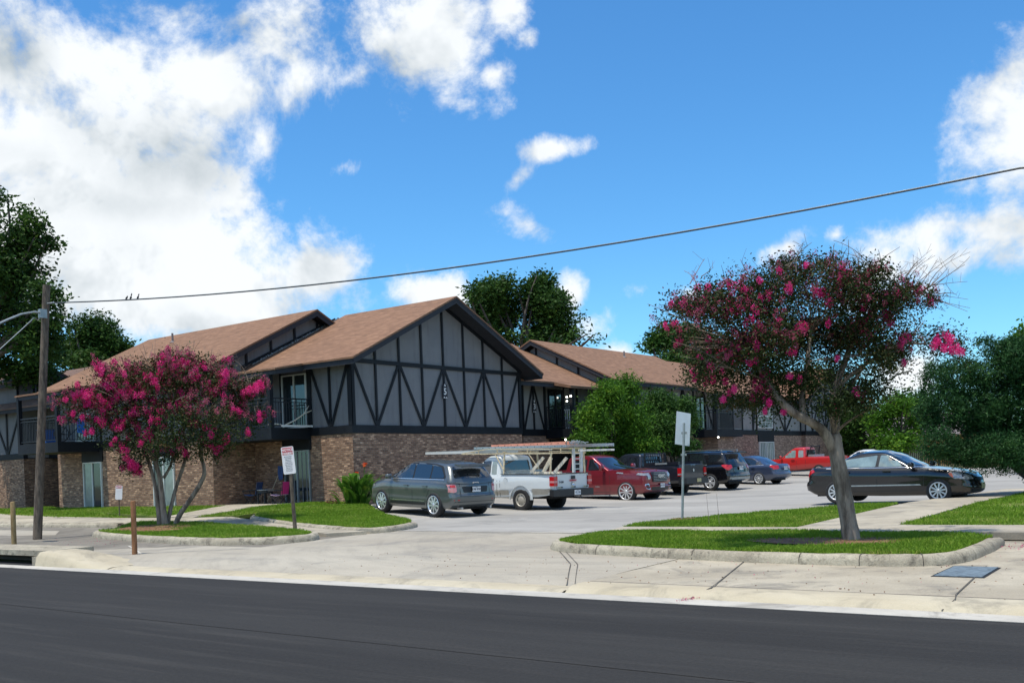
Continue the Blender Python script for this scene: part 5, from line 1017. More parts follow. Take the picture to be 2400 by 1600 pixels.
for sg in (1, -1):
    mb = MB(); c.patch('F', [(sg * .62, .93), (sg * .64, 1.10), (sg * .97, 1.10), (sg * .99, 1.02), (sg * .80, 1.0), (sg * .78, .86), (sg * .66, .86)], .014, mb, 0, .05, .02); c.patch('L' if sg > 0 else 'R', [(2.80, 1.0), (2.82, 1.09), (2.5, 1.12), (2.42, 1.05)], .012, mb, 0, .06, .02); mb.build('headlight', 'clear_l', c.root)
    f = c.P('fog_light_frame', 'chrome', [('F', [(sg * .70, .46), (sg * .72, .70), (sg * .93, .68), (sg * .90, .50)], .012)], rnd=.03); c.P('fog_light', 'dark', [('F', [(sg * .74, .49), (sg * .75, .66), (sg * .89, .645), (sg * .87, .52)], .02)], f, rnd=.02)
c.P('lower_intake', 'trim', [('F', [(-.60, .42), (.60, .42), (.62, .56), (-.62, .56)], .01)], rnd=.03); c.plate(2.93, .1, .60, 'F', 'JKN 6337')
lines(c, [('R', [(1.18, .4), (1.2, .9), (1.16, 1.22)]), ('R', [(.05, .38), (.05, 1.25)]), ('R', [(-1.08, .4), (-1.08, 1.25)]), ('T', [(1.3, .72), (2.75, .66)]), ('T', [(1.3, -.72), (2.75, -.66)]), ('R', [(1.18, .4), (-1.1, .4)])])
text('badge', 'SIERRA', .07, 'chrome', c.root, frame((.62, -1.028, .62), (1, 0, 0), (0, -1, 0)), .003); c.mirrors(.92, 1.02, 1.38, 'p_maroon', (.14, .24, .24)); handles(c, (.2, -.75), 1.10, 'chrome')
c.P('vent_trim', 'chrome', [('R', [(1.5, 1.13), (1.85, 1.10), (1.82, 1.15), (1.55, 1.18)], .01)], rnd=.01); mb = MB(); mb.box(-1.0, 1.15, -1.02, -.92, .24, .29); mb.build('running_board', 'alu', c.root)
c.wheels((1.93, -1.78), .88, .41, .27, ('s', 10, .045, .0), .325, 'rim')
# ---- navy pickup, tail out
S_ = dict(L=5.8, W=2.02, wr=.40, wx=(1.95, -1.65), r=.10, fb=.12, rb=.02, clr=.42, taper=.05, arch=1.14, crown=.02,
    zhi=[(-2.9, 1.34), (-.9, 1.34), (-.85, 1.28), (1.3, 1.26), (2.3, 1.22), (2.75, 1.12), (2.9, 1.0)], zlo=[(-2.9, .58), (0, .46), (2.9, .46)],
    lev=[(0, .02, .1, .92), (.08, .02, .04, .96), (.5, .02, .02, .985), (.9, .02, .05, .97), (1, .02, .15, .95)], bed=(-2.83, -.9, .82, .8),
    cab=dict(belt=[(-3, 1.26), (3, 1.26)], roof=[(-.9, 1.84), (-.3, 1.90), (.5, 1.89), (1.0, 1.80)], lev=[(0, -.84, 1.40, .93), (.15, -.84, 1.22, .91), (.55, -.81, .84, .84), (.88, -.78, .50, .78), (.97, -.74, .36, .74), (1, -.64, .22, .66)], fb=.22, rb=.02, r=.12, crown=.035))
c = pickup('pickup_truck', 'dark navy pickup parked tail out between the maroon pickup and the black suv', (-22.9, 39.85, .22), R(175), 'p_navy', S_)
c.both('side_window', 'cglass', [(1.0, 1.31), (.45, 1.72), (-.05, 1.74), (-.1, 1.31)], .006, rnd=.06); c.both('side_window', 'cglass', [(-.2, 1.31), (-.15, 1.74), (-.6, 1.70), (-.68, 1.32)], .006, rnd=.05)
c.P('windscreen', 'cglass', [('F', [(-.76, 1.3), (.76, 1.3), (.66, 1.78), (-.66, 1.78)], .006)], rnd=.06); c.P('rear_window', 'cglass', [('B', [(-.66, 1.40), (.66, 1.40), (.62, 1.74), (-.62, 1.74)], .006)], rnd=.06)
for sg in (1, -1): mb = MB(); y0 = min(sg * .85, sg * 1.0); mb.box(-2.905, -2.72, y0, y0 + .15, .86, 1.20); t = mb.build('tail_light', 'red_l', c.root); mb = MB(); mb.box(-2.909, -2.73, y0 - .003, y0 + .153, .90, .96); mb.build('reversing_lamp', 'clear_l', t)
mb = MB(); mb.prism([(-2.9, -1.0, .52), (-3.08, -.88, .52), (-3.08, .88, .52), (-2.9, 1.0, .52), (-2.75, 1.0, .52), (-2.75, -1.0, .52)], (0, 0, .24)); mb.build('rear_bumper', 'trim', c.root); c.plate(-3.085, -.1, .66, 'B', '', 'plate_y')
mb = MB(); mb.prism([(-2.884, -.05, 1.15), (-2.884, .05, 1.15), (-2.884, .045, 1.06), (-2.884, 0, 1.0), (-2.884, -.045, 1.06)], (-.012, 0, 0)); mb.build('badge', 'chrome', c.root)
lines(c, [('L', [(-.86, .5), (-.86, 1.28)]), ('B', [(-.84, .76), (-.84, 1.32)]), ('B', [(.84, .76), (.84, 1.32)])]); mb = MB()
for y in (-.8, .8): mb.bar((-.95, y, 1.32), (-.95, y, 1.86), .05, .05)
mb.bar((-.95, -.8, 1.86), (-.95, .8, 1.86), .05, .05)
for i in range(9): y = -.7 + i * .175; mb.bar((-.95, y, 1.36), (-.95, y, 1.84), .02, .02)
mb.bar((-.95, -.8, 1.6), (-.95, .8, 1.6), .02, .03); mb.build('headache_rack', 'iron', c.root)
for sg in (1, -1): mb = MB(); mb.box(-2.75, -1.05, sg * .88 - .09, sg * .88 + .09, 1.345, 1.47); mb.box(-2.2, -1.6, sg * .975 - .01, sg * .975 + .01, 1.37, 1.45, 1); mb.build('side_tool_box', ('p_navy', 'galv'), c.root)
c.mirrors(.9, .99, 1.42, 'trim', (.12, .24, .24)); c.wheels((1.95, -1.65), .86, .40, .27, ('s', 5, .09, 0), .24, 'rimback')
# ---- black suv
c = Car('suv_car', 'black three row suv with silver roof rails parked tail out beside the navy pickup', (-21.8, 43.25, .33), R(173))
sp = dict(L=5.0, W=2.0, wr=.39, wx=(1.45, -1.42), r=.18, fb=.16, rb=.10, clr=.28, taper=.08,
    zhi=[(-2.5, 1.12), (-2.3, 1.16), (0, 1.12), (1.1, 1.12), (1.9, 1.05), (2.3, .98), (2.5, .85)], zlo=[(-2.5, .42), (-1.9, .32), (0, .28), (2.5, .34)],
    lev=[(0, .12, .14, .89), (.08, .02, .05, .94), (.3, .0, .0, .965), (.42, .02, .0, .965), (.5, .06, .02, .97), (.75, .08, .05, .985), (.92, .10, .10, .95), (1, .14, .18, .91)])
car_body(c, sp, 'p_black')
cabin(c, dict(belt=sp['zhi'], roof=[(-2.4, 1.66), (-2.1, 1.72), (-1, 1.765), (0, 1.77), (.5, 1.73), (1, 1.65)], lev=[(0, -2.38, 1.35, .90), (.12, -2.36, 1.2, .885), (.5, -2.25, .80, .81), (.85, -2.12, .42, .745), (.96, -2.06, .25, .70), (1, -1.95, .1, .62)], fb=.22, rb=.10, r=.16), 'p_black')
for poly in ([(.9, 1.20), (.45, 1.46), (.2, 1.64), (-.18, 1.66), (-.2, 1.18)], [(-.28, 1.18), (-.26, 1.66), (-1.0, 1.66), (-1.25, 1.22), (-1.2, 1.19)], [(-1.34, 1.25), (-1.22, 1.65), (-1.9, 1.60), (-2.0, 1.36)]): c.both('side_window', 'cglass', poly, .007, rnd=.05)
c.both('window_chrome', 'chrome', [(.95, 1.165), (-1.25, 1.175), (-1.25, 1.155), (.95, 1.145)], .01)
c.P('windscreen', 'cglass', [('F', [(-.76, 1.18), (.76, 1.18), (.62, 1.66), (-.62, 1.66)], .006)], rnd=.06); c.P('rear_window', 'cglass', [('B', [(-.72, 1.25), (.72, 1.25), (.62, 1.62), (-.62, 1.62)], .006)], rnd=.06)
mb = MB(); mb.prism([(-2.15, -.64, 1.735), (-2.15, .64, 1.735), (-2.45, .58, 1.69), (-2.45, -.58, 1.69)], (0, 0, -.04)); mb.build('spoiler', 'p_black', c.root)
for sg in (1, -1): mb = MB(); c.patch('B', [(sg * .6, 1.0), (sg * .62, 1.14), (sg * .98, 1.12), (sg * .98, .92), (sg * .85, .90)], .012, mb, 0, .06, .03); c.patch('L' if sg > 0 else 'R', [(-2.47, .93), (-2.3, .92), (-2.0, 1.12), (-2.1, 1.16), (-2.47, 1.12)], .012, mb, 0, .06, .03); mb.build('tail_light', 'red_l', c.root)
for sg in (1, -1): mb = MB(); mb.bar((-1.9, sg * .66, 1.82), (.1, sg * .66, 1.83), .035, .03); mb.bar((-1.9, sg * .66, 1.74), (-1.85, sg * .66, 1.82), .04, .04); mb.bar((.1, sg * .66, 1.75), (.05, sg * .66, 1.83), .04, .04); mb.build('roof_rail', 'alu', c.root)
c.plate(-2.47, 0, .98, 'B', 'LVX 4482'); c.P('lower_bumper', 'galv', [('B', [(-.85, .48), (.85, .48), (.85, .58), (-.85, .58)], .008)], rnd=.03); lines(c, [('L', [(1.05, .4), (1.05, 1.1)]), ('L', [(-.24, .38), (-.24, 1.16)]), ('L', [(-.98, .42), (-1.15, .8), (-1.2, 1.16)]), ('B', [(-.62, .68), (.62, .68)])], .012, 'galv')
handles(c, (.02, -.95), 1.0, 'chrome'); c.mirrors(.82, .96, 1.2, 'p_black', (.15, .2, .16)); c.wheels((1.45, -1.42), .86, .39, .25, ('s', 5, .07, .16), .27, 'rim')
# ---- sedans
def sedan(label, loc, rz, col, L=4.6, H=1.45, glass='cglass', pitch=0, W=1.8):
    c = Car('sedan_car', label, loc, rz, pitch=pitch); h = L / 2
    sp = dict(L=L, W=W, wr=.325, wx=(h - .90, -h + 1.02), r=.22, fb=.20, rb=.14, clr=.20, taper=.11, arch=1.14,
        zhi=[(-h, .93), (-h + .25, 1.0), (-h + .7, 1.0), (-.6, .955), (.4, .93), (h - 1.25, .93), (h - .7, .86), (h - .3, .77), (h, .64)], zlo=[(-h, .34), (-h + .5, .24), (0, .20), (h - .5, .20), (h, .24)],
        lev=[(0, .16, .12, .88), (.1, .02, .04, .94), (.3, .0, .0, .965), (.42, .02, .0, .97), (.5, .07, .02, .97), (.75, .09, .05, .985), (.92, .12, .10, .95), (1, .18, .2, .89)])
    car_body(c, sp, col)
    cabin(c, dict(belt=sp['zhi'], roof=[(-h + .6, H - .28), (-h + 1.2, H - .10), (-.6, H - .045), (-.1, H - .04), (.3, H - .08), (.8, H - .2)], lev=[(0, -h + .48, h - 1.15, .80), (.15, -h + .55, h - 1.30, .79), (.5, -h + .85, .72, .72), (.85, -h + 1.20, .34, .64), (.96, -h + 1.36, .18, .60), (1, -h + 1.55, .02, .53)], fb=.20, rb=.14, r=.20), col)
    zt = H - .11
    c.both('window_trim', 'trim', [(h - 1.42, .965), (.62, 1.16), (.25, zt - .01), (-.3, zt + .02), (-h + 1.45, zt - .05), (-h + .98, 1.14), (-h + .72, 1.01), (-h + .8, .985)], .004, rnd=.04)
    for k, poly in enumerate(([(h - 1.58, .985), (.60, 1.14), (.24, zt - .045), (-.10, zt - .02), (-.14, .985)], [(-.22, .985), (-.19, zt - .02), (-h + 1.48, zt - .09), (-h + 1.22, 1.20), (-h + 1.2, 1.0)], [(-h + 1.16, 1.01), (-h + 1.17, 1.17), (-h + .98, 1.10), (-h + .82, 1.02)])): c.both('side_window', glass, poly, .009, rnd=.035)
    c.both('chrome_strip', 'chrome', [(h - 1.4, .962), (-h + .74, .985), (-h + .74, .967), (h - 1.4, .944)], .012)
    c.P('windscreen', 'cglass', [('F', [(-.62, 1.0), (.62, 1.0), (.46, zt - .02), (-.46, zt - .02)], .012)], rnd=.06, step=.07); c.P('rear_window', 'cglass', [('B', [(-.62, 1.05), (.62, 1.05), (.52, zt - .04), (-.52, zt - .04)], .006)], rnd=.06)
    for sg in (1, -1):
        s_ = 'L' if sg > 0 else 'R'
        mb = MB(); c.patch('B', [(sg * .42, .80), (sg * .45, .95), (sg * .86, .93), (sg * .86, .76), (sg * .6, .74)], .012, mb, 0, .06, .03); c.patch(s_, [(-h + .03, .76), (-h + .16, .76), (-h + .42, .90), (-h + .36, .96), (-h + .03, .93)], .012, mb, 0, .06, .03); mb.build('tail_light', 'red_l', c.root)
        mb = MB(); c.patch('F', [(sg * .45, .60), (sg * .50, .70), (sg * .84, .76), (sg * .84, .60)], .012, mb, 0, .06, .03); c.patch(s_, [(h - .15, .60), (h - .50, .63), (h - .66, .78), (h - .45, .80), (h - .12, .70)], .012, mb, 0, .06, .02); hd = mb.build('headlight', 'clear_l', c.root); c.P('indicator', 'amber', [(s_, [(h - .5, .645), (h - .6, .70), (h - .64, .775), (h - .56, .775)], .017)], hd)
    lines(c, [(v, s_) for v in 'LR' for s_ in ([(h - 1.28, .35), (h - 1.25, .7), (h - 1.38, .93)], [(-.17, .32), (-.17, .96)], [(-h + 1.52, .34), (-h + 1.36, .62), (-h + 1.24, .75), (-h + 1.2, .97)])] + [('B', [(-.42, .66), (.42, .66)]), ('L', [(h - 1.28, .33), (-h + 1.5, .33)]), ('R', [(h - 1.28, .33), (-h + 1.5, .33)])], .012)
    c.both('door_moulding', 'galv' if glass != 'cglass' else 'trim', [(h - 1.32, .47), (-h + 1.45, .47), (-h + 1.45, .505), (h - 1.36, .505)], .012)
    handles(c, (.10, -h + 1.32), .86, col); c.mirrors(.78, .86, 1.02, col, (.15, .19, .13)); c.P('lower_grille', 'trim', [('F', [(-.6, .30), (.6, .30), (.62, .44), (-.62, .44)], .008), ('F', [(-.4, .56), (.4, .56), (.42, .64), (-.42, .64)], .008)], rnd=.02)
    return c, h
c, h = sedan('glossy black sedan with silver alloy wheels leaving the lot behind the large crape myrtle trunk', (-8.55, 28.95, .34), R(-2), 'p_black', 4.64, 1.43, 'cglass_lt')
c.wheels((h - .90, -h + 1.02), .775, .325, .215, ('s', 10, .034, .0), .226, 'rim'); c.plate(h + .0, -.05, .42, 'F', '', 'plate_y', (.3, .15)); BS = c.root
c, h = sedan('slate blue compact sedan parked tail out beside the black suv', (-21.75, 48.75, .39), R(172), 'p_blue', 4.6, 1.47); c.wheels((h - .90, -h + 1.02), .775, .325, .215, ('s', 10, .03, .05), .235, 'rim'); c.plate(-h - .005, 0, .80, 'B', 'KTR 2208')
c, h = sedan('white sedan mostly hidden behind the crape myrtle trunk and the black sedan', (-20.6, 63.5, .52), R(178), 'p_whiteclean', 4.8, 1.5); c.wheels((h - .90, -h + 1.02), .80, .325, .215, ('s', 10, .03, .05), .225, 'rim')
# ---- red compact pickup
S_ = dict(L=5.2, W=1.85, wr=.37, wx=(1.72, -1.48), r=.12, fb=.14, rb=.03, clr=.38, taper=.06, arch=1.15, crown=.02,
    zhi=[(-2.6, 1.16), (-.8, 1.16), (.8, 1.10), (1.6, 1.07), (2.2, .99), (2.6, .82)], zlo=[(-2.6, .55), (0, .42), (2.6, .42)],
    lev=[(0, .02, .1, .90), (.08, .02, .04, .95), (.45, .02, .02, .985), (.9, .02, .08, .96), (1, .02, .16, .93)], bed=(-2.54, -.72, .76, .72),
    cab=dict(belt=[(-3, 1.10), (3, 1.10)], roof=[(-.9, 1.70), (-.2, 1.74), (.4, 1.72), (.9, 1.62)], lev=[(0, -.68, 1.18, .86), (.15, -.68, 1.0, .84), (.55, -.66, .68, .77), (.88, -.64, .36, .71), (.97, -.6, .22, .67), (1, -.5, .1, .6)], fb=.2, rb=.02, r=.11, crown=.03))
c = pickup('pickup_truck', 'bright red extended cab pickup parked in front of the farthest brick wall', (-22.7, 58.8, .53), R(176), 'p_red', S_)
c.both('side_window', 'cglass_lt', [(.85, 1.15), (.55, 1.36), (.28, 1.56), (-.05, 1.58), (-.06, 1.14)], .006, rnd=.06); c.both('side_window', 'galv', [(-.24, 1.15), (-.22, 1.57), (-.52, 1.56), (-.56, 1.16)], .006, rnd=.06)
c.P('windscreen', 'cglass', [('F', [(-.70, 1.15), (.70, 1.15), (.6, 1.62), (-.6, 1.62)], .006)], rnd=.06); c.P('rear_window', 'cglass', [('B', [(-.6, 1.22), (.6, 1.22), (.56, 1.58), (-.56, 1.58)], .006)], rnd=.06)
lines(c, [('L', [(.95, .5), (.92, 1.1)]), ('L', [(-.14, .48), (-.14, 1.12)]), ('L', [(-.70, .5), (-.70, 1.12)])], .014)
mb = MB()
for sg in (1, -1): y0 = min(sg * .78, sg * .915); mb.box(-2.605, -2.48, y0, y0 + .135, .84, 1.12)
mb.build('tail_light', 'red_l', c.root); mb = MB(); mb.box(-1.15, -.80, -.72, .72, 1.0, 1.30); mb.build('bed_tool_box', 'alu', c.root)
mb = MB(); mb.bar((-.78, -.7, 1.18), (-.95, -.6, 1.80), .05, .05); mb.bar((-.78, .7, 1.18), (-.95, .6, 1.80), .05, .05); mb.bar((-.95, -.6, 1.8), (-.95, .6, 1.8), .05, .05)
for i in range(7): y = -.5 + i * .165; mb.bar((-.80, y, 1.2), (-.94, y, 1.78), .03, .02)
mb.build('roll_bar', 'iron', c.root); c.mirrors(.78, .92, 1.2, 'p_red', (.12, .2, .15)); handles(c, (.08,), 1.0, 'trim'); mb = MB(); mb.box(-2.75, -2.55, -.85, .85, .50, .66); mb.build('rear_bumper', 'chrome', c.root)
c.wheels((1.72, -1.48), .78, .37, .24, ('s', 6, .07, 0), .22, 'rim')
t = thing('step_ladder', 'white folding step ladder hanging upright behind the tail post of the white pickup rack', 'ladder', onto(-2.85, -.35, 1.28), 0, 'ladders lying on the white pickup rack'); t.rotation_euler = WT.rotation_euler
for y in (-.2, .2): m = MB(); m.box(-.03, .03, y - .05, y + .05, 0, .80); m.build('side_rail', 'white_frame', t)
mb = MB(); [mb.box(-.02, .02, -.15, .15, .1 + k * .17, .13 + k * .17) for k in range(4)]; mb.build('rungs', 'alu', t)
# ------------------------------------------------------------------ vegetation
def at(px, py, d):       # where a photograph pixel lies d metres along the view axis
    u = px - 1200; v = 1098.4 - py
    a = u * math.cos(ROLL) + v * math.sin(ROLL); b = -u * math.sin(ROLL) + v * math.cos(ROLL)
    p = (Fv + Rv * (a / 2400) + Uv * (b / 2400)) * d; return Vector((p.x, p.y, p.z + HCAM))
def leaves(C, n, spread, ln_, wd, droop=.0, up=.0, seed=0, flat=0.6):
    r = np.random.default_rng(seed); C = np.repeat(np.asarray(C), n, axis=0); m = len(C)
    P = C + r.normal(0, 1, (m, 3)) * spread * np.array([1, 1, .8]); a = r.normal(0, 1, (m, 3)); a[:, 2] = a[:, 2] * flat - droop + up; a /= np.linalg.norm(a, axis=1)[:, None]
    b = r.normal(0, 1, (m, 3)); b -= a * np.sum(a * b, 1)[:, None]; b /= np.linalg.norm(b, axis=1)[:, None]
    L = ln_ * r.uniform(.6, 1.25, (m, 1)); Wd = wd * r.uniform(.6, 1.25, (m, 1))
    return np.stack([P, P + a * L * .45 + b * Wd * .5, P + a * L, P + a * L * .45 - b * Wd * .5], 1)
def fill(ells, n, seed=0, inner=.35, gap=.35, gs=1.5):
    r = np.random.default_rng(seed); vol = np.array([e[1] * e[2] * e[3] for e in ells]) ** .8; k = r.choice(len(ells), n * 2, p=vol / vol.sum())
    c = np.array([list(e[0]) for e in ells])[k]; R3 = np.array([[e[1], e[2], e[3]] for e in ells])[k]
    d = r.normal(0, 1, (n * 2, 3)); d /= np.linalg.norm(d, axis=1)[:, None]; rad = (inner + (1 - inner) * r.uniform(0, 1, n * 2)) * (1 + .10 * r.normal(0, 1, n * 2))
    P = c + d * R3 * rad[:, None]; q = P * gs
    f = np.sin(q[:, 0] * 2.1 + 1.7 * np.sin(q[:, 1] * 1.3)) + np.sin(q[:, 1] * 2.4 + 1.3 * np.sin(q[:, 2] * 1.9)) + np.sin(q[:, 2] * 2.7 + 1.9 * np.sin(q[:, 0] * 1.1))
    keep = f > (-3 + 6 * gap * r.uniform(.6, 1.1, n * 2)) - .2; return P[keep][:n]
def EL(lst, d, jit=.5, seed=1, z0=None):
    r = random.Random(seed); out = []
    for (px, py, rx, ry) in lst:
        a = rx / 2400 * d; b = ry / 2400 * d; dd = d + r.uniform(-jit, jit); out.append((at(px, py, dd), a, a, b))
    return out
def limb(a, b, seed, bend=.18, n=6):
    r = random.Random(seed); a = Vector(a); b = Vector(b); L = (b - a).length; o = Vector((r.uniform(-1, 1), r.uniform(-1, 1), r.uniform(0, .8))) * L * bend
    return [a * (1 - t) ** 2 + ((a + b) / 2 + o) * 2 * t * (1 - t) + b * t * t for t in [i / (n - 1) for i in range(n)]]
def bgtree(name, label, lst, d, base, trunk_r, n, leaf, mat='leaf_oak', per=5, spread=.22, gap=.35, jit=2.0, seed=1, group='trees behind the apartment blocks', inner=.3, gs=.6, nl=24):
    ells = EL(lst, d, jit, seed); t = thing(name, label, 'tree', base, 0, group); mb = MB(); B = Vector(base); ctr = sum((e[0] for e in ells), Vector()) / len(ells); fk = B.lerp(ctr, .55); fk.x = B.x * .6 + ctr.x * .4; fk.y = B.y * .6 + ctr.y * .4
    mb.tube([Vector(), (fk - B) * .5 + Vector((.1, 0, 0)), fk - B], [trunk_r, trunk_r * .8, trunk_r * .6], 8)
    for i in range(nl):
        e = ells[i % len(ells)]; r = random.Random(seed * 50 + i); tip = e[0] + Vector((r.uniform(-.75, .75) * e[1], r.uniform(-.75, .75) * e[2], r.uniform(-.5, .8) * e[3])); P = limb(fk - B, tip - B, seed + i); mb.tube(P, [trunk_r * .42 * (1 - .16 * k) for k in range(6)], 5)
    mb.build('trunk', 'bark_dk', t); C = fill(ells, n, seed, inner, gap, gs) - np.array(base); V = leaves(C, per, spread, leaf, leaf * .5, seed=seed); quads('crown', V, mat, t); return t
bgtree('pecan_tree', 'tallest dark pecan tree at the left edge behind the utility pole', [(-70, 620, 130, 150), (25, 560, 62, 88), (70, 545, 45, 60), (115, 572, 34, 20), (55, 660, 85, 60), (105, 700, 48, 42), (120, 745, 36, 28), (0, 760, 140, 100), (85, 800, 62, 60), (-40, 480, 70, 50), (60, 870, 90, 35)], 52.5, (-57.5, 23.5, .5), .45, 5600, .26, per=6, spread=.21, gap=.48, seed=3)
bgtree('pecan_tree', 'rounded dark tree between the utility pole and the left roof', [(215, 775, 62, 46), (262, 812, 45, 30), (180, 830, 60, 45), (298, 822, 22, 14), (225, 850, 80, 35), (140, 800, 45, 50)], 78, (-70, 42.5, .5), .45, 2600, .32, per=6, spread=.26, gap=.50, seed=4)
bgtree('pecan_tree', 'large dark tree rising behind the gable with plaque 5', [(1150, 690, 52, 42), (1215, 675, 52, 40), (1262, 668, 40, 40), (1180, 745, 85, 55), (1275, 725, 70, 50), (1330, 765, 62, 42), (1375, 785, 40, 26), (1350, 800, 60, 22), (1300, 700, 30, 24), (1130, 740, 38, 50), (1250, 790, 110, 28), (1110, 690, 22, 26)], 68, (-41, 55.5, .5), .5, 4700, .30, per=6, spread=.26, gap=.58, seed=5, jit=2.5)
bgtree('pecan_tree', 'lighter green tree between the far roof and the large crape myrtle', [(1535, 805, 36, 24), (1575, 790, 55, 32), (1620, 800, 60, 40), (1600, 850, 60, 40), (1680, 840, 60, 50)], 88, (-41, 76, .5), .35, 1700, .42, 'leaf_mid', per=6, spread=.34, gap=.42, seed=6, jit=2.5)
bgtree('ash_tree', 'bright green tree overhanging the yellow fence near the black sedan roof', [(2070, 985, 42, 36), (2105, 960, 36, 34), (2140, 1000, 44, 44), (2100, 1035, 56, 26), (2150, 950, 24, 24)], 70, (-20.5, 71.8, .5), .2, 1500, .26, 'leaf_bush', per=6, spread=.24, gap=.45, seed=7, jit=1.5, group='trees along the far fence')
bgtree('ash_tree', 'dark green tree right beside the corner of the farthest block', [(1990, 1000, 34, 52), (2010, 1045, 55, 22), (2030, 990, 42, 42), (1985, 945, 24, 26)], 74, (-22.2, 74.5, .5), .2, 1700, .26, 'leaf_oak', per=6, spread=.24, gap=.38, seed=8, jit=1.2, group='trees along the far fence')
bgtree('ash_tree', 'pale green treetop at the right edge above the juniper', [(2400, 815, 50, 38), (2440, 790, 60, 50), (2370, 850, 40, 30)], 48, (-8.5, 50, .5), .22, 1500, .2, 'leaf_bush', per=6, spread=.16, gap=.35, seed=9, jit=1.0, group='trees along the far fence')
for i, (x, y, h) in enumerate(((-14, 98, 6), (-4, 92, 6.5), (8, 95, 7.5), (-30, 108, 8.5), (22, 88, 7))):
    lb = ['low dark tree far behind the fences to the right of the green house', 'second dark tree far behind the fences, behind the juniper', 'third dark tree far behind the fences, near the right edge', 'tall dark tree behind the green sided house', 'outermost dark tree behind the fences on the right'][i]
    B = Vector((x, y, .6)); t = thing('oak_tree', lb, 'tree', B, 0, 'trees along the far fence'); mb = MB(); mb.tube([(0, 0, 0), (.1, 0, h * .4)], [.25, .18], 6); r = random.Random(i)
    el = [(Vector((r.uniform(-2, 2), r.uniform(-1.5, 1.5), h * r.uniform(.38, .8))), r.uniform(1.6, 2.6), r.uniform(1.6, 2.6), r.uniform(1.0, 1.8)) for _ in range(7)]
    for e in el: mb.tube(limb((.1, 0, h * .4), e[0], i), [.1, .08, .06, .05, .04, .03], 4)
    mb.build('trunk', 'bark_dk', t); quads('crown', leaves(fill(el, 900, i, .3, .35, .6), 6, .3, .45, .24, seed=i), 'leaf_oak', t)
# bright bush in front of building 3 : two small trees grown together
def atX(px, py, X):
    p = at(px, py, 1.0); dx = Vector((0, 0, HCAM)); v = p - dx; return dx + v * (X / v.x)
bl = [(1425, 925, 44, 40), (1472, 912, 40, 42), (1390, 985, 48, 50), (1455, 990, 80, 58), (1375, 1035, 42, 28), (1470, 1045, 90, 26)]; br_ = [(1545, 950, 46, 40), (1600, 952, 36, 32), (1550, 1010, 72, 44), (1620, 985, 22, 24), (1590, 1045, 50, 22)]
for k, (lst, bs, lb) in enumerate(((bl, (-25.6, 42.3, .4), 'bright green chinaberry like bush tree hiding the wall right of plaque 3'), (br_, (-25.6, 48.6, .4), 'darker right half of the bush, reaching to the blank sign'))):
    r = random.Random(k); el = []
    for (px, py, rx, ry) in lst: p = atX(px, py, -24.9 + r.uniform(-.35, .5)); d = (p - Vector((0, 0, HCAM))).dot(Fv); el.append((p, rx / 2400 * d * .98, rx / 2400 * d * .8, ry / 2400 * d))
    t = thing('bush_tree', lb, 'tree', bs, 0, 'bush trees in front of the block with plaque 3'); B = Vector(bs); mb = MB()
    for i in range(9): e = el[i % len(el)]; mb.tube(limb(Vector((.1 * math.cos(i), .1 * math.sin(i), 0)), e[0] - B, i + 5, .12), [.09, .075, .06, .045, .03, .02], 6)
    mb.build('trunk', 'bark_dk', t); quads('crown', leaves(fill(el, 5200, 21 + k, .25, .22, 1.1) - np.array(bs), 6, .15, .20, .055, droop=.55, seed=k, flat=.8), 'leaf_bush' if k == 0 else 'leaf_mid', t)
# juniper on the right
jl = [(2180, 980, 26, 40), (2185, 1060, 24, 20), (2195, 890, 42, 36), (2245, 880, 52, 38), (2300, 875, 46, 34), (2345, 825, 44, 30), (2400, 840, 70, 60), (2215, 960, 60, 62), (2290, 960, 80, 70), (2390, 960, 110, 120), (2200, 1040, 44, 40), (2260, 1060, 60, 38), (2340, 1060, 80, 50), (2440, 1050, 80, 80), (2310, 800, 26, 10), (2180, 860, 16, 12), (2235, 845, 22, 8), (2165, 925, 20, 14), (2155, 960, 16, 10), (2270, 850, 26, 9), (2500, 900, 120, 150)]
el = EL(jl, 27, .6, 11); bs = (-4.75, 30.0, .36); t = thing('juniper_tree', 'dense dark green juniper with leaning trunk at the right edge', 'tree', bs); B = Vector(bs); mb = MB()
mb.tube([(-.3, -.3, -.1), (-.42, -.35, .5), at(2385, 1090, 27.5) - B, at(2372, 1060, 27.3) - B], [.24, .19, .16, .12], 9); mb.tube([(.1, .1, -.1), (.0, .0, .8), at(2410, 1060, 27.5) - B], [.2, .16, .12], 8)
for i in range(26): e = el[i % len(el)]; mb.tube(limb(at(2378, 1070, 27.4) - B, (at(2378, 1070, 27.4) * .35 + e[0] * .65) - B, i + 3, .1), [.08, .065, .05, .035, .025, .015], 5)
mb.build('trunk', 'bark_dk', t); C = fill(el, 19000, 12, .5, .24, 2.6) - np.array(bs); quads('crown', leaves(C, 8, .055, .10, .026, up=.5, seed=5, flat=.8), 'leaf_jun', t)
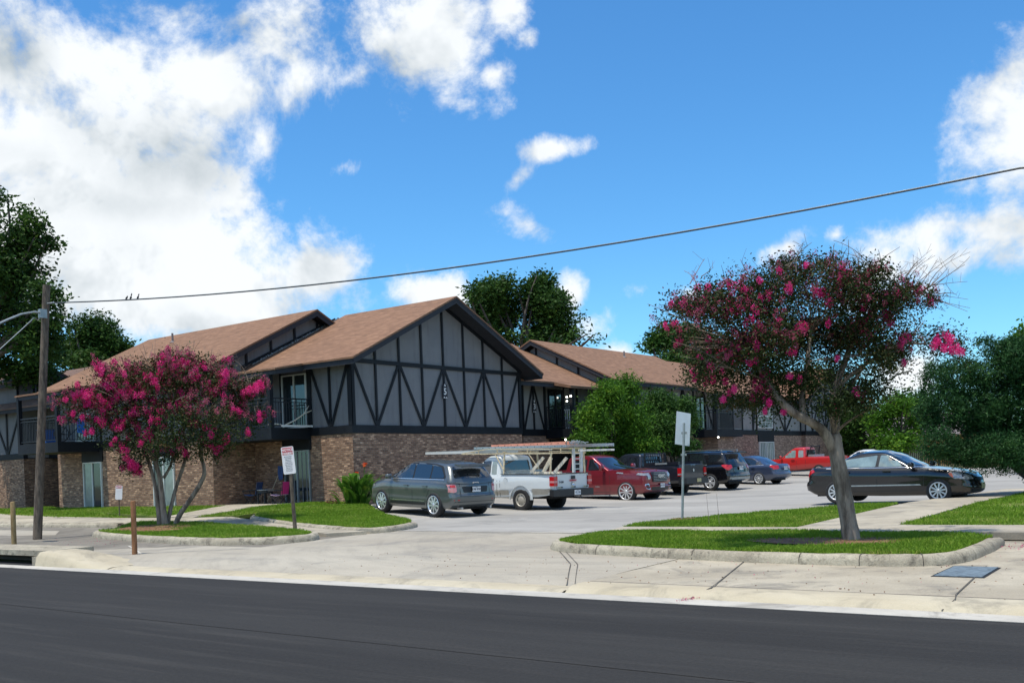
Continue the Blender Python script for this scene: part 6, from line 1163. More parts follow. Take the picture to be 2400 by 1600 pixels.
# crape myrtles
def blob_flowers(pts, n, rad, q, seed):
    C = []; r = np.random.default_rng(seed)
    for p, s in pts:
        k = int(n * s); d = r.normal(0, 1, (k, 3)); d /= np.linalg.norm(d, axis=1)[:, None]; C.append(np.array(p) + d * rad * s ** .5 * np.array([.8, .8, 1.15]) * r.uniform(.4, 1, (k, 1)))
    return leaves(np.concatenate(C), 1, .004, q, q * .85, seed=seed, flat=1)
def myrtle(label, d, base, stems, ells_px, n, leaf, bright, nfade, nbright, seed, twigs, frad, fq, region, top_bias, jit, per=9, gap=.3, inner=.35, deadn=40):
    ells = EL(ells_px, d, jit, seed); t = thing('crape_myrtle', label, 'tree', base, 0, 'crape myrtles in bloom'); B = Vector(base); mb = MB(); forks = []
    for st_, rr_ in stems:
        P = [at(px, py, dd) - B for px, py, dd in st_]; n_ = len(P); Q = []; 
        for i in range(n_ - 1):
            for k in range(4): tt = k / 4; p0 = P[max(i - 1, 0)]; p1 = P[i]; p2 = P[i + 1]; p3 = P[min(i + 2, n_ - 1)]; Q.append(.5 * ((2 * p1) + (p2 - p0) * tt + (2 * p0 - 5 * p1 + 4 * p2 - p3) * tt * tt + (3 * p1 - p0 - 3 * p2 + p3) * tt ** 3))
        Q.append(P[-1]); rg_ = random.Random(seed); mb.tube(Q, [float(np.interp(i / (len(Q) - 1), [0, .1, 1], [rr_[0] * 1.12, rr_[0], rr_[1]])) * rg_.uniform(.93, 1.07) for i in range(len(Q))], 10); forks.append((Q[-1], rr_[1])); forks.append((Q[int(len(Q) * .75)], rr_[1]))
    r = random.Random(seed + 7); twm = MB(); tips = []
    for i in range(70):
        e = r.choice(ells); tip = e[0] + Vector((r.uniform(-.8, .8) * e[1], r.uniform(-.8, .8) * e[2], r.uniform(-.6, .9) * e[3])) - B; f0 = min(forks, key=lambda f: (f[0] - tip).length + r.uniform(0, .6)); P = limb(f0[0], tip, seed * 31 + i, .15); r0 = min(f0[1] * .5, .032); mb.tube(P, [r0 * (1 - .17 * k) for k in range(6)], 5); tips.append((P[3], tip))
    mb.build('trunk', 'bark_cm', t)
    for i in range(deadn):
        a, b = r.choice(tips); P = limb(a, b + (b - a) * r.uniform(.1, .5) + Vector((r.uniform(-.3, .3), r.uniform(-.3, .3), r.uniform(.0, .35))), i * 3 + seed, .2); twm.tube(P, [.010, .008, .007, .006, .005, .003], 4)
    for (px, py, dx, dy, cnt) in twigs:
        for i in range(cnt):
            a = at(px + r.uniform(-25, 25), py + r.uniform(-12, 12), d + r.uniform(-.5, .5)); b = at(px + dx + r.uniform(-55, 55), py + dy + r.uniform(-30, 40), d + r.uniform(-.6, .6)); P = limb(a - B, b - B, i + int(px), .22, 7); twm.tube(P, [.009, .007, .006, .005, .004, .0035, .003], 4)
            for k in (3, 4, 5): q = P[k]; twm.tube([q, q + Vector((r.uniform(-.15, .15), r.uniform(-.15, .15), r.uniform(.02, .18)))], [.003, .002], 3)
    twm.build('twigs', 'twig', t)
    C = np.concatenate([fill(ells, n, seed, inner, gap, 2.2)] + [np.array(at(px, py, d))[None] + np.random.default_rng(int(px)).normal(0, 1, (22, 3)) * .11 for px, py, s_ in bright]); Bn = np.array(base); quads('foliage', leaves(C - Bn, per, leaf * 1.5, leaf, leaf * .55, seed=seed), 'leaf_cm', t)
    # brownish seed heads and faded flowers, mostly high up
    zt = np.percentile(C[:, 2], top_bias); U = C[C[:, 2] > zt]; rr = np.random.default_rng(seed); U = U[rr.permutation(len(U))]
    quads('seed_heads', leaves(U[:nfade * 3] - Bn, 7, leaf * .9, leaf * .7, leaf * .45, seed=seed + 1), 'leaf_cm2', t)
    cen = np.mean(C, axis=0); F0 = [(tuple(p - Bn + (p - cen) * .06), rr.uniform(.3, .9)) for p in U[nfade * 3:nfade * 4]]; quads('faded_blossom', blob_flowers(F0, 90, frad, fq * .7, seed + 2), 'pink2', t)
    G_ = []
    for (px, py, s_) in bright:
        for k in range(3): G_.append((at(px + r.uniform(-9, 9) * s_, py + r.uniform(-7, 7) * s_, d - r.uniform(.3, .9)) - B, s_ * .8))
    Rr = C[rr.permutation(len(C))]; cnt = 0
    for p in Rr:
        if cnt >= nbright: break
        v = Vector(p) - Vector((0, 0, HCAM)); dd = v.dot(Fv); a = v.dot(rc) / dd * 2400 + 1200; b = 1098.4 - v.dot(uc) / dd * 2400
        if dd > d + .2: continue
        if rr.uniform() > region(a, b): continue
        for k in range(2): G_.append((Vector(p) - B + Vector((r.uniform(-.09, .09), r.uniform(-.09, .09), r.uniform(-.07, .1))), r.uniform(.35, .9)))
        cnt += 1
    quads('blossom', blob_flowers([(tuple(p), s_) for p, s_ in G_], 230, frad, fq * .68, seed + 4), 'pink', t); return t
DR = 16.3
rstems = [([(1997, 1272, 16.2), (1990, 1230, 16.2), (1976, 1150, 16.2), (1960, 1060, 16.2), (1954, 1020, 16.25)], (.142, .11)),
          ([(1958, 1062, 16.2), (1925, 1005, 16.1), (1868, 972, 16.0), (1826, 935, 16.0), (1790, 880, 16.1), (1750, 810, 16.2)], (.082, .035)), ([(1955, 1045, 16.25), (1957, 980, 16.3), (1954, 930, 16.4), (1975, 860, 16.5), (2010, 780, 16.6), (2060, 720, 16.7)], (.078, .028)),
          ([(1884, 985, 16.05), (1880, 935, 16.1), (1890, 870, 16.2), (1900, 780, 16.3)], (.055, .025)), ([(1965, 900, 16.4), (2020, 860, 16.3), (2100, 810, 16.2), (2170, 805, 16.2)], (.036, .014)), ([(1958, 1000, 16.3), (1985, 920, 16.5), (2030, 850, 16.8)], (.045, .02))]
rl = [(1640, 730, 62, 45), (1700, 720, 80, 62), (1790, 700, 90, 72), (1880, 670, 90, 68), (1960, 680, 95, 72), (2040, 700, 85, 66), (2110, 700, 62, 52), (1680, 800, 88, 60), (1780, 800, 100, 80), (1880, 790, 100, 90), (1980, 790, 95, 85), (2070, 770, 78, 62), (1690, 880, 70, 55), (1790, 880, 80, 58), (1890, 890, 80, 62), (1990, 880, 75, 60), (2060, 850, 55, 50), (1640, 860, 34, 40), (1700, 935, 60, 22), (1785, 940, 50, 26), (2020, 930, 60, 40), (2180, 700, 36, 34), (2205, 800, 30, 20), (2150, 790, 26, 14), (2060, 910, 40, 38), (1960, 950, 60, 34), (1860, 950, 50, 26), (2090, 830, 50, 50), (1600, 720, 28, 30), (1565, 745, 22, 24), (1600, 800, 30, 40), (1625, 905, 34, 34), (1740, 945, 40, 20), (1840, 625, 50, 30), (2050, 640, 40, 26), (1930, 620, 40, 22)]
rb = [(1655, 675, .9), (1680, 690, .8), (1710, 665, .6), (1745, 680, .6), (1600, 705, .9), (1620, 725, .7), (1575, 712, .4), (1635, 715, .7), (1850, 675, .9), (1925, 690, 1.3), (1935, 705, 1.2), (1993, 638, .6), (2107, 683, .7), (1825, 752, .6), (1820, 768, .5), (1865, 768, .9), (1885, 770, 1.0), (1835, 790, .7), (1942, 757, .7), (2020, 752, .8), (2080, 735, 1.0), (2085, 755, 1.1), (2040, 780, .7), (1855, 822, .8), (1735, 815, .5), (1712, 828, .5), (1757, 848, .5), (1960, 840, .5), (2118, 800, 1.1), (2125, 790, 1.0), (2190, 808, 1.1), (2215, 812, 1.0), (2240, 818, 1.0), (2215, 790, .8), (2195, 795, .8), (2225, 798, .8), (2250, 822, .8), (2120, 850, .5), (2010, 915, .6), (2005, 920, .6), (1695, 935, .5), (1720, 912, .5), (1805, 945, .6), (1793, 962, .5), (1625, 870, .6), (1630, 890, .5), (1640, 840, .5), (1850, 880, .5), (1837, 968, .4), (1700, 740, .5), (1560, 760, .3), (1780, 655, .5), (1890, 620, .4)]
myrtle('large dark leaved crape myrtle with scattered pink blossom on the right kerbed island', DR, tuple(at(1997, 1272, 16.2)), rstems, rl, 8600, .052, rb, 460, 95, 31,
       [(1960, 640, 0, -45, 10), (2030, 640, -30, -50, 9), (2120, 650, 40, -40, 9), (2160, 680, 60, -60, 10), (2180, 700, 60, -10, 6), (1750, 650, -10, -40, 5), (1850, 630, 0, -40, 6), (1640, 660, 5, -30, 3)], .085, .026, lambda a, b: .06 + .5 * (a < 1800) + .22 * (b < 720), 30, 1.0, per=8, gap=.40, inner=.22, deadn=60)
DL = 30.4
lst_ = [([(375, 1236, 30.4), (371, 1190, 30.4), (364, 1140, 30.4), (350, 1086, 30.5), (330, 1030, 30.6)], (.078, .04)), ([(388, 1236, 30.3), (381, 1180, 30.3), (375, 1120, 30.2), (366, 1080, 30.2), (372, 1000, 30.3)], (.095, .045)),
        ([(392, 1232, 30.5), (398, 1200, 30.5), (412, 1144, 30.6), (430, 1090, 30.7), (436, 1060, 30.8), (430, 1000, 30.8)], (.066, .036)), ([(410, 1236, 30.3), (420, 1208, 30.3), (446, 1170, 30.2), (470, 1132, 30.2), (479, 1104, 30.2), (471, 1062, 30.2), (474, 1015, 30.2), (482, 965, 30.2), (478, 920, 30.2)], (.08, .03)), ([(383, 1120, 30.5), (400, 1090, 30.6), (415, 1040, 30.7)], (.05, .03))]
ll = [(400, 895, 130, 55), (310, 900, 95, 58), (230, 935, 68, 42), (490, 895, 100, 55), (555, 930, 52, 50), (340, 975, 110, 66), (460, 985, 120, 62), (250, 985, 55, 40), (400, 1035, 95, 34), (520, 1020, 70, 40), (300, 1040, 55, 30), (320, 1080, 38, 20), (430, 860, 120, 34), (330, 870, 80, 34), (540, 970, 60, 45), (200, 950, 36, 26), (585, 905, 18, 14), (480, 1060, 50, 24), (385, 1072, 75, 24), (330, 1050, 50, 30)]
lb_ = [(232, 860, .8), (240, 872, .8), (188, 920, .8), (200, 930, .9), (215, 935, .9), (228, 930, .8), (175, 928, .6), (205, 945, .7), (245, 940, .9), (260, 945, .8), (270, 905, .9), (282, 915, 1.0), (275, 925, 1.0), (295, 900, .8), (250, 905, .7), (262, 880, .7), (300, 925, .8), (310, 915, .8), (375, 872, 1.2), (382, 878, 1.1), (377, 855, .7), (345, 882, .8), (340, 885, .7), (453, 872, .8), (455, 885, .9), (430, 845, .5), (385, 842, .5), (428, 920, .8), (436, 933, .8), (440, 938, .7), (500, 912, .7), (526, 880, .6), (528, 895, .6), (587, 910, .9), (605, 900, 1.1), (600, 905, 1.0), (575, 920, .6), (310, 970, .7), (312, 960, .6), (378, 963, .6), (395, 950, .6), (415, 950, .7), (420, 948, .6), (190, 978, .6), (168, 968, .5), (212, 1010, .6), (230, 982, .6), (290, 990, .7), (285, 1000, .6), (351, 1010, .8), (350, 1020, .6), (340, 1030, .6), (355, 1035, .6), (385, 1000, .5), (460, 990, .8), (450, 988, .6), (525, 1030, 1.0), (530, 1037, .9), (515, 1050, .7), (510, 1055, .7), (425, 1045, .7), (432, 1060, .5), (262, 1043, .5), (300, 1085, 1.0), (310, 1090, 1.0), (318, 1095, .8), (295, 1070, .6), (560, 960, .6), (548, 958, .5), (608, 970, .5), (585, 1012, .6), (610, 985, .4), (152, 938, .4), (480, 860, .4), (270, 1030, .5), (340, 920, .6), (360, 940, .6)]
myrtle('multi stemmed crape myrtle covered in bright pink blossom on the left island', DL, tuple(at(392, 1236, 30.4)), lst_, [(a, b, c * .93, e * .95) for a, b, c, e in ll], 3200, .08, lb_, 640, 190, 47,
       [(330, 850, -5, -20, 6), (430, 845, 0, -22, 16), (500, 860, 10, -25, 14), (560, 900, 20, -30, 10), (590, 960, 25, 0, 8), (540, 900, 20, -20, 8)], .135, .045, lambda a, b: .30 + .45 * (a < 330) + .30 * (b < 930), 35, 1.3, per=8, gap=.30, inner=.25, deadn=90)
# canna beside the brick gable
t = thing('canna_plant', 'clump of broad bright green canna leaves with orange flowers beside the grey crossover', 'plant', (-26.0, 25.55, .46)); mb = MB(); r = random.Random(2)
for i in range(130):
    a = r.uniform(0, 6.28); rad = r.uniform(0, .68); x = math.cos(a) * rad; y = math.sin(a) * rad; h = r.uniform(.05, .85) * (1.15 - rad * .5); L = r.uniform(.5, .85); w = r.uniform(.075, .12); out = Vector((math.cos(a + r.uniform(-.8, .8)), math.sin(a + r.uniform(-.8, .8)), 0)); side = Vector((-out.y, out.x, 0)); P = []
    for k, (s_, ww) in enumerate(((0, .15), (.25, .8), (.5, 1), (.75, .75), (1, .03))): c_ = Vector((x, y, h)) + out * (L * s_ * (.18 + .35 * s_)) + Vector((0, 0, L * (s_ * .95 - .35 * s_ * s_))); P += [c_ - side * w * ww + Vector((0, 0, .03 * ww)), c_, c_ + side * w * ww + Vector((0, 0, .03 * ww))]
    mb.add(P, [(3 * k + j, 3 * k + j + 1, 3 * k + j + 4, 3 * k + j + 3) for k in range(4) for j in range(2)], 0, True)
mb.build('leaves', 'leaf_canna', t)
for p, s_ in (((855, 1088), 1.0), ((836, 1109), .75)):
    q = at(p[0], p[1], 37.0) - Vector(t.location); mb = MB(); mb.tube([(q.x * .6, q.y * .6, .5), q], .012, 5, 1); b_ = MB()
    for i in range(14): d_ = Vector((r.uniform(-1, 1), r.uniform(-1, 1), r.uniform(-1, 1))).normalized() * .10 * s_; sd_ = d_.cross(Vector((.3, .5, .8))).normalized() * .05; mb.add([q, q + d_ * .6 + sd_, q + d_ * 1.25, q + d_ * .6 - sd_], [(0, 1, 2, 3)], 0)
    mb.build('flower', ('orange', 'leaf_canna'), t)
t = thing('dry_plant', 'low drooping dry leaved plant just left of the canna clump', 'plant', (-26.9, 25.25, .5)); quads('leaves', leaves(np.array([[r.uniform(-.6, .4), r.uniform(-.2, .2), r.uniform(.03, .14)] for _ in range(60)]), 5, .06, .2, .035, droop=.2, seed=3), 'leaf_cm2', t)
# ------------------------------------------------------------------ street furniture and small things
def V3(x, y, z=0): return Vector((x, y, z))
# utility pole with lamp arm
B = V3(-28.4, 15.2, .16); TP = at(109, 668, 29.0); t = thing('utility_pole', 'tall weathered wooden utility pole leaning slightly right, with a lamp arm near its top', 'utility pole', B)
mb = MB(); d = TP - B; mb.tube([d * k for k in (0, .25, .5, .75, 1)], [.125, .118, .11, .104, .098], 14); mb.build('pole', 'pole', t)
mb = MB(); a0 = at(100, 733, 28.9) - B; P = [a0, at(80, 731, 28.7) - B, at(50, 736, 28.3) - B, at(20, 748, 27.9) - B, at(-15, 764, 27.4) - B, at(-50, 776, 27.0) - B]; mb.tube(P, [.03] * 6, 8); ar = mb.build('lamp_arm', 'galv', t)
mb = MB(); mb.lathe([(.0, .08), (.12, .06), (.17, 0), (.15, -.08), (0, -.12)], Matrix.Translation(P[-1]) @ Matrix.Diagonal((1.9, 1, .8, 1)), 14); mb.build('lamp_head', 'galv', ar)
mb = MB(); mb.box(a0.x - .06, a0.x + .06, a0.y - .1, a0.y + .1, a0.z - .15, a0.z + .1); q = at(112, 712, 28.95) - B; mb.tube([q, q + V3(.25, .02, .0)], .03, 6); mb.build('bracket', 'galv', t)
# cable over the street
A0 = at(112, 712, 28.9); A1 = at(155, 709, 28.4); PE = at(2400, 393, 16.0); far = A1 + (PE - A1) * 1.9; far.z = A1.z + (PE.z - A1.z) * 1.75 + .5
pts = [A0]; N = 40
for i in range(N + 1):
    k = i / N * 1.9; p = A1 + (PE - A1) * k; sag = .42 * 4 * (k / 1.0) * (1 - k) if k <= 1 else -.42 * 4 * k * (k - 1) * -.9
    pts.append(V3(p.x, p.y, p.z - sag))
t = thing('power_cable', 'thick black overhead cable crossing the sky from the utility pole to the right', 'cable', A0); mb = MB(); o = A0
mb.tube([p - o for p in pts], .0125, 8); mb.build('cable', 'iron', t); mb = MB(); mb.tube([p - o + V3(0, 0, .018) for p in pts], .006, 6); mb.build('support_strand', 'galv', t)
t = thing('end_pole', 'wooden pole carrying the cable beyond the right edge', 'utility pole', (pts[-1].x, pts[-1].y, 0)); mb = MB(); mb.tube([(0, 0, 0), (0, 0, pts[-1].z + .6)], [.2, .15], 12); mb.build('pole', 'pole', t)
t = thing('guy_wire', 'thin pale wire sagging from the utility pole towards the lower left', 'wire', at(97, 745, 28.9)); o = Vector(t.location); mb = MB(); mb.tube([V3(0, 0, 0), at(88, 750, 28.8) - o, at(80, 744, 28.7) - o, at(55, 768, 28) - o, at(0, 818, 27) - o, at(-60, 870, 26) - o], .013, 6); mb.build('wire', 'galv', t)
def cab(px):
    best = min(pts[1:], key=lambda p: 0); bd = 1e9; res = None
    for a, b in zip(pts, pts[1:]):
        for k in range(20):
            p = a.lerp(b, k / 20); v = p - V3(0, 0, HCAM); dd = v.dot(Fv)
            if dd < 1: continue
            x = v.dot(rc) / dd * 2400 + 1200
            if abs(x - px) < bd: bd = abs(x - px); res = p
    return res
for px, lb, ln_b, hd in ((298, 'small dark bird crouched on the cable, leftmost of three', .5, .2), (308, 'small dark bird standing upright on the cable, middle of three', 1.3, 1.0), (324, 'small dark bird leaning on the cable, rightmost of three', 1.1, .7)):
    p = cab(px) + V3(0, 0, .04); t = thing('bird', lb, 'bird', p, 0, 'birds on the cable'); mb = MB(); w = .028
    ax = [V3(-.10, 0, -.03), V3(-.05, 0, .0), V3(0, 0, .035 * ln_b + .01), V3(.03, 0, .07 * hd + .05), V3(.045, 0, .10 * hd + .055), V3(.06, 0, .115 * hd + .06), V3(.085, 0, .11 * hd + .055)]
    mb.tube(ax, [.008, .018, .034, .028, .018, .021, .003], 8); mb.build('body', 'ink', t); t.scale = (.68, .68, .68); m = MB(); m.add([(-.12, 0, -.03), (-.02, .034, .05), (.02, .034, .03), (-.02, .03, -.005)], [(0, 1, 2, 3)]); m.add([(-.12, 0, -.03), (-.02, -.034, .05), (.02, -.034, .03), (-.02, -.03, -.005)], [(0, 1, 2, 3)]); m.build('wings', 'ink', t)
# bollards
for (x, y, h, r_, m, lb) in ((-26.3, 13.45, 1.17, .062, 'post_tan', 'tan wooden bollard left of the utility pole'), (-19.86, 12.78, 1.16, .056, 'post_red', 'reddish wooden bollard in front of the left island')):
    mb = MB(); mb.tube([(0, 0, -.1), (0.004, 0, h * .5), (0, .004, h - .02), (0, 0, h)], [r_ * 1.04, r_, r_ * 1.02, r_ * .9], 14); o = mb.build('bollard', m, None, (x, y, zg(x, y))); tag(o, lb, 'bollard', 'wooden bollards'); 
# towing notice on its post
def signpost(name, label, base, top, w, h, tiltz, big):
    t = thing(name, label, 'sign', base, 0, 'towing notices'); b = Vector(base); d = Vector(top) - b; mb = MB(); mb.tube([V3(0, 0, -.1), d * .5, d], [.05, .045, .045] if big else [.022, .02, .02], 10); mb.build('post', 'pole', t)
    n = V3(-b.x, -b.y, 0).normalized(); n = (n + V3(-.25, -.1, 0)).normalized(); F4 = Matrix.Translation(d) @ frame((0, 0, 0), (-n.y, n.x, 0), n) @ Matrix.Rotation(R(tiltz), 4, 'Z')
    def plate_(x0, x1, y0, y1, z0, z1, rr, mat, nm, par):
        P = []
        for cx, cy, a in ((x1 - rr, y1 - rr, 0), (x0 + rr, y1 - rr, 90), (x0 + rr, y0 + rr, 180), (x1 - rr, y0 + rr, 270)):
            for k in range(5): q = R(a + k * 22.5); P.append((cx + rr * math.cos(q), cy + rr * math.sin(q)))
        m = MB(); v = [F4 @ V3(x, y, z0) for x, y in P] + [F4 @ V3(x, y, z1) for x, y in P]; k = len(P); m.add(v, [tuple(range(k))[::-1], tuple(range(k, 2 * k))] + [(i, (i + 1) % k, (i + 1) % k + k, i + k) for i in range(k)]); return m.build(nm, mat, par)
    pl = plate_(-w / 2, w / 2, 0, h, .05, .056, .035, 'sign_w', 'sign_panel', t)
    plate_(-w * .43, w * .43, h * .80, h * .965, .0565, .058, .012, 'sign_r', 'red_header', pl)
    text('header_lettering', 'NOTICE', h * .125, 'sign_w', pl, F4 @ Matrix.Translation((0, h * .88, .059)), .001, bold=.003, sx=.85)
    if big:
        plate_(-w * .43, w * .43, h * .70, h * .785, .0565, .058, .008, 'pinkclear_l', 'pink_band', pl); text('band_lettering', 'TO PUBLIC', h * .072, 'sign_w', pl, F4 @ Matrix.Translation((0, h * .742, .059)), .001, bold=.002, sx=.8)
        for i, s_ in enumerate(('PRIVATE PROPERTY', 'UNAUTHORIZED', 'VEHICLES WILL', 'BE TOWED AT', 'OWNER EXPENSE', 'TOW AWAY ZONE', 'NO PARKING IN', 'FIRE LANES OR', 'BLOCKED DRIVE', 'DAY OR NIGHT')): text('small_print', s_, h * .042, 'ink', pl, F4 @ Matrix.Translation((0, h * (.635 - i * .058), .0575)), .0008, sx=.78)
    else:
        m = MB(); m.add([F4 @ V3(x, y, .0575) for x, y in ((-w * .3, h * .58), (w * .3, h * .58), (w * .3, h * .6), (-w * .3, h * .6))], [(0, 1, 2, 3)]); m.build('printed_line', 'plate', pl)
    return t
signpost('notice_sign', 'large red and white notice on a wooden post, right end of the left island', tuple(V3(-19.68, 17.15, .30)), tuple(at(681, 1110, 25.5)), .31, .68, 4.5, True)
signpost('notice_sign', 'small red and white notice on a thin stake left of the pink crape myrtle', tuple(V3(-32.86, 20.6, zg(-32.86, 20.6) + .07)), tuple(at(279, 1170, 36.2)), .235, .50, -4, False)
# blank sign seen from behind
B = V3(-10.75, 20.6, .33); T_ = at(1603, 991, 22.9); t = thing('road_sign', 'blank pale back of a rectangular sign on a galvanised post beside the lot entrance', 'sign', B); mb = MB(); mb.tube([V3(0, 0, -.1), (T_ - B) * .5, T_ - B], .029, 10); mb.build('post', 'galv', t)
mb = MB(); q = [at(px, py, 23.02) - B for px, py in ((1586, 963), (1619, 969), (1616, 1045), (1582, 1040))]; n = (q[1] - q[0]).cross(q[3] - q[0]).normalized(); n = n if n.dot(Fv) > 0 else -n; mb.prism(q, n * .012); mb.build('sign_panel', 'signback', t)
mb = MB()
for k in (.90, .68): c_ = (T_ - B) * k; mb.bar(c_ + V3(-.05, -.02, 0), c_ + V3(.05, .05, 0), .05, .05)
mb.build('bracket', 'galv', t); tag(sheet('sand_ring', smooth_poly([(-11.05, 20.45), (-10.7, 20.3), (-10.4, 20.6), (-10.65, 20.95), (-11.0, 20.85)]), 'mulch', .165, .5), kind='structure')
# camp chairs, table, mop on the patio
def campchair(label, loc, rz, seat, back):
    t = thing('camp_chair', label, 'chair', loc, rz, 'chairs on the ground floor patio'); mb = MB()
    for y in (-.27, .27):
        mb.tube([(.25, y, 0), (-.22, y, .42)], .012, 6); mb.tube([(-.25, y, 0), (.22, y, .42)], .012, 6); mb.tube([(-.25, y, 0), (-.33, y, .88)], .012, 6); mb.tube([(.22, y, .42), (.26, y, .58)], .012, 6); mb.tube([(-.3, y, .60), (.28, y, .58)], .022, 6)
    mb.tube([(.25, -.27, 0.02), (.22, .27, .42)], .011, 6); mb.tube([(.25, .27, 0.02), (.22, -.27, .42)], .011, 6); mb.tube([(-.25, -.27, 0.02), (-.22, .27, .42)], .011, 6); mb.build('frame', 'iron', t)
    mb = MB(); mb.prism([(.24, -.26, .43), (.0, -.25, .38), (-.24, -.26, .42), (-.24, .26, .42), (.0, .25, .38), (.24, .26, .43)], (0, 0, .015)); mb.build('seat', seat, t)
    mb = MB(); mb.prism([(-.25, -.26, .44), (-.33, -.26, .90), (-.33, .26, .90), (-.25, .26, .44)], (.015, 0, 0)); mb.build('backrest', back, t); return t
campchair('blue folding camp chair left of the black patio table', (-31.45, 25.35, .62), R(205), 'blue_f', 'blue_f')
campchair('pink and lilac folding camp chair right of the black patio table', (-29.75, 25.2, .60), R(200), 'lilac', 'pink_f')
t = thing('patio_table', 'small round black patio table with pale top between the two camp chairs', 'table', (-30.65, 25.3, .60)); mb = MB(); mb.lathe([(0, .6), (.30, .6), (.31, .615), (.29, .635), (0, .64)], None, 20); mb.build('tabletop', 'galv', t)
for k in range(4): q_ = R(45 + 90 * k); m = MB(); m.bar((.27 * math.cos(q_), .27 * math.sin(q_), 0), (.25 * math.cos(q_), .25 * math.sin(q_), .6), .045, .045); m.build('leg', 'iron', t)
mb = MB(); mb.lathe([(.285, .5), (.285, .6)], None, 20); mb.build('apron', 'iron', t)
t = thing('mop', 'tan pole with dark blue cloth on its end leaning against the brick wall', 'mop', (-31.2, 25.75, .6)); mb = MB(); mb.tube([(0, 0, .0), (.42, .48, 1.42)], .014, 6); mb.build('handle', 'tanwood', t)
mb = MB(); c_ = V3(.42, .46, 1.42); V = []; 
for i in range(7): a = i / 6; V += [c_ + V3(-.16 + .34 * a, -.03 * (i % 2), .10 - .05 * a), c_ + V3(-.12 + .3 * a, -.06 - .03 * (i % 2), -.18), c_ + V3(-.08 + .24 * a, -.05 - .03 * (i % 2), -.42 - .06 * ((i * 3) % 2))]
mb.add(V, [(3 * i + j, 3 * i + j + 1, 3 * i + j + 4, 3 * i + j + 3) for i in range(6) for j in range(2)]); mb.build('cloth', 'blue_f', t)
# stroller by the left passage
t = thing('stroller', 'dark folded stroller standing by the recessed brick wall on the far left', 'stroller', (-45.6, 26.3, .65)); mb = MB()
for y in (-.25, .25): mb.tube([(-.3, y, .12), (.45, y, .95)], .02, 6); mb.tube([(.35, y, .12), (-.25, y, .8)], .02, 6)
mb.tube([(.45, -.25, .95), (.45, .25, .95)], .02, 6); mb.build('frame', 'galv', t); mb = MB(); mb.lathe([(0, -.25), (.3, -.25), (.33, 0), (.3, .25), (0, .25)], Matrix.Translation((-.15, 0, .75)) @ Matrix.Rotation(R(90), 4, 'X'), 14); mb.box(-.35, .3, -.22, .22, .3, .5); mb.build('hood', 'ink', t)
for x, y in ((-.32, -.28), (-.32, .28), (.38, -.28), (.38, .28)): m = MB(); m.lathe([(0, -.02), (.12, -.02), (.12, .02), (0, .02)], Matrix.Translation((x, y, .12)) @ Matrix.Rotation(R(90), 4, 'X'), 14); m.build('wheel', 'tyre', t)
# things on the left balcony
mb = MB(); mb.prism([(-40.02, 23.3, 3.85), (-40.02, 23.3, 4.45), (-40.02, 23.62, 4.48), (-40.02, 23.62, 3.80)], (.03, 0, 0)); tag(mb.build('towel', 'blue_b'), 'bright blue towel hanging on the left balcony railing', 'towel')
t = thing('storage_bin', 'blue plastic bin behind the railing of the left balcony', 'bin', (-41.6, 22.85, 3.475)); mb = MB(); mb.prism([(-.28, -.2, 0), (.28, -.2, 0), (.33, -.24, .55), (-.33, -.24, .55)], (0, .42, 0)); mb.build('bin_body', 'blue_b', t); mb = MB(); mb.box(-.35, .35, -.27, .21, .551, .59); mb.build('lid', 'blue_f', t)
t = thing('bicycle', 'black bicycle parked inside the left balcony', 'bicycle', (-40.5, 23.4, 3.48), R(85))
for x in (-.5, .5): m = MB(); M4 = Matrix.Translation((x, 0, .33)) @ Matrix.Rotation(R(90), 4, 'X'); m.tube([M4 @ V3(.31 * math.cos(R(a)), .31 * math.sin(R(a)), 0) for a in range(0, 361, 24)], .018, 5); [m.tube([M4 @ V3(0, 0, 0), M4 @ V3(.3 * math.cos(R(a)), .3 * math.sin(R(a)), 0)], .003, 3) for a in range(0, 360, 30)]; m.build('wheel', 'tyre', t)
mb = MB(); [mb.tube([a, b], .016, 6) for a, b in (((-.5, 0, .33), (-.12, 0, .3)), ((-.5, 0, .33), (-.2, 0, .82)), ((-.12, 0, .3), (-.2, 0, .9)), ((-.12, 0, .3), (.38, 0, .78)), ((-.2, 0, .82), (.36, 0, .84)), ((.5, 0, .33), (.34, 0, .95)), ((.3, -.25, .98), (.36, .25, .98)))]; mb.box(-.32, -.1, -.06, .06, .9, .94); mb.build('frame', 'iron', t)
# boards and driftwood on the middle balcony
mb = MB(); mb.box(0, 1.45, -.03, .03, 0, .07); tag(mb.build('white_board', 'white', None, (-29.05, 24.85, 3.50), (0, 0, R(88))), 'white board lying along the edge of the middle balcony', 'board')
t = thing('driftwood', 'pale forked branch poking out through the middle balcony railing', 'branch', (-29.2, 25.1, 3.56)); mb = MB(); mb.tube([(0, 0, 0), (.12, .45, .2), (.18, .85, .45), (.24, 1.15, .56)], [.03, .028, .024, .012], 6); mb.tube([(.17, .8, .42), (.2, .95, .62), (.2, 1.05, .74)], [.022, .018, .01], 6); mb.tube([(0, 0, 0), (.02, -.4, .05), (-.05, -.7, .03)], [.03, .035, .02], 6); mb.build('branch', 'lumber', t)
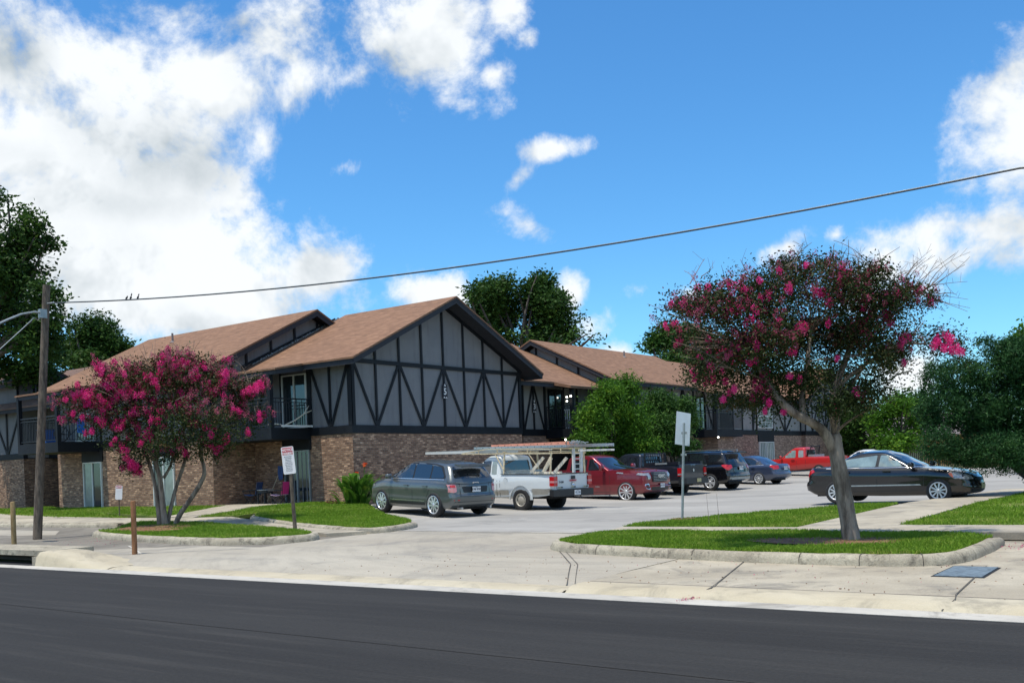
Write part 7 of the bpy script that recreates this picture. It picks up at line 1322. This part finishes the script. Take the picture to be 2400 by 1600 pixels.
# outdoor chairs and white things on the plaque 3 balcony
t = thing('plastic_chair', 'white plastic chair inside the balcony next to plaque 3', 'chair', (-27.1, 41.0, 3.47), R(-40)); mb = MB(); mb.box(-.24, .24, -.24, .24, .40, .44); mb.build('seat', 'white', t); mb = MB(); [mb.box(-.26, -.23, -.22 + i * .1, -.16 + i * .1, .45, .9) for i in range(5)]; mb.box(-.265, -.225, -.25, .25, .9, .95); mb.build('backrest', 'white', t)
for x, y in ((-.2, -.2), (.2, -.2), (-.2, .2), (.2, .2)): m = MB(); m.bar((x, y, 0), (x, y, .4), .04, .04); m.build('leg', 'white', t)
# utility box lid, iron cover, dark disc, inlet
t = thing('utility_box', 'grey blue rectangular utility box lid set in the pavement on the right', 'utility box', (-3.2, 13.75, zg(-3.2, 13.75))); mb = MB(); Q = [(-.27, -.5), (-.27, .5), (.26, .5), (.28, -.5)]
def zz(x, y): return zg(x - 3.2, y + 13.75) - zg(-3.2, 13.75)
mb.prism([(x * 1.12, y * 1.06, zz(x, y) + .004) for x, y in Q], (0, 0, .008)); mb.build('rim', 'dark', t); mb = MB(); mb.prism([(x, y, zz(x, y) + .0125) for x, y in Q], (0, 0, .008)); mb.build('lid', 'bluelid', t)
for (x, y, r_, lb) in ((-16.1, 14.3, .33, 'round iron cover in the driveway apron'), (-25.6, 12.55, .8, 'large flat dark disc in the paving beside the tan bollard')):  # second one is a plain dark disc laid flush with the paving
    t = thing('ground_disc', lb, 'manhole cover', (x, y, zg(x, y) - (.05 if x > -19 else 0) + .012)); mb = MB(); mb.lathe([(0, .004), (r_ * .88, .004)], None, 24); mb.build('cover', 'rimback', t); mb = MB(); mb.lathe([(r_ * .89, .003), (r_, .003), (r_, -.01)], None, 24); mb.build('ring', 'joint', t)
t = thing('storm_inlet', 'concrete kerb inlet with a long black opening at the left edge of the road', 'storm drain', (-20.9, 11.2, 0)); mb = MB(); mb.box(-18, 0, .12, 1.25, .185, .30); mb.box(-.22, .0, -.03, 1.25, 0, .184); mb.box(-18, -.22, 1.0, 1.25, 0, .184); mb.build('hood', 'kerb', t); mb = MB(); mb.box(-18, -.22, -.1, 1.0, -.04, .004); mb.build('throat', 'dark', t)
mb = MB(); pr = [(0, 0), (.04, .16), (.12, .24), (.3, .26), (.9, .25), (1.3, .1)]; xs = [(-20.88, 1.15), (-20.4, 1.1), (-19.9, .9), (-19.4, .55), (-18.8, .25), (-18.2, .14)]
mb.add([(x, 11.1 + a, b * s_ + .004) for x, s_ in xs for a, b in pr], [(i * 6 + j, i * 6 + j + 1, (i + 1) * 6 + j + 1, (i + 1) * 6 + j) for i in range(5) for j in range(5)], 0, True); struct(mb.build('road_kerb', 'yconc'))
# fallen petals and litter
r = np.random.default_rng(8); P = []
for cx, cy, sx, sy, n in ((-3.0, 16.9, .35, .25, 260), (-5.72, 11.18, .05, .18, 60), (-4.2, 15.0, .5, .3, 60), (-5.6, 13.6, 2.0, .9, 40), (-24.5, 15.0, 1.0, .5, 120)):
    P.append(np.stack([r.normal(cx, sx, n), r.normal(cy, sy, n)], 1))
P = np.concatenate(P); Z = np.array([zg(a, b) + .022 for a, b in P]); C_ = np.column_stack([P, Z]); tag(quads('petals', leaves(C_, 1, .003, .022, .018, seed=3, flat=.15), 'pink2'), 'scattered fallen pink petals on the concrete', 'petals', kind='stuff')
P = np.stack([r.uniform(-14, -1, 300), r.uniform(11.3, 14.4, 300)], 1); C_ = np.column_stack([P, [zk(a, b) + .012 for a, b in P]]); tag(quads('leaf_litter', leaves(C_, 1, .002, .03, .018, seed=4, flat=.1), 'mulch'), 'small dry leaves and bits scattered over the pavement', 'leaf litter', kind='stuff')
mb = MB()
for x, y in ((-9.3, 19.0), (-9.1, 19.05)): mb.tube([(x, y, .3), (x - .02, y, .65), (x - .05, y + .02, 1.0)], [.005, .004, .002], 4)
tag(mb.build('weed_stalks', 'twig'), 'two thin dry stalks standing in the grass strip right of the blank sign', 'weed')
